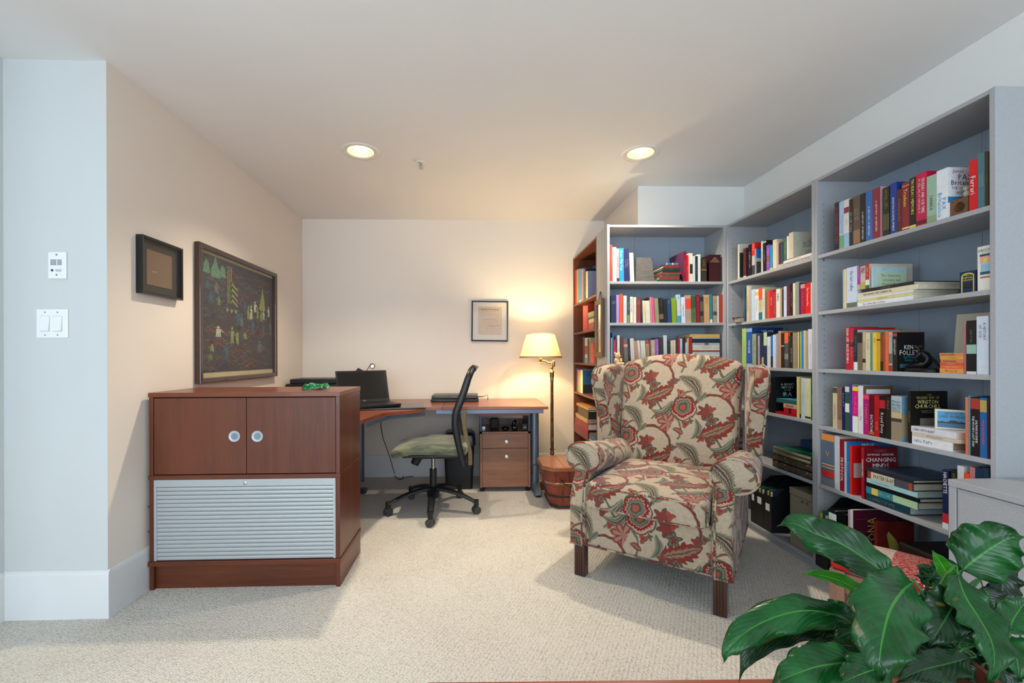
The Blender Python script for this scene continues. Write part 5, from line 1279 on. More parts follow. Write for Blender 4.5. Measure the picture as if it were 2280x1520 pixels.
# small things in the open compartment
def small(name, label, cat, u, v, mk, dy=.06):
    y_ = yf + dy; p = on_y(u, v, y_); o = empty(name, (p.x, y_, zs + .0006)); tag(o, label, cat); mk(o); return o
small('power_adapter', 'small grey cube charger in the open compartment of the drawer unit', 'charger', 1077, 950, lambda o: (MB().box(-.014, .014, -.012, .012, 0, .04).build('adapter_body', plain('pale_plastic', '8c98a0', .4), o, bevel=.003), MB().box(-.012, .012, -.0125, -.0119, .014, .034).build('adapter_face', 'plate_white', o)))
small('computer_mouse', 'glossy black computer mouse beside the stapler in the drawer unit', 'mouse', 1125, 950, lambda o: MB().sphere((0, 0, .018), (.034, .028, .018)).build('mouse_body', plain('gloss_black', '0c0d10', .12), o, smooth='all'))
small('stapler', 'glossy black upright gadget in the open compartment of drawer unit', 'stapler', 1146, 950, lambda o: (MB().rbox((0, 0, .022), (.026, .03, .022), .014).build('lower_body', 'gloss_black', o, smooth='all'), MB().tube([(-.012, 0, .03), (-.004, 0, .07), (.012, 0, .088)], [.018, .016, .008]).build('upper_arm', 'gloss_black', o, smooth='all')))
small('tape_holder', 'black square holder with silver inset in the drawer unit', 'holder', 1168, 950, lambda o: (MB().box(-.024, .024, -.02, .02, 0, .062).build('holder_body', plain('matte_black', '15161a', .5), o, bevel=.004), MB().box(-.010, .012, -.0215, -.0195, .02, .036).build('holder_inset', plain('inset_tan', '8a8878', .4), o)))
small('pencil_case', 'dark pleated pouch at the back of the drawer unit compartment', 'pouch', 1102, 950, lambda o: MB().rbox((0, .08, .045), (.036, .03, .045), .012).build('pouch_body', plain('pouch_dark', '231c1a', .7), o, smooth='all'), .1)

# ------------------------------------------------------------------ wooden tub with lid
ft = on_z(1253, 1135, 0); e = empty('wooden_tub', (.712, 3.40, 0)); tag(e, 'old red-brown wooden tub with flat lid and iron handle', 'tub')
m, nt, b = newmat('tub_wood'); tc = nt.n('ShaderNodeTexCoord').outputs['Object']
f = nt.noise(nt.v('MULTIPLY', tc, (1, 1, .12)), 30, 4, .6); nt.put(b.inputs['Base Color'], nt.ramp(f, [(.3, hexc('4a1810')), (.6, hexc('8a3424')), (.8, hexc('a05038'))])); b.inputs['Roughness'].default_value = .32; b.inputs['Coat Weight'].default_value = .3; MATS['tub_wood'] = m
wood('tub_lid', '5c2c1c', '9a5c40', 'Y', .8, .3, coat=.3); plain('brass_edge', 'a8865c', .35, .7); plain('iron', '3a3630', .5, .6)
def octo(hx, hy, z, c=.35): 
    k = hx * c; return [Vector(p) for p in ((hx - k, -hy, z), (hx, -hy + k, z), (hx, hy - k, z), (hx - k, hy, z), (-hx + k, hy, z), (-hx, hy - k, z), (-hx, -hy + k, z), (-hx + k, -hy, z))]
Z1 = .285
def hx_(z): return .140 + .058 * z / Z1
def hy_(z): return .165 + .035 * z / Z1
MB().rings([octo(hx_(0), hy_(0), .004), octo(hx_(Z1), hy_(Z1), Z1)]).build('tub_body', 'tub_wood', e)
for z, mt in ((.022, 'iron'), (.095, 'iron'), (.19, 'brass_edge')):
    MB().rings([octo(hx_(z) + .002, hy_(z) + .002, z - .009), octo(hx_(z) + .0045, hy_(z) + .0045, z - .007), octo(hx_(z + .006) + .0045, hy_(z + .006) + .0045, z + .006), octo(hx_(z + .008) + .002, hy_(z + .008) + .002, z + .008)], False, False).build('hoop', mt, e)
MB().rings([octo(hx_(Z1) + .010, hy_(Z1) + .01, Z1), octo(hx_(Z1) + .012, hy_(Z1) + .012, Z1 + .012)]).build('rim', 'brass_edge', e)
lid = MB().rings([octo(hx_(Z1) + .008, hy_(Z1) + .008, Z1 + .0122), octo(hx_(Z1) + .005, hy_(Z1) + .005, Z1 + .026)]).build('lid', 'tub_lid', e, bevel=.002)
for x in (-.05, .03): MB().box(x - .001, x + .001, -hy_(Z1) - .004, hy_(Z1) + .004, Z1 + .0262, Z1 + .0268).build('plank_gap', 'dark_gap', lid)
hz = .222; yy = -hy_(hz) - .006
mb = MB().tube([(.0 + .075 * math.cos(PI + PI * i / 10) - .0, yy - .012 - .004 * math.sin(PI * i / 10), hz - .040 * math.sin(PI * i / 10)) for i in range(11)], .0042)
mb.build('handle', 'iron', e, smooth=60)
for s_ in (-1, 1): MB().sphere((s_ * .075, yy - .008, hz), (.011, .011, .011)).build('handle_boss', 'iron', e, smooth='all')
MB().box(-.001, .001, -hy_(.14) - .004, -hy_(.14) + .02, .0, Z1).build('stave_gap', 'dark_gap', e)
mb = MB().tube([(-.215, -.12, Z1 + .02), (-.24, -.10, Z1 + .035), (-.27, -.08, Z1 + .01), (-.262, -.05, Z1 - .06)], .0035); mb.build('side_hook', 'iron', e, smooth=60)

# ------------------------------------------------------------------ floor lamp
m, nt, b = newmat('brass_old'); tc = nt.n('ShaderNodeTexCoord').outputs['Object']
nt.put(b.inputs['Base Color'], nt.ramp(nt.noise(tc, 30, 3), [(.3, hexc('6a5238')), (.7, hexc('a88c5c'))])); b.inputs['Metallic'].default_value = .9; b.inputs['Roughness'].default_value = .28; MATS['brass_old'] = m
LY = 3.80; lp_ = on_y(1229, 900, LY); lx = lp_.x; zl = lambda v: on_y(1229, v, LY).z
e = empty('floor_lamp', (lx, LY, 0)); tag(e, 'lit brass swing-arm floor lamp with cream shade beside the desk', 'floor lamp')
MB().lathe([(.135, 0), (.138, .012), (.12, .022), (.05, .034), (.022, .05), (.014, .07)], n=40).build('base', 'brass_old', e, smooth=50)
MB().lathe([(.012, .06), (.012, zl(1012)), (.019, zl(1009)), (.012, zl(1003)), (.021, zl(1000)), (.012, zl(996)), (.0135, zl(992)), (.0125, zl(850)), (.017, zl(848)), (.013, zl(844)), (.019, zl(836)), (.017, zl(832)), (.020, zl(830)), (.021, zl(828)), (.008, zl(822)), (.015, zl(818)), (.011, zl(815)), (.0115, zl(807)), (.0005, zl(806))], n=24).build('pole', 'brass_old', e, smooth=35)
sx = on_y(1203.5, 770, LY).x - lx
z0 = zl(811)
MB().lathe([(.0125, z0 - .02), (.0125, z0 + .028), (.009, z0 + .032)], (.014, 0, 0), 16).build('pivot', 'brass_old', e, smooth=40)
MB().tube([(.01, 0, z0 + .015), (-.03, 0, z0 + .012), (-.06, 0, z0 + .03), (sx + .01, 0, z0 + .035), (sx, 0, z0 + .035)], .007).build('swing_arm', 'brass_old', e, smooth=60)
MB().lathe([(.004, z0 + .005), (.012, z0 + .012), (.007, z0 + .02), (.014, z0 + .035), (.010, z0 + .05), (.016, z0 + .09), (.014, z0 + .12)], (sx, 0, 0), 16).build('socket', 'brass_old', e, smooth=40)
zt, zb = zl(742), zl(796); rb = (on_y(1250, 796, LY).x - on_y(1157, 796, LY).x) / 2; rt = (on_y(1234.5, 742, LY).x - on_y(1173.5, 742, LY).x) / 2
m, nt, b = newmat('shade_cloth'); b.inputs['Base Color'].default_value = hexc('efe4b8'); b.inputs['Roughness'].default_value = .8
tl = nt.n('ShaderNodeBsdfTranslucent'); tl.inputs[0].default_value = hexc('f4e49c'); mx = nt.n('ShaderNodeMixShader'); mx.inputs[0].default_value = .065; nt.put(mx.inputs[1], b.outputs[0]); nt.put(mx.inputs[2], tl.outputs[0]); nt.put(m.node_tree.nodes['Material Output'].inputs[0], mx.outputs[0]); MATS['shade_cloth'] = m
MB().lathe([(rb, zb), (rt, zt)], (sx, 0, 0), 64, cap=False).build('lamp_shade', 'shade_cloth', e, smooth='all')
plain('shade_trim', 'b88c60', .7)
for r_, z_, h_ in ((rb, zb, .013), (rt, zt - .010, .010)):
    MB().lathe([(r_ + .0015, z_ - .002), (r_ + .0015 - .2 * h_, z_ + h_)], (sx, 0, 0), 64, cap=False).build('shade_trim', 'shade_trim', e, smooth='all')
MB().tube([(sx - rt, 0, zt - .004), (sx, 0, zt - .012), (sx + rt, 0, zt - .004)], .002).build('shade_spider', 'brass_old', e)
emis('lamp_bulb_glow', (1, .80, .48, 1), 20)
MB().sphere((sx, 0, zb + .085), .028).build('bulb', 'lamp_bulb_glow', e, smooth='all')
pd = bpy.data.lights.new('lamp_light', 'POINT'); pd.energy = 20; pd.color = (1, .79, .46); pd.shadow_soft_size = .03
po = bpy.data.objects.new('lamp_light', pd); C.objects.link(po); po.parent = e; po.location = (sx, 0, zb + .128)

# ------------------------------------------------------------------ things on the desk
plain('laptop_black', '121214', .35); plain('screen_dark', '0e0b09', .16, spec=.6); plain('laptop_grey', '3a3a3c', .3, .3); plain('logo_silver', 'c8c8c8', .3, .5)
# open laptop, turned a little
p = on_z(812, 896, DZ + .03); e = empty('laptop', (p.x, p.y, DZ + .012), (0, 0, math.radians(30))); print('DBG laptop', p); tag(e, 'open black laptop on the corner of the desk', 'laptop')
# open laptop: hinge line at y = 0, keyboard towards the room
MB().rbox((0, -.13, .012), (.205, .13, .012), .006).build('base', 'laptop_black', e, smooth=50)
MB().box(-.175, .175, -.225, -.03, .0242, .0247).build('keyboard', plain('keys_black', '1c1c1f', .45), e)
MB().box(-.05, .05, -.25, -.19, .0243, .0251).build('touchpad', 'laptop_grey', e)
tilt = math.radians(-20); Mx = Matrix.Translation((0, .0, .022)) @ Matrix.Rotation(tilt, 4, 'X')
sc_ = MB(); sc_.box(-.205, .205, -.003, .006, 0, .262, Mx); S_ = sc_.build('screen_lid', 'laptop_black', e, bevel=.002)
MB().box(-.192, .192, -.0036, -.0030, .022, .25, Mx).build('screen', 'screen_dark', S_)
mb = MB(); lettering(mb, 'DELL', Mx @ Vector((.0, -.0034, .012)), (1, 0, 0), Mx.to_3x3() @ Vector((0, 0, 1)), .04, .008); mb.build('logo', 'logo_silver', S_)
# desk pad under it
e2 = MB().rbox((0, 0, .0055), (.36, .20, .005), .004).build('desk_pad', plain('pad_black', '101214', .3, coat=.3), None, loc=(-.74, 3.50, DZ), rot=(0, 0, math.radians(9)), smooth=50); tag(e2, 'black desk pad under the open laptop', 'desk pad')
# printer
e = empty('printer', (-1.325, 3.92, DZ), (0, 0, math.radians(0))); tag(e, 'black printer on the desk behind the brown cabinet', 'printer')
MB().rbox((0, 0, .085), (.235, .17, .085), .02).build('printer_body', plain('printer_black', '141518', .3), e, smooth=50)
MB().box(-.2, .22, -.15, .14, .168, .208).build('scanner_lid', plain('printer_lid', '1c1d20', .4), e, bevel=.008)
Mp = Matrix.Translation((.24, .10, .19)) @ Matrix.Rotation(math.radians(28), 4, 'Y') @ Matrix.Rotation(math.radians(-50), 4, 'X'); MB().box(-.02, .16, -.004, .004, 0, .16, Mp).build('paper_tray', 'printer_lid', e, bevel=.003)
MB().box(.04, .22, -.175, -.168, .05, .11).build('control_panel', 'gloss_black', e)
# closed laptops and cable
pa = on_z(959, 895, DZ); pb_ = on_z(1066, 895, DZ)
yc = (pa.y + .12); xm = (pa.x + pb_.x) / 2; hw = (pb_.x - pa.x) / 2
e = empty('closed_laptop', (xm, yc, DZ), (0, 0, 0)); tag(e, 'closed black laptop lowest of the two stacked on the desk', 'laptop', 'closed laptops on the desk')
MB().rbox((0, 0, .0125), (hw, .125, .012), .006).build('body', 'laptop_black', e, smooth=50)
e = empty('closed_laptop', (xm - .0, yc + .005, DZ + .025)); tag(e, 'closed dark grey laptop lying on top of the other one', 'laptop', 'closed laptops on the desk')
MB().rbox((0, 0, .016), (hw * .97, .12, .015), .008).build('body', plain('laptop_lid_grey', '45443f', .35, .3), e, smooth=50)
mb = MB(); lettering(mb, '~10', (0, -.1204, .018), (1, 0, 0), (0, 0, 1), .1, .005, seed=3); mb.build('logo', 'logo_silver', e)
x0 = xm + hw
o = MB().tube([(x0 - .006, yc, DZ + .034), (x0 + .03, yc, DZ + .033), (x0 + .055, yc + .01, DZ + .036), (x0 + .07, yc + .02, DZ + .048), (x0 + .082, yc + .02, DZ + .044), (x0 + .084, yc + .03, DZ + .02), (x0 + .08, yc + .05, DZ + .004), (x0 + .09, yc + .12, DZ + .004), (x0 + .09, YD1 - .01, DZ + .003)], [.004, .004] + [.002] * 7).build('power_cable', 'matte_black', smooth='all'); tag(o, 'thin black cable curling from the closed laptops on the desk', 'cable')
# webcam with curled cable behind the laptop screen
p = on_y(829, 815, 4.0)
e = empty('webcam', (p.x, 4.0, p.z)); tag(e, 'small round webcam on a curled wire above the laptop screen', 'webcam')
e.location.z = DZ; hz = p.z - DZ
MB().tube([(-.06, 0, .0), (-.055, 0, hz - .10), (-.05, 0, hz - .04), (-.03, 0, hz - .005), (-.005, 0, hz + .018)] , .0028).build('wire_stand', 'matte_black', e, smooth='all')
MB().tube([(.022 * math.cos(a), 0, hz + .022 * math.sin(a)) for a in [2 * PI * i / 20 for i in range(20)]], .0028, close=True).build('ring', 'matte_black', e, smooth='all')
MB().cyl((0, .004, hz), (0, -.006, hz), .012, n=20).build('lens', 'chrome', e, smooth=40)
MB().cyl((-.06, 0, 0), (-.06, 0, .006), .02, n=20).build('foot', 'matte_black', e)
# cables beneath the desk
P_ = [on_y(850, 920, 3.3), on_y(848, 945, 3.35), on_y(853, 975, 3.4), on_y(862, 1000, 3.5), on_y(870, 1025, 3.6), on_y(876, 1046, 3.7)]
o = MB().tube(catmull([P_[0] + Vector((0, .05, .02))] + P_ + [on_z(879, 1055, .008), on_z(884, 1064, .008), on_z(894, 1066, .008), on_z(898, 1058, .012), on_z(890, 1048, .03), on_z(880, 1049, .03), on_z(878, 1058, .012), on_z(890, 1067, .008), on_z(905, 1062, .006), on_z(920, 1060, .006)], 90), .003).build('hanging_cable', 'matte_black', smooth='all'); tag(o, 'black cable hanging from the desk edge to the carpet', 'cable')
p = on_z(945, 1060, 0); e = empty('power_strip', (p.x, p.y + .1, 0), (0, 0, .05)); tag(e, 'black power strip with plugs on the carpet under the desk', 'power strip')
MB().rbox((0, 0, .02), (.13, .028, .018), .008).build('strip_body', 'matte_black', e, smooth=50)
for k in range(3): MB().rbox((-.06 + k * .07, 0, .052), (.02, .02, .016), .006).build('plug', 'chair_black_soft', e, smooth=50)
MB().tube([(.12, -.02, .01), (.17, -.06, .02), (.2, -.03, .03), (.17, .0, .02), (.14, .02, .2), (.10, .05, .5)], .003).build('cord', 'matte_black', e, smooth='all')
# ------------------------------------------------------------------ wing armchair
def floral():
    m, nt, b = newmat('floral_tapestry'); uv = nt.n('ShaderNodeUVMap').outputs[0]
    wob = nt.n('ShaderNodeTexNoise'); nt.put(wob.inputs['Vector'], uv); wob.inputs['Scale'].default_value = 28; wob.inputs['Detail'].default_value = 1
    uvw = nt.v('ADD', uv, nt.v('SCALE', nt.v('SUBTRACT', wob.outputs['Color'], (.5, .5, .5)), sc=.014))
    sp = nt.n('ShaderNodeSeparateXYZ'); nt.put(sp.inputs[0], uvw); X, Z = sp.outputs[0], sp.outputs[1]
    Wc, S_, Hc = .325, -.19, .385
    s = nt.m('DIVIDE', X, Wc); t = nt.m('DIVIDE', nt.m('SUBTRACT', Z, nt.m('MULTIPLY', s, S_)), Hc)
    c = lambda h: hexc(h)
    weave = nt.noise(uv, 900, 2); big = nt.noise(uv, 60, 4, .7)
    col = nt.ramp(nt.m('ADD', nt.m('MULTIPLY', weave, .6), nt.m('MULTIPLY', big, .4)), [(.3, c('96846f')), (.7, c('c8b69e'))])
    def local(mx, mz, rot, size, flip=1):
        size = size * 1.2
        ms = mx / Wc; mt = (mz - ms * S_) / Hc
        ds = nt.m('WRAP', nt.m('SUBTRACT', s, ms), .5, -.5); dt = nt.m('WRAP', nt.m('SUBTRACT', t, mt), .5, -.5)
        lx = nt.m('MULTIPLY', ds, Wc / size); lz = nt.m('ADD', nt.m('MULTIPLY', dt, Hc / size), nt.m('MULTIPLY', ds, S_ / size))
        ca, sa = math.cos(rot), math.sin(rot)
        x = nt.m('ADD', nt.m('MULTIPLY', lx, ca), nt.m('MULTIPLY', lz, sa)); y = nt.m('SUBTRACT', nt.m('MULTIPLY', lz, ca), nt.m('MULTIPLY', lx, sa))
        if flip < 0: y = nt.m('MULTIPLY', y, -1)
        return x, y
    def polar(x, y):
        r = nt.m('SQRT', nt.m('ADD', nt.m('MULTIPLY', x, x), nt.m('MULTIPLY', y, y))); return r, nt.m('ARCTAN2', y, x)
    def over(col, mask, cc): return nt.mix(mask, col, cc)
    AND = lambda a, b_: nt.m('MULTIPLY', a, b_); LT = lambda a, b_: nt.m('LESS_THAN', a, b_); GT = lambda a, b_: nt.m('GREATER_THAN', a, b_)
    K = 'CONSTANT'
    def stem(col, mx, mz, rot, size, R=.9, th=.055, cut=-.1, colr='743228'):
        x, y = local(mx, mz, rot, size); r, a = polar(x, y); d = nt.m('ABSOLUTE', nt.m('SUBTRACT', r, R))
        return over(col, AND(LT(d, th), GT(y, cut)), nt.ramp(nt.m('DIVIDE', d, th), [(0, c(colr)), (.62, c('5e5a4a'))], K))
    def leafy(col, mx, mz, rot, size, wd, bend, ramp, teeth=4.0, tooth=.3, taper=0.0, flip=1, spots=True):
        x, y = local(mx, mz, rot, size, flip); y = nt.m('SUBTRACT', y, nt.m('MULTIPLY', nt.m('MULTIPLY', x, x), bend)); y = nt.m('ADD', y, bend * .4)
        q = nt.m('MAXIMUM', nt.m('SUBTRACT', 1, nt.m('MULTIPLY', x, x)), .0001)
        w_ = nt.m('MULTIPLY', nt.m('POWER', q, .75), nt.m('ADD', wd, nt.m('MULTIPLY', x, wd * taper)))
        w_ = nt.m('MULTIPLY', w_, nt.m('ADD', 1 - tooth * .5, nt.m('MULTIPLY', nt.m('FRACT', nt.m('MULTIPLY', nt.m('ADD', x, 1), teeth)), tooth)))
        rho = nt.m('DIVIDE', nt.m('ABSOLUTE', y), nt.m('MAXIMUM', w_, .001))
        mask = AND(LT(rho, 1), LT(nt.m('ABSOLUTE', x), .99)); cc = nt.ramp(rho, ramp, K)
        if spots:
            vo = nt.n('ShaderNodeTexVoronoi'); nt.put(vo.inputs['Vector'], uvw); vo.inputs['Scale'].default_value = 150
            cc = nt.mix(nt.m('MULTIPLY', AND(LT(rho, .45), LT(vo.outputs['Distance'], .35)), .7), cc, c('4c4a3e'))
        return over(col, mask, cc)
    def pod(col, mx, mz, rot, size):
        x, y = local(mx, mz, rot, size); r, a = polar(x, y)
        rad = nt.m('ADD', .9, nt.m('MULTIPLY', nt.m('ABSOLUTE', nt.m('SINE', nt.m('MULTIPLY', a, 2.5))), .14))
        rad = nt.m('SUBTRACT', rad, nt.m('MULTIPLY', nt.m('MAXIMUM', nt.m('COSINE', nt.m('SUBTRACT', a, 1.9)), 0), .16))
        rho = nt.m('DIVIDE', r, rad); rz = nt.m('ADD', rho, nt.m('MULTIPLY', nt.m('SINE', nt.m('MULTIPLY', a, 22)), .045))
        ry = nt.m('ADD', rz, nt.m('MULTIPLY', y, -.22))
        cc = nt.ramp(ry, [(0, c('9c4c38')), (.24, c('3a4238')), (.36, c('6e7460')), (.50, c('2e3430')), (.56, c('b07c6a')), (.66, c('7c241e')), (.86, c('b89080'))], K)
        cc = nt.mix(GT(rho, .91), cc, c('4a463a'))
        return over(col, LT(rho, 1), cc)
    def lotus(col, mx, mz, rot, size):
        x, y = local(mx, mz, rot, size); r, a = polar(x, y); k = nt.m('ABSOLUTE', nt.m('COSINE', nt.m('MULTIPLY', a, 3.5)))
        rad = nt.m('ADD', .48, nt.m('MULTIPLY', nt.m('POWER', k, .6), .52)); rho = nt.m('DIVIDE', r, rad)
        cc = nt.ramp(nt.m('MULTIPLY', k, nt.m('SUBTRACT', 1.15, rho)), [(0, c('6c3430')), (.16, c('8c443a')), (.34, c('a47060')), (.6, c('9c7464'))], K)
        return over(col, AND(LT(rho, 1), GT(y, -.30)), cc)
    def bloom(col, mx, mz, size, pet=5, c1='84302a', c2='4e4c40', rot=.3):
        size *= 1.2
        x, y = local(mx, mz, rot, size); r, a = polar(x, y); rad = nt.m('ADD', .78, nt.m('MULTIPLY', nt.m('COSINE', nt.m('MULTIPLY', a, pet)), .22)); rho = nt.m('DIVIDE', r, rad)
        return over(col, LT(rho, 1), nt.ramp(rho, [(0, c('8c2c26')), (.28, c(c2)), (.42, c(c1)), (.82, c(c2))], K))
    O_ = [(0, c('5a4a3c')), (.07, c('a08468')), (.42, c('5c5446')), (.5, c('863a2c')), (.86, c('563c32'))]
    RL = [(0, c('54483c')), (.08, c('96705a')), (.36, c('6a5444')), (.44, c('802c22')), (.88, c('5c3a30'))]
    OL = [(0, c('3e3e34')), (.12, c('77755f')), (.4, c('4a4a3e')), (.55, c('8c8a74')), (.85, c('45443a'))]
    PL = [(0, c('3c4238')), (.14, c('8e8a74')), (.34, c('7c3428')), (.5, c('6c6c58')), (.8, c('a49c86')), (.9, c('54503f'))]
    # stems first, heads over them
    col = stem(col, .155, -.03, 0, .10, .9, .06, -.2)
    col = stem(col, -.06, .045, 2.4, .08, .9, .06, -.1, '5c5c48')
    col = stem(col, -.10, -.13, -.6, .085, .9, .05, .0, '6c6450')
    col = stem(col, .06, .02, 1.2, .075, .9, .055, -.1, '7c4a3a')
    col = leafy(col, -.150, .070, .42, .085, .42, .08, RL, 3.5, .45)
    col = leafy(col, .045, .118, -.95, .080, .34, -.45, PL, 7, .3, -.5)
    col = leafy(col, -.118, -.020, .30, .062, .40, .75, OL, 8, .18, .6, spots=False)
    col = leafy(col, .075, -.120, 1.35, .050, .30, .5, OL, 8, .4, .2, spots=False)
    col = lotus(col, -.078, -.095, 1.15, .054)
    col = bloom(col, .118, -.020, .033, 6); col = bloom(col, .150, .045 - .11, .028, 5, '6c5c4c', '3e3c34'); col = bloom(col, .152, -.002, .016, 3, '9c3c30', '7c4c40')
    col = bloom(col, -.20 + .02, .005, .020, 3); col = bloom(col, -.165, .020, .013, 4, '6a6654', '3e3e34')
    col = bloom(col, -.02, .085, .016, 3, 'a05848', '584c40'); col = bloom(col, -.028, .055, .011, 4, '6a6654', '44443a')
    col = bloom(col, .015, -.092, .017, 3, '9c4438', '544c40'); col = bloom(col, .045, -.075, .012, 4, '6a6654', '3e3e34')
    col = leafy(col, .03, .045, 2.2, .030, .34, .3, OL, 5, .2, spots=False)
    col = bloom(col, -.075, .135, .020, 5, '843830', '4e4c40'); col = bloom(col, -.045, .155, .014, 3, '6a6654', '44443a')
    col = leafy(col, .100, .065, .9, .026, .45, 0, OL, 4, .2, spots=False); col = leafy(col, -.02, -.135, 2.7, .028, .42, .2, RL, 4, .3, spots=False)
    col = bloom(col, .10, -.165, .018, 5, '8c3c30', '4e4c40'); col = bloom(col, -.145, -.06, .013, 3, '8c3c30', '5c4c40')
    col = pod(col, 0, 0, .35, .062)
    fine = nt.ramp(nt.noise(uv, 500, 3, .7), [(.35, (.78, .78, .78, 1)), (.65, (1, 1, 1, 1))])
    mm = nt.mix(1.0, col, fine); mm.node.blend_type = 'MULTIPLY'
    nt.put(b.inputs['Base Color'], mm); b.inputs['Roughness'].default_value = .85; b.inputs['Sheen Weight'].default_value = .2; b.inputs['Specular IOR Level'].default_value = .2
    nt.put(b.inputs['Normal'], nt.bump(weave, .35, .0012)); MATS['floral_tapestry'] = m
floral()
wood('mahogany', '1c0c08', '4a2418', 'Z', 1, .28, coat=.3, stripe=.4); plain('under_cloth', '1c1a18', .9)
AC = empty('wing_armchair', (.795, 2.063, 0), (0, 0, math.atan2(-.59, .807))); tag(AC, 'floral red and cream wing armchair on dark square legs', 'armchair')
FT = 'floral_tapestry'
def uvc(co, n):
    if abs(n.x) > .72: return (co.y + .11, co.z + .07)
    return (co.x + .02, co.z + co.y + .03)
def uvb(co, n):
    if abs(n.x) > .8: return (co.y + .11, co.z + .07)
    return (co.x - .045, co.z - .04)
def bld(mb, name, **k): return mb.build(name, FT, AC, smooth=k.pop('smooth', 60), uvf=k.pop('uvf', uvc), **k)
def welt(pts, name='piping', r=.0045, close=False):
    return MB().tube(pts, r, 6, close).build(name, FT, AC, smooth='all', uvf=lambda co, n: (co.x * 1 + co.y + .1, co.z + .3))
# front apron and seat box
bld(MB().rbox((0, .37, .265), (.305, .36, .105), .012, 3, 8), 'apron')
MB().box(-.29, .29, .02, .72, .152, .162).build('underside', 'under_cloth', AC)
# seat cushion, crowned
def crown2(p):
    x, y, z = p; a = max(0, 1 - (x / .275) ** 2) * max(0, 1 - (y / .33) ** 2)
    if z > 0: z += .035 * a ** .6
    if y < -.2: y -= .014 * (1 - (x / .275) ** 2)
    return (x, y, z)
bld(MB().rbox((0, .292, .425), (.276, .335, .062), .03, 4, 12, crown2), 'seat_cushion', smooth='all')
# side panels with a front edge that sweeps up to the arm scroll
prof = [(-.012, .158), (-.014, .34), (-.008, .40), (.012, .45), (.045, .50), (.07, .54), (.08, .57), (.09, .60), (.60, .565), (.80, .55), (.815, .45), (.80, .158)]
XA_ = {-1: -.326, 1: .366}
for sg in (-1, 1):
    xa, xb = (.285 * sg, .368 * sg); mb = MB(); mb.prism(prof if sg < 0 else prof[::-1], min(xa, xb), max(xa, xb), lambda a, b_, d: (d, a, b_))
    o = bld(mb, 'side_panel', smooth=50); bv = o.modifiers.new('soft', 'BEVEL'); bv.width = .016; bv.segments = 3; bv.limit_method = 'ANGLE'
    # rolled arm
    rings = []; N = 28; ys = [.065, .072, .09, .18, .28, .38, .48, .58, .68, .76]
    for y_ in ys:
        t_ = (y_ - .065) / .69; cx_ = XA_[sg] + sg * -.004 * t_; cz_ = .586 - .075 * t_ ** .8; rx = .101 - .022 * t_; rz = .086 - .008 * t_
        k = {.065: .90, .072: .97}.get(y_, 1)
        ring = []
        for j in range(N):
            a = 2 * PI * j / N; ca, sa = math.cos(a), math.sin(a)
            sx_ = rx * k * ca; szz = rz * k * sa
            if sa < -.35: szz *= .92
            ring.append(Vector((cx_ + sx_, y_, cz_ + szz)))
        rings.append(ring)
    mb = MB(); mb.rings(rings, False, True)
    # domed front of the scroll
    dome = []
    for k_, yo in ((.90, .065), (.72, .058), (.45, .0535), (.18, .0515)): dome.append([Vector((XA_[sg] + .101 * k_ * math.cos(2 * PI * j / N), yo, .586 + .086 * k_ * math.sin(2 * PI * j / N) * (.92 if math.sin(2 * PI * j / N) < -.35 else 1))) for j in range(N)])
    mb.rings(dome[::-1], True, False)
    def uva(co, n, sg=sg):
        if abs(n.y) > .6: return (co.x + .05, co.z + .12)
        a = math.atan2(co.z - .586, (co.x - XA_[sg])); return (co.y + .2 * sg, .1 * a + .06)
    o = bld(mb, 'arm', smooth=50, uvf=uva)
    welt([(XA_[sg] + .093 * math.cos(2 * PI * j / 28), .063, .586 + .080 * math.sin(2 * PI * j / 28) * (.92 if math.sin(2 * PI * j / 28) < -.35 else 1)) for j in range(28)], close=True)
    # welt down the front edge of the side panel
    for xx in (sg * .300,):
        welt([(xx, y_ - .003, z_) for y_, z_ in prof[:7]])
# back: slanted padded slab with an arched top
def back_map(p):
    x, y, z = p; s_ = (z + .36) / .72; top = -.055 * (x / .34) ** 2 * max(0, min(1, (s_ - .2) / .8))
    bul = -.028 * (1 - (x / .35) ** 2) * math.sin(PI * min(max(s_, 0), 1)) if y < 0 else 0
    narrow = 1 - .07 * (1 - s_)
    return (x * narrow, y + .17 * s_ + bul + .02 * s_ * s_, z + top)
bld(MB().rbox((0, .665, .765), (.345, .058, .362), .042, 5, 14, back_map), 'backrest', smooth='all', uvf=uvb)
# wings
wp = [(.60, .58), (.595, .66), (.585, .72), (.565, .80), (.545, .88), (.535, .95), (.545, 1.005), (.575, 1.038), (.63, 1.052), (.72, 1.062), (.80, 1.06), (.86, 1.03), (.875, .98), (.83, .58)]
for sg in (-1, 1):
    c_ = .012
    def wm(a, b_, d, sg=sg):
        fwd = max(0, (.86 - a) / .33); up_ = max(0, min(1, (b_ - .62) / .4)); return ((sg * (.335 + .033 * fwd + .035 * up_ * fwd) + d * sg + c_), a, b_)
    mb = MB(); P_ = wp if sg > 0 else wp[::-1]; n = len(P_)
    rings = [[Vector(wm(a, b_, d)) for a, b_ in P_] for d in (-.004, .078)]
    mb.rings(rings)
    o = bld(mb, 'wing', smooth=50, uvf=lambda co, n, sg=sg: ((co.y * sg + .17, co.z - .03) if abs(n.x) > .5 else (co.x + .1, co.z - co.y)))
    bv = o.modifiers.new('soft', 'BEVEL'); bv.width = .024; bv.segments = 4; bv.limit_method = 'ANGLE'; bv.angle_limit = math.radians(50)
    welt([(wm(a, b_, .072)[0], a - .0 + (.004 if a > .7 else .0), b_) for a, b_ in wp[1:12]], r=.004)
# outside back
bld(MB().box(-.34, .34, .80, .815, .17, .80), 'outside_back')
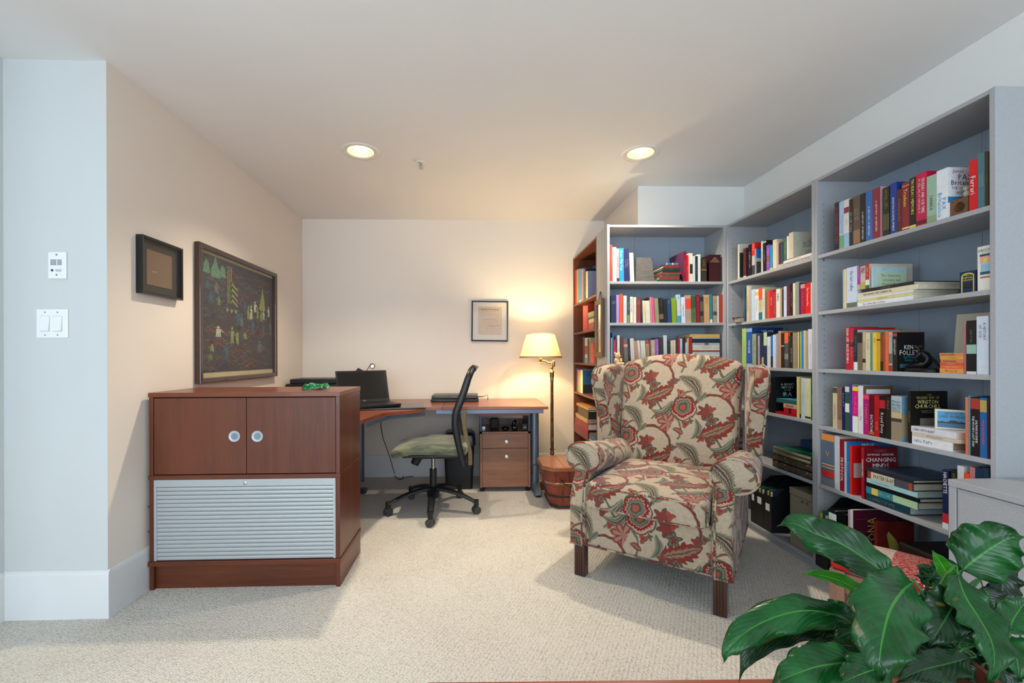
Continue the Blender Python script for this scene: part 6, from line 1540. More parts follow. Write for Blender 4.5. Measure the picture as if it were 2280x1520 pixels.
# welts of the cushion and apron
fr = lambda z, y0, rx=.272: [(rx * math.cos(PI - PI * i / 1) if 0 else x, y0 - .014 * (1 - (x / .275) ** 2), z) for x in [rx * (-1 + 2 * i / 16) for i in range(17)] for i in (0,)]
welt([(x, -.036 - .014 * (1 - (x / .275) ** 2), .472 + .004 * (1 - (x / .275) ** 2)) for x in [-.258 + .516 * i / 16 for i in range(17)]])
welt([(x, -.036 - .014 * (1 - (x / .275) ** 2), .377) for x in [-.262 + .524 * i / 16 for i in range(17)]])
welt([(x, .006, .162) for x in (-.30, 0, .30)]); 
for sg in (-1, 1): welt([(sg * .366, y_, .162) for y_ in (-.010, .4, .79)]); welt([(sg * x_, -.013, .162) for x_ in (.30, .33, .362)])
for sg in (-1, 1):
    welt([(sg * .276, -.030 + .02 * (i == 0), .377 + .012 * i) for i in range(8)])
# legs
for sg in (-1, 1):
    l = MB().box(sg * .318 - .027, sg * .318 + .027, -.004, .050, 0, .165); o = l.build('leg', 'mahogany', AC, bevel=.003)
    g = MB()
    for k in (-.012, 0, .012): g.box(sg * .318 + k - .0012, sg * .318 + k + .0012, -.0052, -.003, .004, .16)
    g.build('reeding', plain('reed_dark', '120806', .4), o)
    mb = MB(); mb.rings([[Vector((sg * .318 + a * .020, y0 + b_ * .020, z)) for a, b_ in ((-1, -1), (1, -1), (1, 1), (-1, 1))] for y0, z in ((.775, 0), (.74, .09), (.735, .17))]); mb.build('leg', 'mahogany', AC, bevel=.002)
# ------------------------------------------------------------------ things among the books
def on_shelf(case, r, u, inset=.0, base=.0):
    a, _ = P2(case, u, 800, inset); return world(case, a, inset, FR[case]['sh'][r] + base + .0006)
zoomC = lambda x, y, oy: (1800 + x / 4.75, oy + y / 4.75)
plain('walnut_block', '6c4a30', .5, noise=.2, nscale=60)
# wooden block with a round recess and a small koala figure behind
a = on_shelf('C', 0, 1800 + 1490 / 4.75, .02); b_ = on_shelf('C', 0, 1800 + 1698 / 4.75, .02); L = a.y - b_.y
e = empty('wooden_block', (a.x + .0, a.y, a.z), (0, 0, -PI / 2)); tag(e, 'dark wooden block with a round recess before the thick white book', 'wooden block')
hl = P2('C', 1800 + 1600 / 4.75, 300 + 672 / 4.75, .02)[1] - a.z
mb = MB(); n = 24; c0 = (L * .55, hl * .48); R_ = hl * .30; poly = [(0, 0), (L, 0), (L, hl * 1.12), (0, hl * .92)]
ring = [(c0[0] + R_ * math.cos(2 * PI * i / n), c0[1] + R_ * math.sin(2 * PI * i / n)) for i in range(n)]
per = []
for i in range(n):
    an = 2 * PI * i / n; dx, dz = math.cos(an), math.sin(an); t_ = min([((L - c0[0]) / dx if dx > 0 else -c0[0] / dx) if abs(dx) > 1e-6 else 9, ((hl - c0[1]) / dz if dz > 0 else -c0[1] / dz) if abs(dz) > 1e-6 else 9]); per.append((c0[0] + dx * t_, c0[1] + dz * t_))
vs = [(x, 0, z) for x, z in per] + [(x, 0, z) for x, z in ring] + [(x, .014, z) for x, z in ring]
mb.add(vs, [(i, (i + 1) % n, n + (i + 1) % n, n + i) for i in range(n)] + [(n + i, n + (i + 1) % n, 2 * n + (i + 1) % n, 2 * n + i) for i in range(n)] + [tuple(range(2 * n, 3 * n))])
mb.box(0, L, .0005, .03, 0, .004).box(0, L, .0005, .03, hl - .004, hl).box(0, .004, .0005, .03, 0, hl).box(L - .004, L, .0005, .03, 0, hl).box(0, L, .016, .03, 0, hl)
mb.build('block_body', 'walnut_block', e)
MB().cyl((c0[0], .0145, c0[1]), (c0[0], .010, c0[1]), R_ * .62, n=24).build('recess_disc', plain('recess_brown', '3c2418', .5), e)
plain('koala_grey', 'a8a08e', .8, noise=.3, nscale=200)
p = world('C', P2('C', 1800 + 1672 / 4.75, 800, .03)[0], .035, a.z + hl)
e = empty('koala_figure', p); tag(e, 'tiny grey and white toy animal sitting on the wooden block', 'figurine')
MB().sphere((0, 0, .013), (.011, .012, .013)).build('toy_body', 'koala_grey', e, smooth='all'); MB().sphere((-.003, .0, .031), (.010, .010, .009)).build('toy_head', 'koala_grey', e, smooth='all')
for s_ in (-1, 1): MB().sphere((0, s_ * .009, .038), (.003, .005, .005)).build('ear', 'koala_grey', e, smooth='all')
# navy boxed set
a = on_shelf('C', 1, 1800 + 1604 / 4.75, .03); b_ = on_shelf('C', 1, 1800 + 1776 / 4.75, .03); L = a.y - b_.y; hh = P2('C', 1800 + 1690 / 4.75, 520 + 395 / 4.75, .03)[1] - a.z
e = MB().box(0, L, 0, .022, 0, hh).build('boxed_set', plain('box_navy', '14284c', .35), None, loc=(a.x, a.y, a.z), rot=(0, 0, -PI / 2)); tag(e, 'small navy box with yellow arched border and lettering, second shelf', 'box')
mb = MB(); ar = []
for i in range(9): an = PI - PI * i / 8; ar.append((L / 2 + L * .36 * math.cos(an), hh * .78 + hh * .12 * math.sin(an)))
pts = [(L * .14, hh * .04)] + ar + [(L * .86, hh * .04)]
for (x0, z0), (x1, z1) in zip(pts, pts[1:]):
    d = Vector((x1 - x0, 0, z1 - z0)).normalized(); n_ = Vector((-d.z, 0, d.x)) * .0016; p0 = Vector((x0, -.0006, z0)); p1 = Vector((x1, -.0006, z1)); mb.add([p0 - n_, p1 - n_, p1 + n_, p0 + n_], [(0, 1, 2, 3)])
mb.build('arch_border', plain('print_yellow', 'dcd84a', .5), e)
mb = MB()
for k, q in enumerate(('Gilbow', 'Railway', 'Collection')): lettering(mb, q, (L / 2, -.0012, hh * (.84 - k * .12)), (1, 0, 0), (0, 0, 1), L * .66, hh * .09)
mb.build('title', 'print_yellow', e); MB().box(L * .26, L * .74, -.0010, -.0002, hh * .24, hh * .42).build('label_panel', 'matte_black', e)
# upright card-like book with a figure on the cover
a = on_shelf('C', 1, 1800 + 1792 / 4.75, .015); L = .135; hh = P2('C', 1800 + 1850 / 4.75, 520 + 132 / 4.75, .015)[1] - a.z
L = min(L, a.y - (YC - 1.6 + .021))
e = MB().box(0, L, 0, .016, 0, hh).build('book', plain('cover_ivory', 'dcdad0', .4), None, loc=(a.x, a.y, a.z), rot=(0, 0, -PI / 2)); tag(e, 'white book standing face out with a blue clad officer drawing, second shelf', 'book')
mb = MB(); lettering(mb, 'SAIGON', (L * .52, -.0008, hh * .91), (1, 0, 0), (0, 0, 1), L * .9, hh * .07); lettering(mb, '~8', (L * .52, -.0008, hh * .85), (1, 0, 0), (0, 0, 1), L * .8, hh * .022, seed=5); mb.build('title', 'ink', e).color = hexc('181818')
fq = lambda c, x0, x1, z0, z1, y=-.0006, nm='cover_art': colour(MB().box(L * x0, L * x1, y, .0, hh * z0, hh * z1).build(nm, 'ink', e), c)
fq('1c4a68', .16, .92, .77, .82); fq('d8a88c', .18, .90, .61, .77); fq('d8d060', .42, .66, .64, .72, -.0009); fq('8cb8d0', .22, .86, .42, .60); fq('1c4a68', .18, .92, .36, .42); fq('d8c860', .2, .92, .335, .35); fq('8a4a50', .2, .9, .28, .31)
# photograph in a cream mount leaning at the back of the third shelf
a0 = P2('C', 1800 + 1475 / 4.75, 800, .17)[0]; z3 = SH_C[2] + .0006
e = empty('mounted_photograph', world('C', a0 - .0, .19, z3), (math.radians(-7), 0, -PI / 2 + .25)); tag(e, 'photograph in a cream mount leaning behind the orange paperbacks', 'photograph')
MB().box(0, .17, -.002, 0, 0, .235).build('mount', plain('mount_cream', 'c8c0aa', .7), e)
MB().box(.035, .14, -.0026, -.0021, .06, .20).build('photo_print', plain('photo_dark', '453a40', .4, noise=.5, nscale=25), e)
# bronze figure bowing over her knees
plain('dark_bronze', '17181c', .28, .5)
p = world('C', (P2('C', 1800 + 1196 / 4.75, 800, .04)[0]), .045, z3)
e = empty('bronze_figure', p, (0, 0, -PI / 2 + .1)); tag(e, 'dark bronze seated woman figure bending forward on third shelf', 'statuette')
MB().lathe([(.052, 0), (.054, .006), (.048, .014), (.02, .016)], n=30, M=Matrix.Diagonal((1.25, .62, 1))).build('plinth', 'dark_bronze', e, smooth=50)
def skin(name, verts, edges, radii, mat, parent, sub=2, root=0):
    me = bpy.data.meshes.new(name); me.from_pydata(verts, edges, []); me.materials.append(MATS[mat]); o = bpy.data.objects.new(name, me); C.objects.link(o); o.parent = parent
    md = o.modifiers.new('s', 'SKIN'); md.use_smooth_shade = True; sk = me.skin_vertices[0].data if me.skin_vertices else None
    if sk is None:
        return o
    for i, r in enumerate(radii): sk[i].radius = (r, r) if not isinstance(r, tuple) else r; sk[i].use_root = (i == root)
    ss = o.modifiers.new('u', 'SUBSURF'); ss.levels = sub; ss.render_levels = sub
    return o
def skin_mesh(name, verts, edges, radii, mat, parent, root=0, sub=2):
    """grow a continuous body from a skeleton"""
    bm = bmesh.new(); lay = bm.verts.layers.skin.verify(); vs = []
    for i, (v, r) in enumerate(zip(verts, radii)):
        q = bm.verts.new(v); q[lay].radius = (r, r) if not isinstance(r, tuple) else r; q[lay].use_root = (i == root); vs.append(q)
    for a, b in edges: bm.edges.new((vs[a], vs[b]))
    me = bpy.data.meshes.new(name); bm.to_mesh(me); bm.free(); me.materials.append(MATS[mat])
    o = bpy.data.objects.new(name, me); C.objects.link(o); o.parent = parent
    md = o.modifiers.new('skin', 'SKIN'); md.use_smooth_shade = True
    ss = o.modifiers.new('sub', 'SUBSURF'); ss.levels = sub; ss.render_levels = sub; return o
V = [(.028, 0, .030), (.024, 0, .050), (.012, 0, .068), (-.002, 0, .080), (-.010, 0, .088), (-.018, 0, .095),   # pelvis, waist, chest, neck base, neck, head
     (.0, .014, .076), (.018, .024, .055), (.036, .026, .030), (.048, .020, .018),    # arm behind to the ground
     (.0, -.014, .076), (-.008, -.022, .055), (-.028, -.014, .040), (-.046, -.010, .024),   # other arm forward
     (.012, .012, .026), (-.022, .014, .034), (-.028, .012, .020), (.006, .008, .020),
     (.012, -.012, .026), (-.026, -.008, .026), (-.052, -.006, .020), (-.062, -.006, .020)]
E_ = [(0, 1), (1, 2), (2, 3), (3, 4), (4, 5), (3, 6), (6, 7), (7, 8), (8, 9), (3, 10), (10, 11), (11, 12), (12, 13), (0, 14), (14, 15), (15, 16), (16, 17), (0, 18), (18, 19), (19, 20), (20, 21)]
R = [.017, .012, .015, .009, .005, .009, .007, .0045, .004, .003, .007, .0045, .004, .003, .011, .008, .006, .004, .011, .008, .006, .003]
skin_mesh('figure_body', V, E_, R, 'dark_bronze', e)
MB().sphere((-.020, 0, .098), (.011, .0095, .0115), 14, 10).sphere((-.008, 0, .103), (.007, .006, .006), 10, 8).build('figure_head', 'dark_bronze', e, smooth='all')
# small framed card on the white pile
a = P2('C', 1800 + 1352 / 4.75, 800, .03)[0]
e = empty('picture_box', world('C', a - .004, .028, SH_STACK + .0006), (0, 0, -PI / 2 + math.radians(46))); tag(e, 'small white box with blue lake picture on the white pile, fourth shelf', 'box')
MB().box(0, .118, 0, .022, 0, .088).build('box_body', plain('box_ivory', 'd0d0bc', .4), e)
mb = MB(); mb.box(.008, .110, -.0007, 0, .008, .080).build('picture_panel', 'ink', e).color = hexc('4a98c8')
colour(MB().box(.008, .110, -.0009, 0, .008, .028).build('lake_water', 'ink', e), '3c6c90'); 
mb = MB(); rr = random.Random(4); pts = [(.008 + .102 * i / 14, .036 + rr.uniform(-.004, .007)) for i in range(15)]
mb.add([(x, -.0011, z) for x, z in pts] + [(.110, -.0011, .027), (.008, -.0011, .027)], [tuple(range(17))]); colour(mb.build('far_shore', 'ink', e), '2a3030')
mb = MB(); lettering(mb, 'NEWS FROM', (.059, -.0013, .072), (1, 0, 0), (0, 0, 1), .06, .007); lettering(mb, 'LAKE WOBEGON', (.059, -.0013, .058), (1, 0, 0), (0, 0, 1), .09, .013); colour(mb.build('title', 'ink', e), '16283c')
e.scale = (.86, .86, .86)
# stone bowl on the second shelf of the middle case
c1 = world('B', P2('B', 1600 + 285 / 6.333, 800, .0)[0], .012, SH_B[1] + .0006)
e = empty('stone_dish', c1); tag(e, 'small pale stone dish with an uneven brown lid, middle grey case', 'dish')
MB().lathe([(.034, 0), (.036, .004), (.040, .024), (.038, .028), (.032, .026)], n=30).build('dish_body', plain('stone_pale', 'a89880', .7, noise=.15, nscale=80), e, smooth=50)
def lidf(u, v): a = 2 * PI * u; r = .045 * v * (1 + .05 * math.sin(5 * a) + .04 * math.sin(9 * a + 1)); return (r * math.cos(a), r * math.sin(a), .030 + .006 * (1 - v) + .0025 * math.sin(7 * a) * v)
MB().grid(lidf, 36, 6).grid(lambda u, v: tuple(Vector(lidf(u, 1 - v)) - Vector((0, 0, .006 * (1 - v ** 3)))), 36, 6).build('lid', plain('stone_brown', '5c4a38', .6, noise=.5, nscale=70), e, smooth='all')
# engraved stone slab in the corner case
a0 = P2('A', 1340 + 600 / 7.862, 800, .05)[0]; a1 = P2('A', 1340 + 932 / 7.862, 800, .05)[0]; hh = P2('A', 1415, 480 + 722 / 7.862, .05)[1] - SH_A[0]; L = a1 - a0
e = empty('stone_slab', world('A', a0, .05, SH_A[0] + .0006), (math.radians(-6), 0, 0)); tag(e, 'dark grey carved stone slab leaning on the top shelf, corner grey case', 'stone slab')
mb = MB(); mb.prism([(0, 0), (L, 0), (L - .012, hh * .8), (L - .02, hh), (.012, hh), (.003, hh * .5)][::-1], 0, .014, lambda x, z, d: (x, d, z)); m, nt, b = newmat('slate'); tc = nt.n('ShaderNodeTexCoord').outputs['Object']
f = nt.noise(nt.v('MULTIPLY', tc, (1, 1, 2.2)), 26, 4, .6, 1.2); nt.put(b.inputs['Base Color'], nt.ramp(f, [(.35, hexc('454545')), (.7, hexc('555451'))])); nt.put(b.inputs['Normal'], nt.bump(f, .7, .004)); b.inputs['Roughness'].default_value = .7; MATS['slate'] = m
mb.build('slab', 'slate', e)
# blue notched card sticking out over the second row
e = None
# teddy bear
plain('teddy_plush', 'd4b488', .95, noise=.15, nscale=120, bump=.8, bscale=500)
c1 = world('A', P2('A', 1340 + 205 / 6.91, 800, .03)[0], .022, SH_A[2] + .0006)
e = empty('teddy_bear', c1 + Vector((.004, -.022, 0)), (0, 0, .35)); tag(e, 'small tan teddy bear sitting before the books, third shelf of the corner case', 'teddy bear')
sp = lambda n_, c_, r_: MB().sphere(c_, r_, 16, 12).build(n_, 'teddy_plush', e, smooth='all')
sp('torso', (0, 0, .030), (.023, .021, .028)); sp('head', (0, -.004, .070), (.021, .020, .019)); sp('muzzle', (.004, -.022, .064), (.009, .009, .008))
for s_ in (-1, 1): sp('ear', (s_ * .017, 0, .086), (.008, .004, .008)); sp('arm', (s_ * .022, -.012, .034), (.009, .012, .018)); sp('leg', (s_ * .016, -.032, .012), (.011, .024, .011)); 
for s_ in (-1, 1): MB().sphere((s_ * .007 + .002, -.022, .074), .0022, 8, 6).build('eye', 'gloss_black', e, smooth='all')
MB().sphere((.004, -.030, .067), (.003, .002, .002), 8, 6).build('nose', 'gloss_black', e, smooth='all')
# hanging framed mirror on the side of the corner case
X_ = XA - .0005
p = on_x(1322.5, 672, XA - .02); y0 = on_x(1346, 700, XA).y; y1 = on_x(1323.5, 700, XA - .024).y; zt_ = on_x(1340, 666, XA).z; zb_2 = on_x(1340, 794, XA).z
e = empty('wall_mirror', (XA - .0015, y1, zb_2), (0, 0, -PI / 2)); tag(e, 'narrow dark wood framed mirror hanging on the corner case side', 'mirror')
Wd = y1 - y0; Ht = zt_ - zb_2
frame_mesh(Wd, Ht, .034, .022).build('frame', wood('mirror_wood', '38200f', '6a4226', 'Z', 1, .4) , e, bevel=.003)
MB().box(.03, Wd - .03, -.010, -.004, .03, Ht - .03).build('mirror_glass', plain('mirror_glass', 'e8e4d0', .04, 1.0), e); MB().box(.03, Wd - .03, -.0115, -.0101, Ht * .46, Ht * .475).build('glazing_bar', 'mount_cream', e)
MB().tube([(Wd * .3, -.006, Ht - .003), (Wd * .5, -.004, Ht + .055), (Wd * .5, -.001, Ht + .058), (Wd * .7, -.006, Ht - .003)], .0022).build('hanging_cord', 'iron', e, smooth='all')
# ship model on the brown case
c1 = world('D', P2('D', 1250 + 385 / 5.425, 800, .02)[0], .05, SH_D[3] + .0006)
e = empty('ship_model', c1, (0, 0, PI / 2 + .3)); tag(e, 'small black and cream model ship beside the blue book, brown case', 'model ship')
mb = MB(); mb.rings([[Vector((x, -w_, .012)), Vector((x, -w_ * 1.25, .030)), Vector((x, w_ * 1.25, .030)), Vector((x, w_, .012))] for x, w_ in ((-.055, .002), (-.035, .010), (.03, .011), (.05, .006))]); mb.build('hull', 'matte_black', e)
MB().box(-.03, .035, -.009, .009, .030, .042).box(-.01, .02, -.007, .007, .042, .054).build('deckhouse', plain('ship_cream', 'd0c4a0', .5), e)
MB().cyl((0, 0, .05), (.002, 0, .085), .0018).cyl((.02, 0, .05), (.022, 0, .075), .005, .006).build('mast', 'ship_cream', e); MB().box(-.05, .045, -.014, .014, 0, .012).build('stand', plain('stand_tan', 'a08050', .5), e)
# red rolled folder in the brown case's top shelf, with white roll
c1 = world('D', P2('D', 1250 + 352 / 5.425, 800, .02)[0], .03, SH_D[0] + .0006)
# ------------------------------------------------------------------ lowest shelves
def magazine_file(u0, u1, case, r, h, name_label, label_c=None, cat='magazine file', col='matte_black', lz=.62, inset=.012, d=.24, label2=None):
    a = P2(case, u0, 800, inset)[0]; b2 = P2(case, u1, 800, inset)[0]; w_ = b2 - a - .001
    e = empty('magazine_file', world(case, a, inset, FR[case]['sh'][r] + .0006), (0, 0, FR[case]['rz'])); tag(e, name_label, cat)
    side = [(0, 0), (d, 0), (d, h), (d * .55, h), (d * .12, h * .72), (0, h * .72)]
    for x in (0, w_ - .002): mb = MB(); mb.prism(side[::-1], x, x + .002, lambda a_, b_, d_: (d_, a_, b_)); mb.build('side_wall', col, e)
    MB().box(.002, w_ - .002, 0, .002, 0, h * .72).box(.002, w_ - .002, d - .002, d, 0, h).box(.002, w_ - .002, 0, d, 0, .002).build('front_wall', col, e)
    if label_c:
        MB().box(w_ * .25, w_ * .75, -.0008, 0, h * (lz - .14), h * lz).build('label_card', label_c, e)
    for k in range(4):
        colour(MB().box(.004 + k * (w_ - .008) / 4, .003 + (k + 1) * (w_ - .008) / 4, .02, d - .02, .003, h * (.78 + .05 * (k % 2))).build('magazine', 'paper_block', e), ('c8c040', '2c6048', 'd0d0c8', '283040')[k])
    return e
def pB(x): return 1640 + x / 4
magazine_file(pB(122), pB(163), 'B', 5, .29, 'black magazine file next to the yellow edged magazines, lowest shelf', 'plate_white')
magazine_file(pB(164), pB(236), 'B', 5, .29, 'black magazine file in the middle of three, lowest shelf behind armchair', 'plate_white')
magazine_file(pB(238), pB(308), 'B', 5, .30, 'black magazine file beside the grey metal box, lowest shelf', 'plate_white', lz=.55)
a = P2('B', pB(470), 800, .02)[0]; b2 = P2('B', 1805, 800, .02)[0]; b2 = min(b2, -(YC - .80 + .021))
e = empty('storage_box', world('B', a, .02, SH_B[5] + .0006), (0, 0, -PI / 2)); tag(e, 'beige grey storage box with a metal catch, lowest shelf of middle grey case', 'storage box')
w_ = b2 - a; hb = P2('B', pB(640), 900 + 800 / 4, .02)[1] - SH_B[5]
MB().box(0, w_, 0, .24, 0, hb - .04).build('box_body', plain('box_grey', '8e8672', .5), e, bevel=.003); MB().box(-.002, w_, -.002, .24, hb - .038, hb).build('box_lid', 'box_grey', e, bevel=.003)
for dx in (-.022, .012): MB().lathe([(.009, 0), (.009, .003), (.005, .006), (.0005, .006)], (w_ - .035 + dx, -.002, hb - .055), 14, Rm).build('catch', 'chrome', e, smooth=40)
# green spiral notebooks and cloth covered albums
g_ = 'notebooks on the fifth shelf'
zz = SH_B[4] + .0006; P5 = lambda x: P2('B', pB(x), 800, .01)[0]
def flat(name, lab, x0, x1, th, d, col, z, cat='book', inset=.01, pc='c8c0a8', extra=None, yaw=0):
    a_, b_ = P5(x0), P5(x1); L_ = b_ - a_
    e = empty(name, world('B', a_, inset, z + .0004), (0, 0, -PI / 2 + yaw)); tag(e, lab, cat)
    MB().box(0, L_, 0, d, 0, .003).box(0, L_, 0, d, th - .003, th).box(0, L_, 0, .002, 0, th).build('cover', col, e)
    MB().box(.002, L_ - .003, .003, d - .004, .003, th - .003).build('pages', 'paper_pale', e)
    if extra: extra(e, L_, th)
    return z + th
plain('paper_pale', 'c8c2b0', .85)
m, nt, b = newmat('tweed'); tc = nt.n('ShaderNodeTexCoord').outputs['Object']; vo = nt.n('ShaderNodeTexVoronoi'); nt.put(vo.inputs['Vector'], tc); vo.inputs['Scale'].default_value = 70
nt.put(b.inputs['Base Color'], nt.ramp(nt.m('FRACT', nt.m('MULTIPLY', vo.outputs['Color'], 1.0)), [(0, hexc('1e2018')), (.35, hexc('4c4028')), (.55, hexc('2c3a28')), (.75, hexc('5c2c24')), (.9, hexc('8a7c5c'))])); b.inputs['Roughness'].default_value = .8; MATS['tweed'] = m
z = flat('photo_album', 'thick patterned album lowest on the fifth shelf of middle case', 318, 672, .040, .24, 'tweed', zz)
z = flat('photo_album', 'patterned album on top of the thicker one, fifth shelf middle case', 322, 672, .038, .24, 'tweed', z)
def spiral(e, L_, th):
    mb = MB(); n = 44
    for k in range(n): x = .006 + (L_ - .012) * k / (n - 1); mb.tube([(x, .003 + .008 * math.cos(q) - .004, th / 2 + .009 * math.sin(q)) for q in [2 * PI * i / 8 for i in range(8)]], .0011, 5, close=True)
    o = mb.build('spiral_wire', plain('wire_gold', 'c8b890', .3, .8), e)
z = flat('notebook', 'dark green spiral notebook under the brighter green one, fifth shelf', 328, 672, .014, .235, plain('green_dark', '16382c', .4), z + .004, extra=spiral)
z = flat('notebook', 'green spiral notebook on top of the albums, fifth shelf', 330, 674, .014, .235, plain('green_bright', '0c5c40', .35), z + .009, extra=spiral)
e = MB().box(0, .20, 0, .10, 0, .045).build('storage_tin', plain('tin_blue', '2c4c78', .35), None, loc=world('B', P5(352), .15, z + .0006), rot=(0, 0, -PI / 2), bevel=.006); tag(e, 'blue tin box at the back above the green notebooks', 'box')
# lowest shelf of the cabinet-side case
def pC(x): return 1800 + x / 4.75
magazine_file(pC(68), pC(204), 'C', 5, .335, 'black magazine file with white label nearest the case divider, lowest shelf'.replace('nearest', 'next to'), 'plate_white', lz=.68, inset=-.032)
a = P2('C', pC(206), 800, -.03)[0]; b2 = P2('C', pC(298), 800, -.03)[0]
e = empty('ring_binder', world('C', a, -.03, SH_C[5] + .0006), (0, 0, -PI / 2)); tag(e, 'black ring binder with a large white spine label, lowest shelf', 'ring binder')
MB().box(0, .003, 0, .25, 0, .31).box(b2 - a - .004, b2 - a - .001, 0, .25, 0, .31).box(0, b2 - a - .001, 0, .003, 0, .31).build('binder_cover', 'matte_black', e); MB().box(.004, b2 - a - .006, .006, .23, .004, .30).build('pages', 'paper_pale', e)
lb = MB().box(.003, b2 - a - .004, -.001, 0, .20, .295).build('spine_label', 'plate_white', e); mb = MB()
for k in range(3): lettering(mb, '~6', ((b2 - a) / 2, -.0016, .255 - k * .018), (1, 0, 0), (0, 0, 1), (b2 - a) * .7, .004, seed=k)
mb.build('label_writing', 'dark_slot', lb)
a = P2('C', pC(300), 800, -.029)[0]; b2 = P2('C', pC(405), 800, -.029)[0]
e = empty('ring_binder', world('C', a, -.029, SH_C[5] + .0006), (0, 0, -PI / 2)); tag(e, 'black ring binder without label beside the maroon magazine, lowest shelf', 'ring binder')
MB().box(0, .003, 0, .25, 0, .315).box(b2 - a - .004, b2 - a - .001, 0, .25, 0, .315).box(0, b2 - a - .001, 0, .003, 0, .315).build('binder_cover', 'gloss_black', e); MB().box(.004, b2 - a - .006, .006, .23, .004, .30).build('pages', 'paper_pale', e)
row('C', 5, (1800, 960), 4.75, [
 (414, 436, 828, 'c8b0b0', 'pink white', dict(t='', d=.2, **{'in': -.028})),
 (438, 468, 826, 'd8d0d4', 'tall maroon magazine', dict(t='', d=.215, **{'in': -.027}, cc='4a1426', bands=((0, 1, 'd8d4d8'),), cov=[('#', '6c2438', .88, .012, .9), ('#', '6c2438', .72, .012, .9), ('#', '6c2438', .56, .012, .9), ('#', '6c2438', .4, .012, .9)])),
])
bk_ = BOOKS[-1]['o']; tag(BOOKS[-2]['o'], 'thin pink white magazine between binder and maroon magazine, lowest shelf', 'magazine'); tag(bk_, 'maroon magazine with golden sideways letters on its cover, lowest shelf', 'magazine')
Tm = bk_.data.vertices[1].co.x
mb = MB(); xs_ = max(v.co.x for v in bk_.data.vertices) + .002
lettering(mb, 'BARCELONA', (xs_, .085, .175), (0, 0, 1), (0, -1, 0), .28, .042); colour(mb.build('cover_title', 'ink', bk_), 'c8a850')
# book with a yellow-green flame picture leaning in front, face towards the entry
a = P2('C', pC(722), 800, .01)[0]
e = empty('art_book', world('C', a, .01, SH_C[5] + .0006), (0, 0, -.12)); tag(e, 'dark red picture book showing a yellow-green pod shape, lowest shelf', 'book')
MB().box(0, .15, 0, .018, 0, .325).build('cover', plain('art_red_cover', '5c1c18', .35, noise=.35, nscale=14), e)
mb = MB(); pts = [(.03, .02), (.115, .02), (.112, .14), (.10, .20), (.075, .25), (.045, .285), (.038, .27), (.05, .2), (.052, .12)]
mb.add([(x, -.0008, z_) for x, z_ in pts], [tuple(range(len(pts)))]); mb.build('pod_picture', plain('pod_olive', '8c8a3c', .4, noise=.2, nscale=20), e)
# dark leather case
a = max(P2('C', pC(935), 800, .03)[0], -(world('C', P2('C', pC(722), 800, .01)[0], 0, 0).y - .045)); b2 = P2('C', pC(1560), 800, .04)[0]
e = empty('leather_case', world('C', a, .03, SH_C[5] + .0006), (0, 0, -PI / 2)); tag(e, 'dark brown leather case with stitched edges, lowest shelf', 'case')
L_ = b2 - a; m = plain('leather_dark', '1e1512', .45, noise=.25, nscale=50)
MB().box(0, L_, 0, .22, 0, .27).build('case_body', m, e, bevel=.008); MB().box(.03, L_ - .03, -.004, .002, .03, .235).build('front_panel', plain('leather_brown', '2c1f19', .5, noise=.25, nscale=60), e, bevel=.006)
mb = MB()
for k in range(24): mb.box(.024, .027, -.0015, .0005, .03 + k * .0085, .0345 + k * .0085)
o = mb.build('stitching', plain('stitch_tan', '8a7850', .7), e)
# ------------------------------------------------------------------ low grey cabinet by the end of the shelves
DC = EYE
uC, vC = 2111.6, 1065.5
YE = YC - 1.605; pE = on_y(uC, vC, YE); XE, ZE = pE.x, pE.z
print('DBG lowcab', XE, YE, ZE)
e = empty('low_cabinet', (XE, YE, 0), (0, 0, -PI / 2)); tag(e, 'low grey cabinet with flat door beside the tall grey bookcase', 'cabinet')
L_ = 1.0; dp = XW - XE - .01
MB().box(-.0, L_, -.002, dp, ZE - .022, ZE).build('top_board', 'grey_laminate', e, bevel=.0015)
MB().box(0, .022, 0, dp, 0, ZE - .022).build('side_panel', 'grey_laminate', e, bevel=.0012); MB().box(L_ - .022, L_, 0, dp, 0, ZE - .022).build('side_panel', 'grey_laminate', e, bevel=.0012)
MB().box(.025, L_ - .025, .003, .020, .07, ZE - .025).build('door', 'grey_laminate', e, bevel=.0015)
MB().box(.022, L_ - .022, .02, .024, .05, ZE - .023).build('door_shadow_gap', 'dark_gap', e); MB().box(.022, L_ - .022, .02, .03, 0, .065).build('plinth', 'grey_laminate', e)

# ------------------------------------------------------------------ wooden stool with embroidered cushion
YS = 1.585; pS = on_y(1866, 1262, YS)
e = empty('wooden_stool', (pS.x, YS, 0), (0, 0, math.radians(-50))); tag(e, 'brown wooden stool frame behind the peace lily', 'stool')
wood('stool_wood', '5a3a2a', '8e6450', 'Z', 1, .5)
zs = pS.z - .005
for x, y_ in ((0, 0), (.25, 0), (0, .23), (.25, .23)): MB().box(x - .022, x + .022, y_ - .022, y_ + .022, 0, zs).build('leg', 'stool_wood', e, bevel=.002)
for a_ in ((.022, .228, -.012, .012), (.022, .228, .218, .242)): MB().box(a_[0], a_[1], a_[2], a_[3], zs - .06, zs - .008).build('rail', 'stool_wood', e); MB().box(a_[0], a_[1], a_[2], a_[3], .26, .29).build('rail', 'stool_wood', e)
for x in (0, .25): MB().box(x - .012, x + .012, .022, .208, zs - .06, zs - .008).build('rail', 'stool_wood', e)
MB().box(.0, .25, .0, .23, zs - .008, zs).build('seat_board', 'stool_wood', e)
m, nt, b = newmat('kilim'); tc = nt.n('ShaderNodeTexCoord').outputs['Object']; sx_ = nt.n('ShaderNodeSeparateXYZ'); nt.put(sx_.inputs[0], tc)
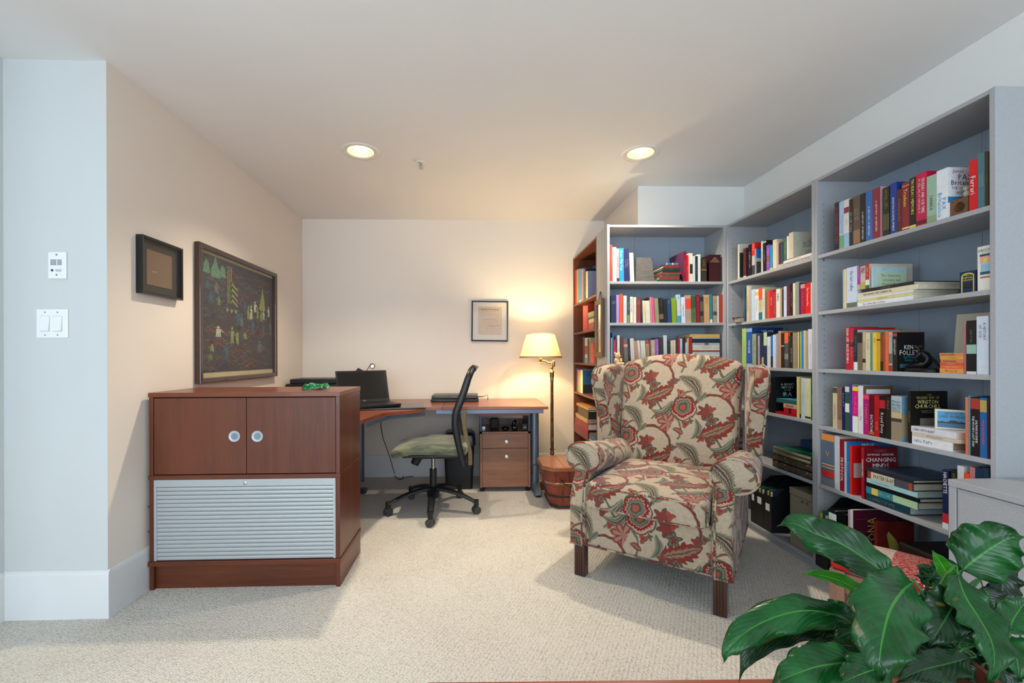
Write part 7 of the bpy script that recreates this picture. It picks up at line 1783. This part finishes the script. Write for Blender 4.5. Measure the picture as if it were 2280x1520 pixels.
wv = nt.n('ShaderNodeTexVoronoi'); nt.put(wv.inputs['Vector'], nt.v('MULTIPLY', tc, (1, 2.2, 1))); wv.inputs['Scale'].default_value = 42; wv.distance = 'MANHATTAN'
cc = nt.ramp(nt.m('FRACT', nt.m('MULTIPLY', wv.outputs['Distance'], 1.7)), [(0, hexc('d8d0c0')), (.13, hexc('181210')), (.24, hexc('b01c1c')), (.42, hexc('1c1414')), (.50, hexc('a01818'))], 'CONSTANT')
c2 = nt.ramp(nt.m('FRACT', nt.m('MULTIPLY', wv.outputs['Distance'], .9)), [(0, hexc('8c1418')), (.16, hexc('b8ac9c')), (.48, hexc('a8261c')), (.56, hexc('b8ac9c'))], 'CONSTANT')
c3 = nt.mix(nt.m('GREATER_THAN', sx_.outputs[0], .14), c2, cc); c3 = nt.mix(nt.m('LESS_THAN', sx_.outputs[0], .045), c3, hexc('b01a14'))
nt.put(b.inputs['Base Color'], c3); b.inputs['Roughness'].default_value = .95; MATS['kilim'] = m
def ccr(p):
    x, y_, z_ = p; a_ = max(0, 1 - (x / .15) ** 2) * max(0, 1 - (y_ / .138) ** 2); return (x, y_, z_ + (.03 * a_ if z_ > 0 else 0))
cu = MB().rbox((0, 0, 0), (.145, .135, .016), .014, 3, 10, ccr); 
for i, v in enumerate(cu.v): cu.v[i] = (v[0] + .125, v[1] + .115, v[2])
o = cu.build('cushion', 'kilim', None, loc=e.location + Vector((0, 0, zs + .0165)), rot=e.rotation_euler, smooth='all'); tag(o, 'red and cream embroidered cushion on the wooden stool', 'cushion')

# ------------------------------------------------------------------ table edge and peace lily close to the camera
pl = on_z(1000, 1517, .38); pr = on_z(1700, 1510, .38); dv = (pr - pl).normalized(); ang = math.atan2(dv.y, dv.x)
wood('table_wood', '6a2c1c', 'a45038', 'X', 1, .3, coat=.2, stripe=.3)
e = empty('side_table', pl - dv * .05, (0, 0, ang)); e.location.z = 0; tag(e, 'red-brown wooden table carrying the peace lily', 'table')
MB().box(0, 1.25, -.60, 0, .355, .38).build('table_top', 'table_wood', e, bevel=.003)
for x in (.04, 1.16):
    for y_ in (-.51, -.09): MB().box(x, x + .045, y_, y_ + .045, 0, .355).build('leg', 'table_wood', e, bevel=.002)
POT = Vector((.88, .84, .3805))
e = empty('potted_peace_lily', POT); tag(e, 'large peace lily with broad glossy green leaves in a pot on the table', 'plant')
MB().lathe([(.07, 0), (.078, .005), (.095, .11), (.102, .112), (.102, .13), (.092, .13), (.088, .11)], n=36, cap=True).build('pot', plain('pot_clay', '7c4632', .6), e, smooth=50)
MB().lathe([(.0005, .108), (.089, .11)], n=24, cap=False).build('soil', plain('soil', '241a14', .95, noise=.4, nscale=120), e)
def leafmat(name, g0, g1, vein, brown):
    m, nt, b = newmat(name); uv = nt.n('ShaderNodeUVMap').outputs[0]; tc = nt.n('ShaderNodeTexCoord').outputs['Object']
    sp_ = nt.n('ShaderNodeSeparateXYZ'); nt.put(sp_.inputs[0], uv); U, Vv = sp_.outputs[0], sp_.outputs[1]
    au = nt.m('ABSOLUTE', nt.m('SUBTRACT', U, .5))
    lat = nt.m('ABSOLUTE', nt.m('SUBTRACT', nt.m('FRACT', nt.m('MULTIPLY', nt.m('SUBTRACT', Vv, nt.m('MULTIPLY', au, .55)), 13)), .5))
    n1 = nt.noise(tc, 14, 4, .6); base = nt.ramp(n1, [(.35, hexc(g0)), (.65, hexc(g1))])
    base = nt.mix(nt.m('MULTIPLY', nt.m('GREATER_THAN', nt.noise(tc, 9, 3, .6, .8), .63), brown), base, hexc('6a5424'))
    base = nt.mix(nt.m('MULTIPLY', nt.m('LESS_THAN', lat, .035), .16), base, hexc(vein))
    base = nt.mix(nt.m('MULTIPLY', nt.m('LESS_THAN', au, nt.m('SUBTRACT', .022, nt.m('MULTIPLY', Vv, .016))), .9), base, hexc(vein))
    nt.put(b.inputs['Base Color'], base); b.inputs['Roughness'].default_value = .24; b.inputs['Specular IOR Level'].default_value = .32
    h = nt.m('ADD', nt.m('MULTIPLY', nt.m('SMOOTH_MIN', lat, .3, .1), .5), nt.m('SMOOTH_MIN', nt.m('MULTIPLY', au, 6), .6, .1))
    nt.put(b.inputs['Normal'], nt.bump(h, .55, .004))
    tl = nt.n('ShaderNodeBsdfTranslucent'); nt.put(tl.inputs[0], base); mx = nt.n('ShaderNodeMixShader'); mx.inputs[0].default_value = .06
    nt.put(mx.inputs[1], b.outputs[0]); nt.put(mx.inputs[2], tl.outputs[0]); nt.put(m.node_tree.nodes['Material Output'].inputs[0], mx.outputs[0]); MATS[name] = m
leafmat('leaf_green', '0a3414', '175424', '3c7c30', .45); leafmat('leaf_fresh', '2a7018', '469a22', '7cb848', .0); leafmat('leaf_dark', '0a2212', '163418', '34602c', .75)
LEAFN = 0
def leaf(pts, hw, up=(0, -.55, .83), mat='leaf_green', wav=.5, fold=.25, roll=0.0, seed=0, fat=.8):
    """pts: midrib from base to tip as (x, y, distance) in the enlarged view of the lower corner"""
    global LEAFN
    LEAFN += 1; rr = random.Random(LEAFN * 7 + 3)
    P = [at(1600 + x / 3.353, 1120 + y / 3.353, d) for x, y, d in pts]; N = 34; M_ = catmull(P, N); W_ = hw / 3.353 / F_PX * pts[len(pts) // 2][2]; nv = 12
    vd = (EYEP - P[len(P) // 2]).normalized(); up = (Vector(up).normalized() * .55 + vd * .6).normalized(); ph = rr.uniform(0, 6); vs, uvs, fs = [], [], []
    for i, p in enumerate(M_):
        t = i / N; tg = (M_[min(i + 1, N)] - M_[max(i - 1, 0)]).normalized(); side = tg.cross(up).normalized(); nn = side.cross(tg).normalized()
        if roll: q = Matrix.Rotation(roll, 3, tg); side = q @ side; nn = q @ nn
        w_ = W_ * max(math.sin(PI * min(t ** fat, 1)), 0) ** .8 * (1 - .22 * t * t) + .0006
        if t > .82: w_ *= .28 + .72 * (1 - t) / .18
        for j in range(nv + 1):
            s_ = -1 + 2 * j / nv; a = abs(s_)
            wave = wav * W_ * .34 * a ** 2.4 * math.sin(t * 24 + ph + (1.7 if s_ > 0 else 0)) + wav * W_ * .10 * a * math.sin(t * 9 + ph * 2 + s_)
            edge = 1 + .07 * math.sin(t * 30 + ph + s_ * 2) * a
            q = p + side * (s_ * w_ * edge * (1 - .12 * a * a)) + nn * (fold * w_ * (a ** 1.4) + wave - .12 * w_ * a ** 4)
            vs.append(q - POT); uvs.append((j / nv, t))
    for i in range(N):
        for j in range(nv): a = i * (nv + 1) + j; fs.append((a, a + 1, a + nv + 2, a + nv + 1))
    me = bpy.data.meshes.new('leaf'); me.from_pydata([tuple(v) for v in vs], [], fs); me.materials.append(MATS[mat])
    uvl = me.uv_layers.new(name='UVMap').data
    for p_ in me.polygons:
        for li, vi in zip(p_.loop_indices, p_.vertices): uvl[li].uv = uvs[vi]
    me.polygons.foreach_set('use_smooth', [True] * len(me.polygons))
    o = bpy.data.objects.new('leaf', me); C.objects.link(o); o.parent = e
    sd = o.modifiers.new('thickness', 'SOLIDIFY'); sd.thickness = .0007
    # leaf stalk down into the pot
    b0 = M_[0] - POT; d0 = (M_[0] - M_[2]).normalized(); rt_ = Vector((rr.uniform(-.03, .03), rr.uniform(-.03, .03), .11)); mid_ = (b0 + rt_) * .5 + Vector((0, 0, .03)) + d0 * .02
    MB().tube(catmull([rt_, mid_, b0 + d0 * .015, b0 + (M_[1] - M_[0]) * .5], 12), [.0026] * 8 + [.0022, .002, .0018, .0015, .0012], 8).build('leaf_stalk', 'leaf_stalk', e, smooth='all')
plain('leaf_stalk', '2c6428', .4)
F_, B_ = .80, 1.0
leaf([(1290, 560, 1.0), (1130, 440, 1.02), (920, 305, 1.05), (720, 225, 1.07), (560, 150, 1.08), (445, 168, 1.08)], 175, (.1, -.75, .6), fold=.12)
leaf([(1010, 900, .90), (860, 830, .90), (650, 800, .89), (420, 850, .88), (220, 950, .87), (80, 1080, .86), (35, 1185, .86)], 150, (-.1, -.5, .85), fold=-.1)
leaf([(1450, 590, .93), (1370, 660, .88), (1280, 800, .83), (1225, 1000, .79), (1200, 1180, .77), (1190, 1330, .77)], 285, (-.15, -.88, .45), fold=.1, fat=.72)
leaf([(1820, 500, .98), (1920, 415, .98), (2040, 330, .97), (2160, 265, .96), (2290, 250, .95)], 240, (.25, -.9, .35), fold=.08, fat=.75)
leaf([(1780, 520, .92), (1840, 690, .89), (1940, 850, .86), (2030, 1010, .83), (2060, 1170, .81), (2020, 1330, .80)], 190, (.45, -.8, .3), fold=.2, fat=.8)
leaf([(1790, 640, .95), (1720, 540, .95), (1650, 430, .96), (1592, 352, .97)], 60, (-.6, -.6, .5), mat='leaf_fresh', fold=.9)
leaf([(1800, 620, .98), (1720, 560, .99), (1640, 490, 1.0), (1590, 440, 1.0)], 150, (-.2, -.85, .45), fold=.1)
leaf([(1000, 960, .93), (820, 900, .93), (640, 920, .92), (460, 970, .92), (300, 1060, .91), (200, 1180, .90), (155, 1330, .90)], 105, (-.3, -.75, .45), mat='leaf_dark', fold=.2)
leaf([(1090, 1165, .80), (960, 1185, .79), (750, 1215, .78), (560, 1280, .77), (380, 1360, .76)], 190, (-.1, -.6, .8), fold=-.12)
leaf([(1350, 1200, .82), (1200, 1230, .78), (1050, 1280, .75), (900, 1350, .73)], 160, (-.2, -.8, .55), fold=-.15)
leaf([(1330, 1010, .90), (1500, 1060, .88), (1690, 1140, .86), (1850, 1250, .84), (1950, 1370, .83)], 150, (.1, -.75, .6), mat='leaf_dark', fold=-.1)
leaf([(1120, 730, .97), (1040, 650, .98), (930, 590, .99), (800, 545, 1.0), (700, 530, 1.0), (620, 530, 1.0)], 50, (0, -.7, .7), mat='leaf_fresh', fold=.8)
leaf([(2165, 960, .86), (2200, 870, .87), (2260, 780, .88), (2330, 700, .88)], 130, (-.1, -.85, .5), fold=.2)
leaf([(1020, 880, .97), (940, 820, .98), (860, 760, .99), (815, 710, 1.0)], 75, (-.2, -.7, .7), fold=.2)
leaf([(1790, 700, .99), (1740, 800, .97), (1670, 900, .95), (1600, 1010, .93)], 150, (.1, -.85, .5), mat='leaf_dark')
leaf([(1640, 640, 1.0), (1700, 800, .98), (1770, 950, .96), (1830, 1080, .95)], 150, (.2, -.85, .4), mat='leaf_dark')
leaf([(2120, 960, .88), (2180, 1060, .86), (2230, 1180, .84), (2240, 1330, .83)], 150, (.2, -.8, .5), mat='leaf_green')
leaf([(1880, 1150, .85), (1700, 1200, .83), (1500, 1250, .81), (1330, 1340, .80)], 130, (0, -.7, .6), mat='leaf_dark')
leaf([(1100, 1010, .92), (1020, 960, .91), (930, 990, .90), (860, 1040, .89)], 75, (-.2, -.8, .6), fold=-.3)
leaf([(1060, 1070, .93), (900, 1060, .93), (700, 1090, .93), (520, 1170, .93)], 70, (-.2, -.5, .6), mat='leaf_dark', fold=.3)
leaf([(1380, 600, 1.02), (1300, 560, 1.03), (1220, 520, 1.04), (1170, 480, 1.05)], 90, (0, -.7, .7), mat='leaf_green')
leaf([(1560, 620, 1.03), (1560, 560, 1.04), (1530, 510, 1.05), (1500, 520, 1.05)], 90, (0, -.7, .7), mat='leaf_green')
leaf([(1700, 640, .97), (1680, 760, .95), (1640, 900, .93), (1600, 1040, .92)], 170, (-.2, -.85, .4), mat='leaf_green')
leaf([(2000, 1000, .90), (2080, 1130, .88), (2140, 1260, .86), (2170, 1400, .85)], 170, (.2, -.85, .4), mat='leaf_dark')
leaf([(1080, 640, 1.0), (1060, 720, .99), (1080, 800, .97), (1100, 860, .96)], 90, (-.2, -.85, .4), mat='leaf_dark')
leaf([(1500, 1100, .92), (1420, 1180, .90), (1350, 1260, .88), (1300, 1360, .87)], 150, (0, -.85, .5), mat='leaf_dark')
leaf([(2250, 1000, .93), (2280, 1080, .92), (2320, 1160, .91), (2360, 1250, .9)], 120, (0, -.85, .5), mat='leaf_green')

rr = random.Random(5)
for k, (x, y, d, L_, an, hw) in enumerate(((1500, 900, 1.02, 330, 80, 120), (1820, 850, 1.02, 330, 70, 130), (2050, 760, 1.0, 320, 60, 120), (1250, 1180, .98, 260, 110, 110), (1650, 1180, .96, 300, 95, 120), (2000, 1150, .95, 300, 75, 130), (2200, 1180, .95, 260, 60, 120), (1450, 1290, .88, 240, 120, 110), (1850, 1300, .90, 260, 80, 120), (900, 980, 1.0, 260, 150, 90), (2120, 620, 1.02, 330, 95, 120))):
    a_ = math.radians(an); dx, dy = math.cos(a_), math.sin(a_)
    leaf([(x - dx * L_ * .5, y - dy * L_ * .5, d), (x - dx * L_ * .15, y - dy * L_ * .2, d - .01), (x + dx * L_ * .2, y + dy * L_ * .2, d - .02), (x + dx * L_ * .55, y + dy * L_ * .5, d - .03)], hw, (rr.uniform(-.6, .4), -.6, .5), mat=('leaf_dark', 'leaf_green')[k % 2])

leaf([(1800, 640, .91), (1740, 780, .89), (1660, 920, .87), (1560, 1090, .86)], 185, (-.5, -.7, .3), mat='leaf_dark', fat=.8)
leaf([(1700, 900, .93), (1780, 1040, .91), (1850, 1160, .90), (1900, 1300, .89)], 150, (-.2, -.8, .4), mat='leaf_green')
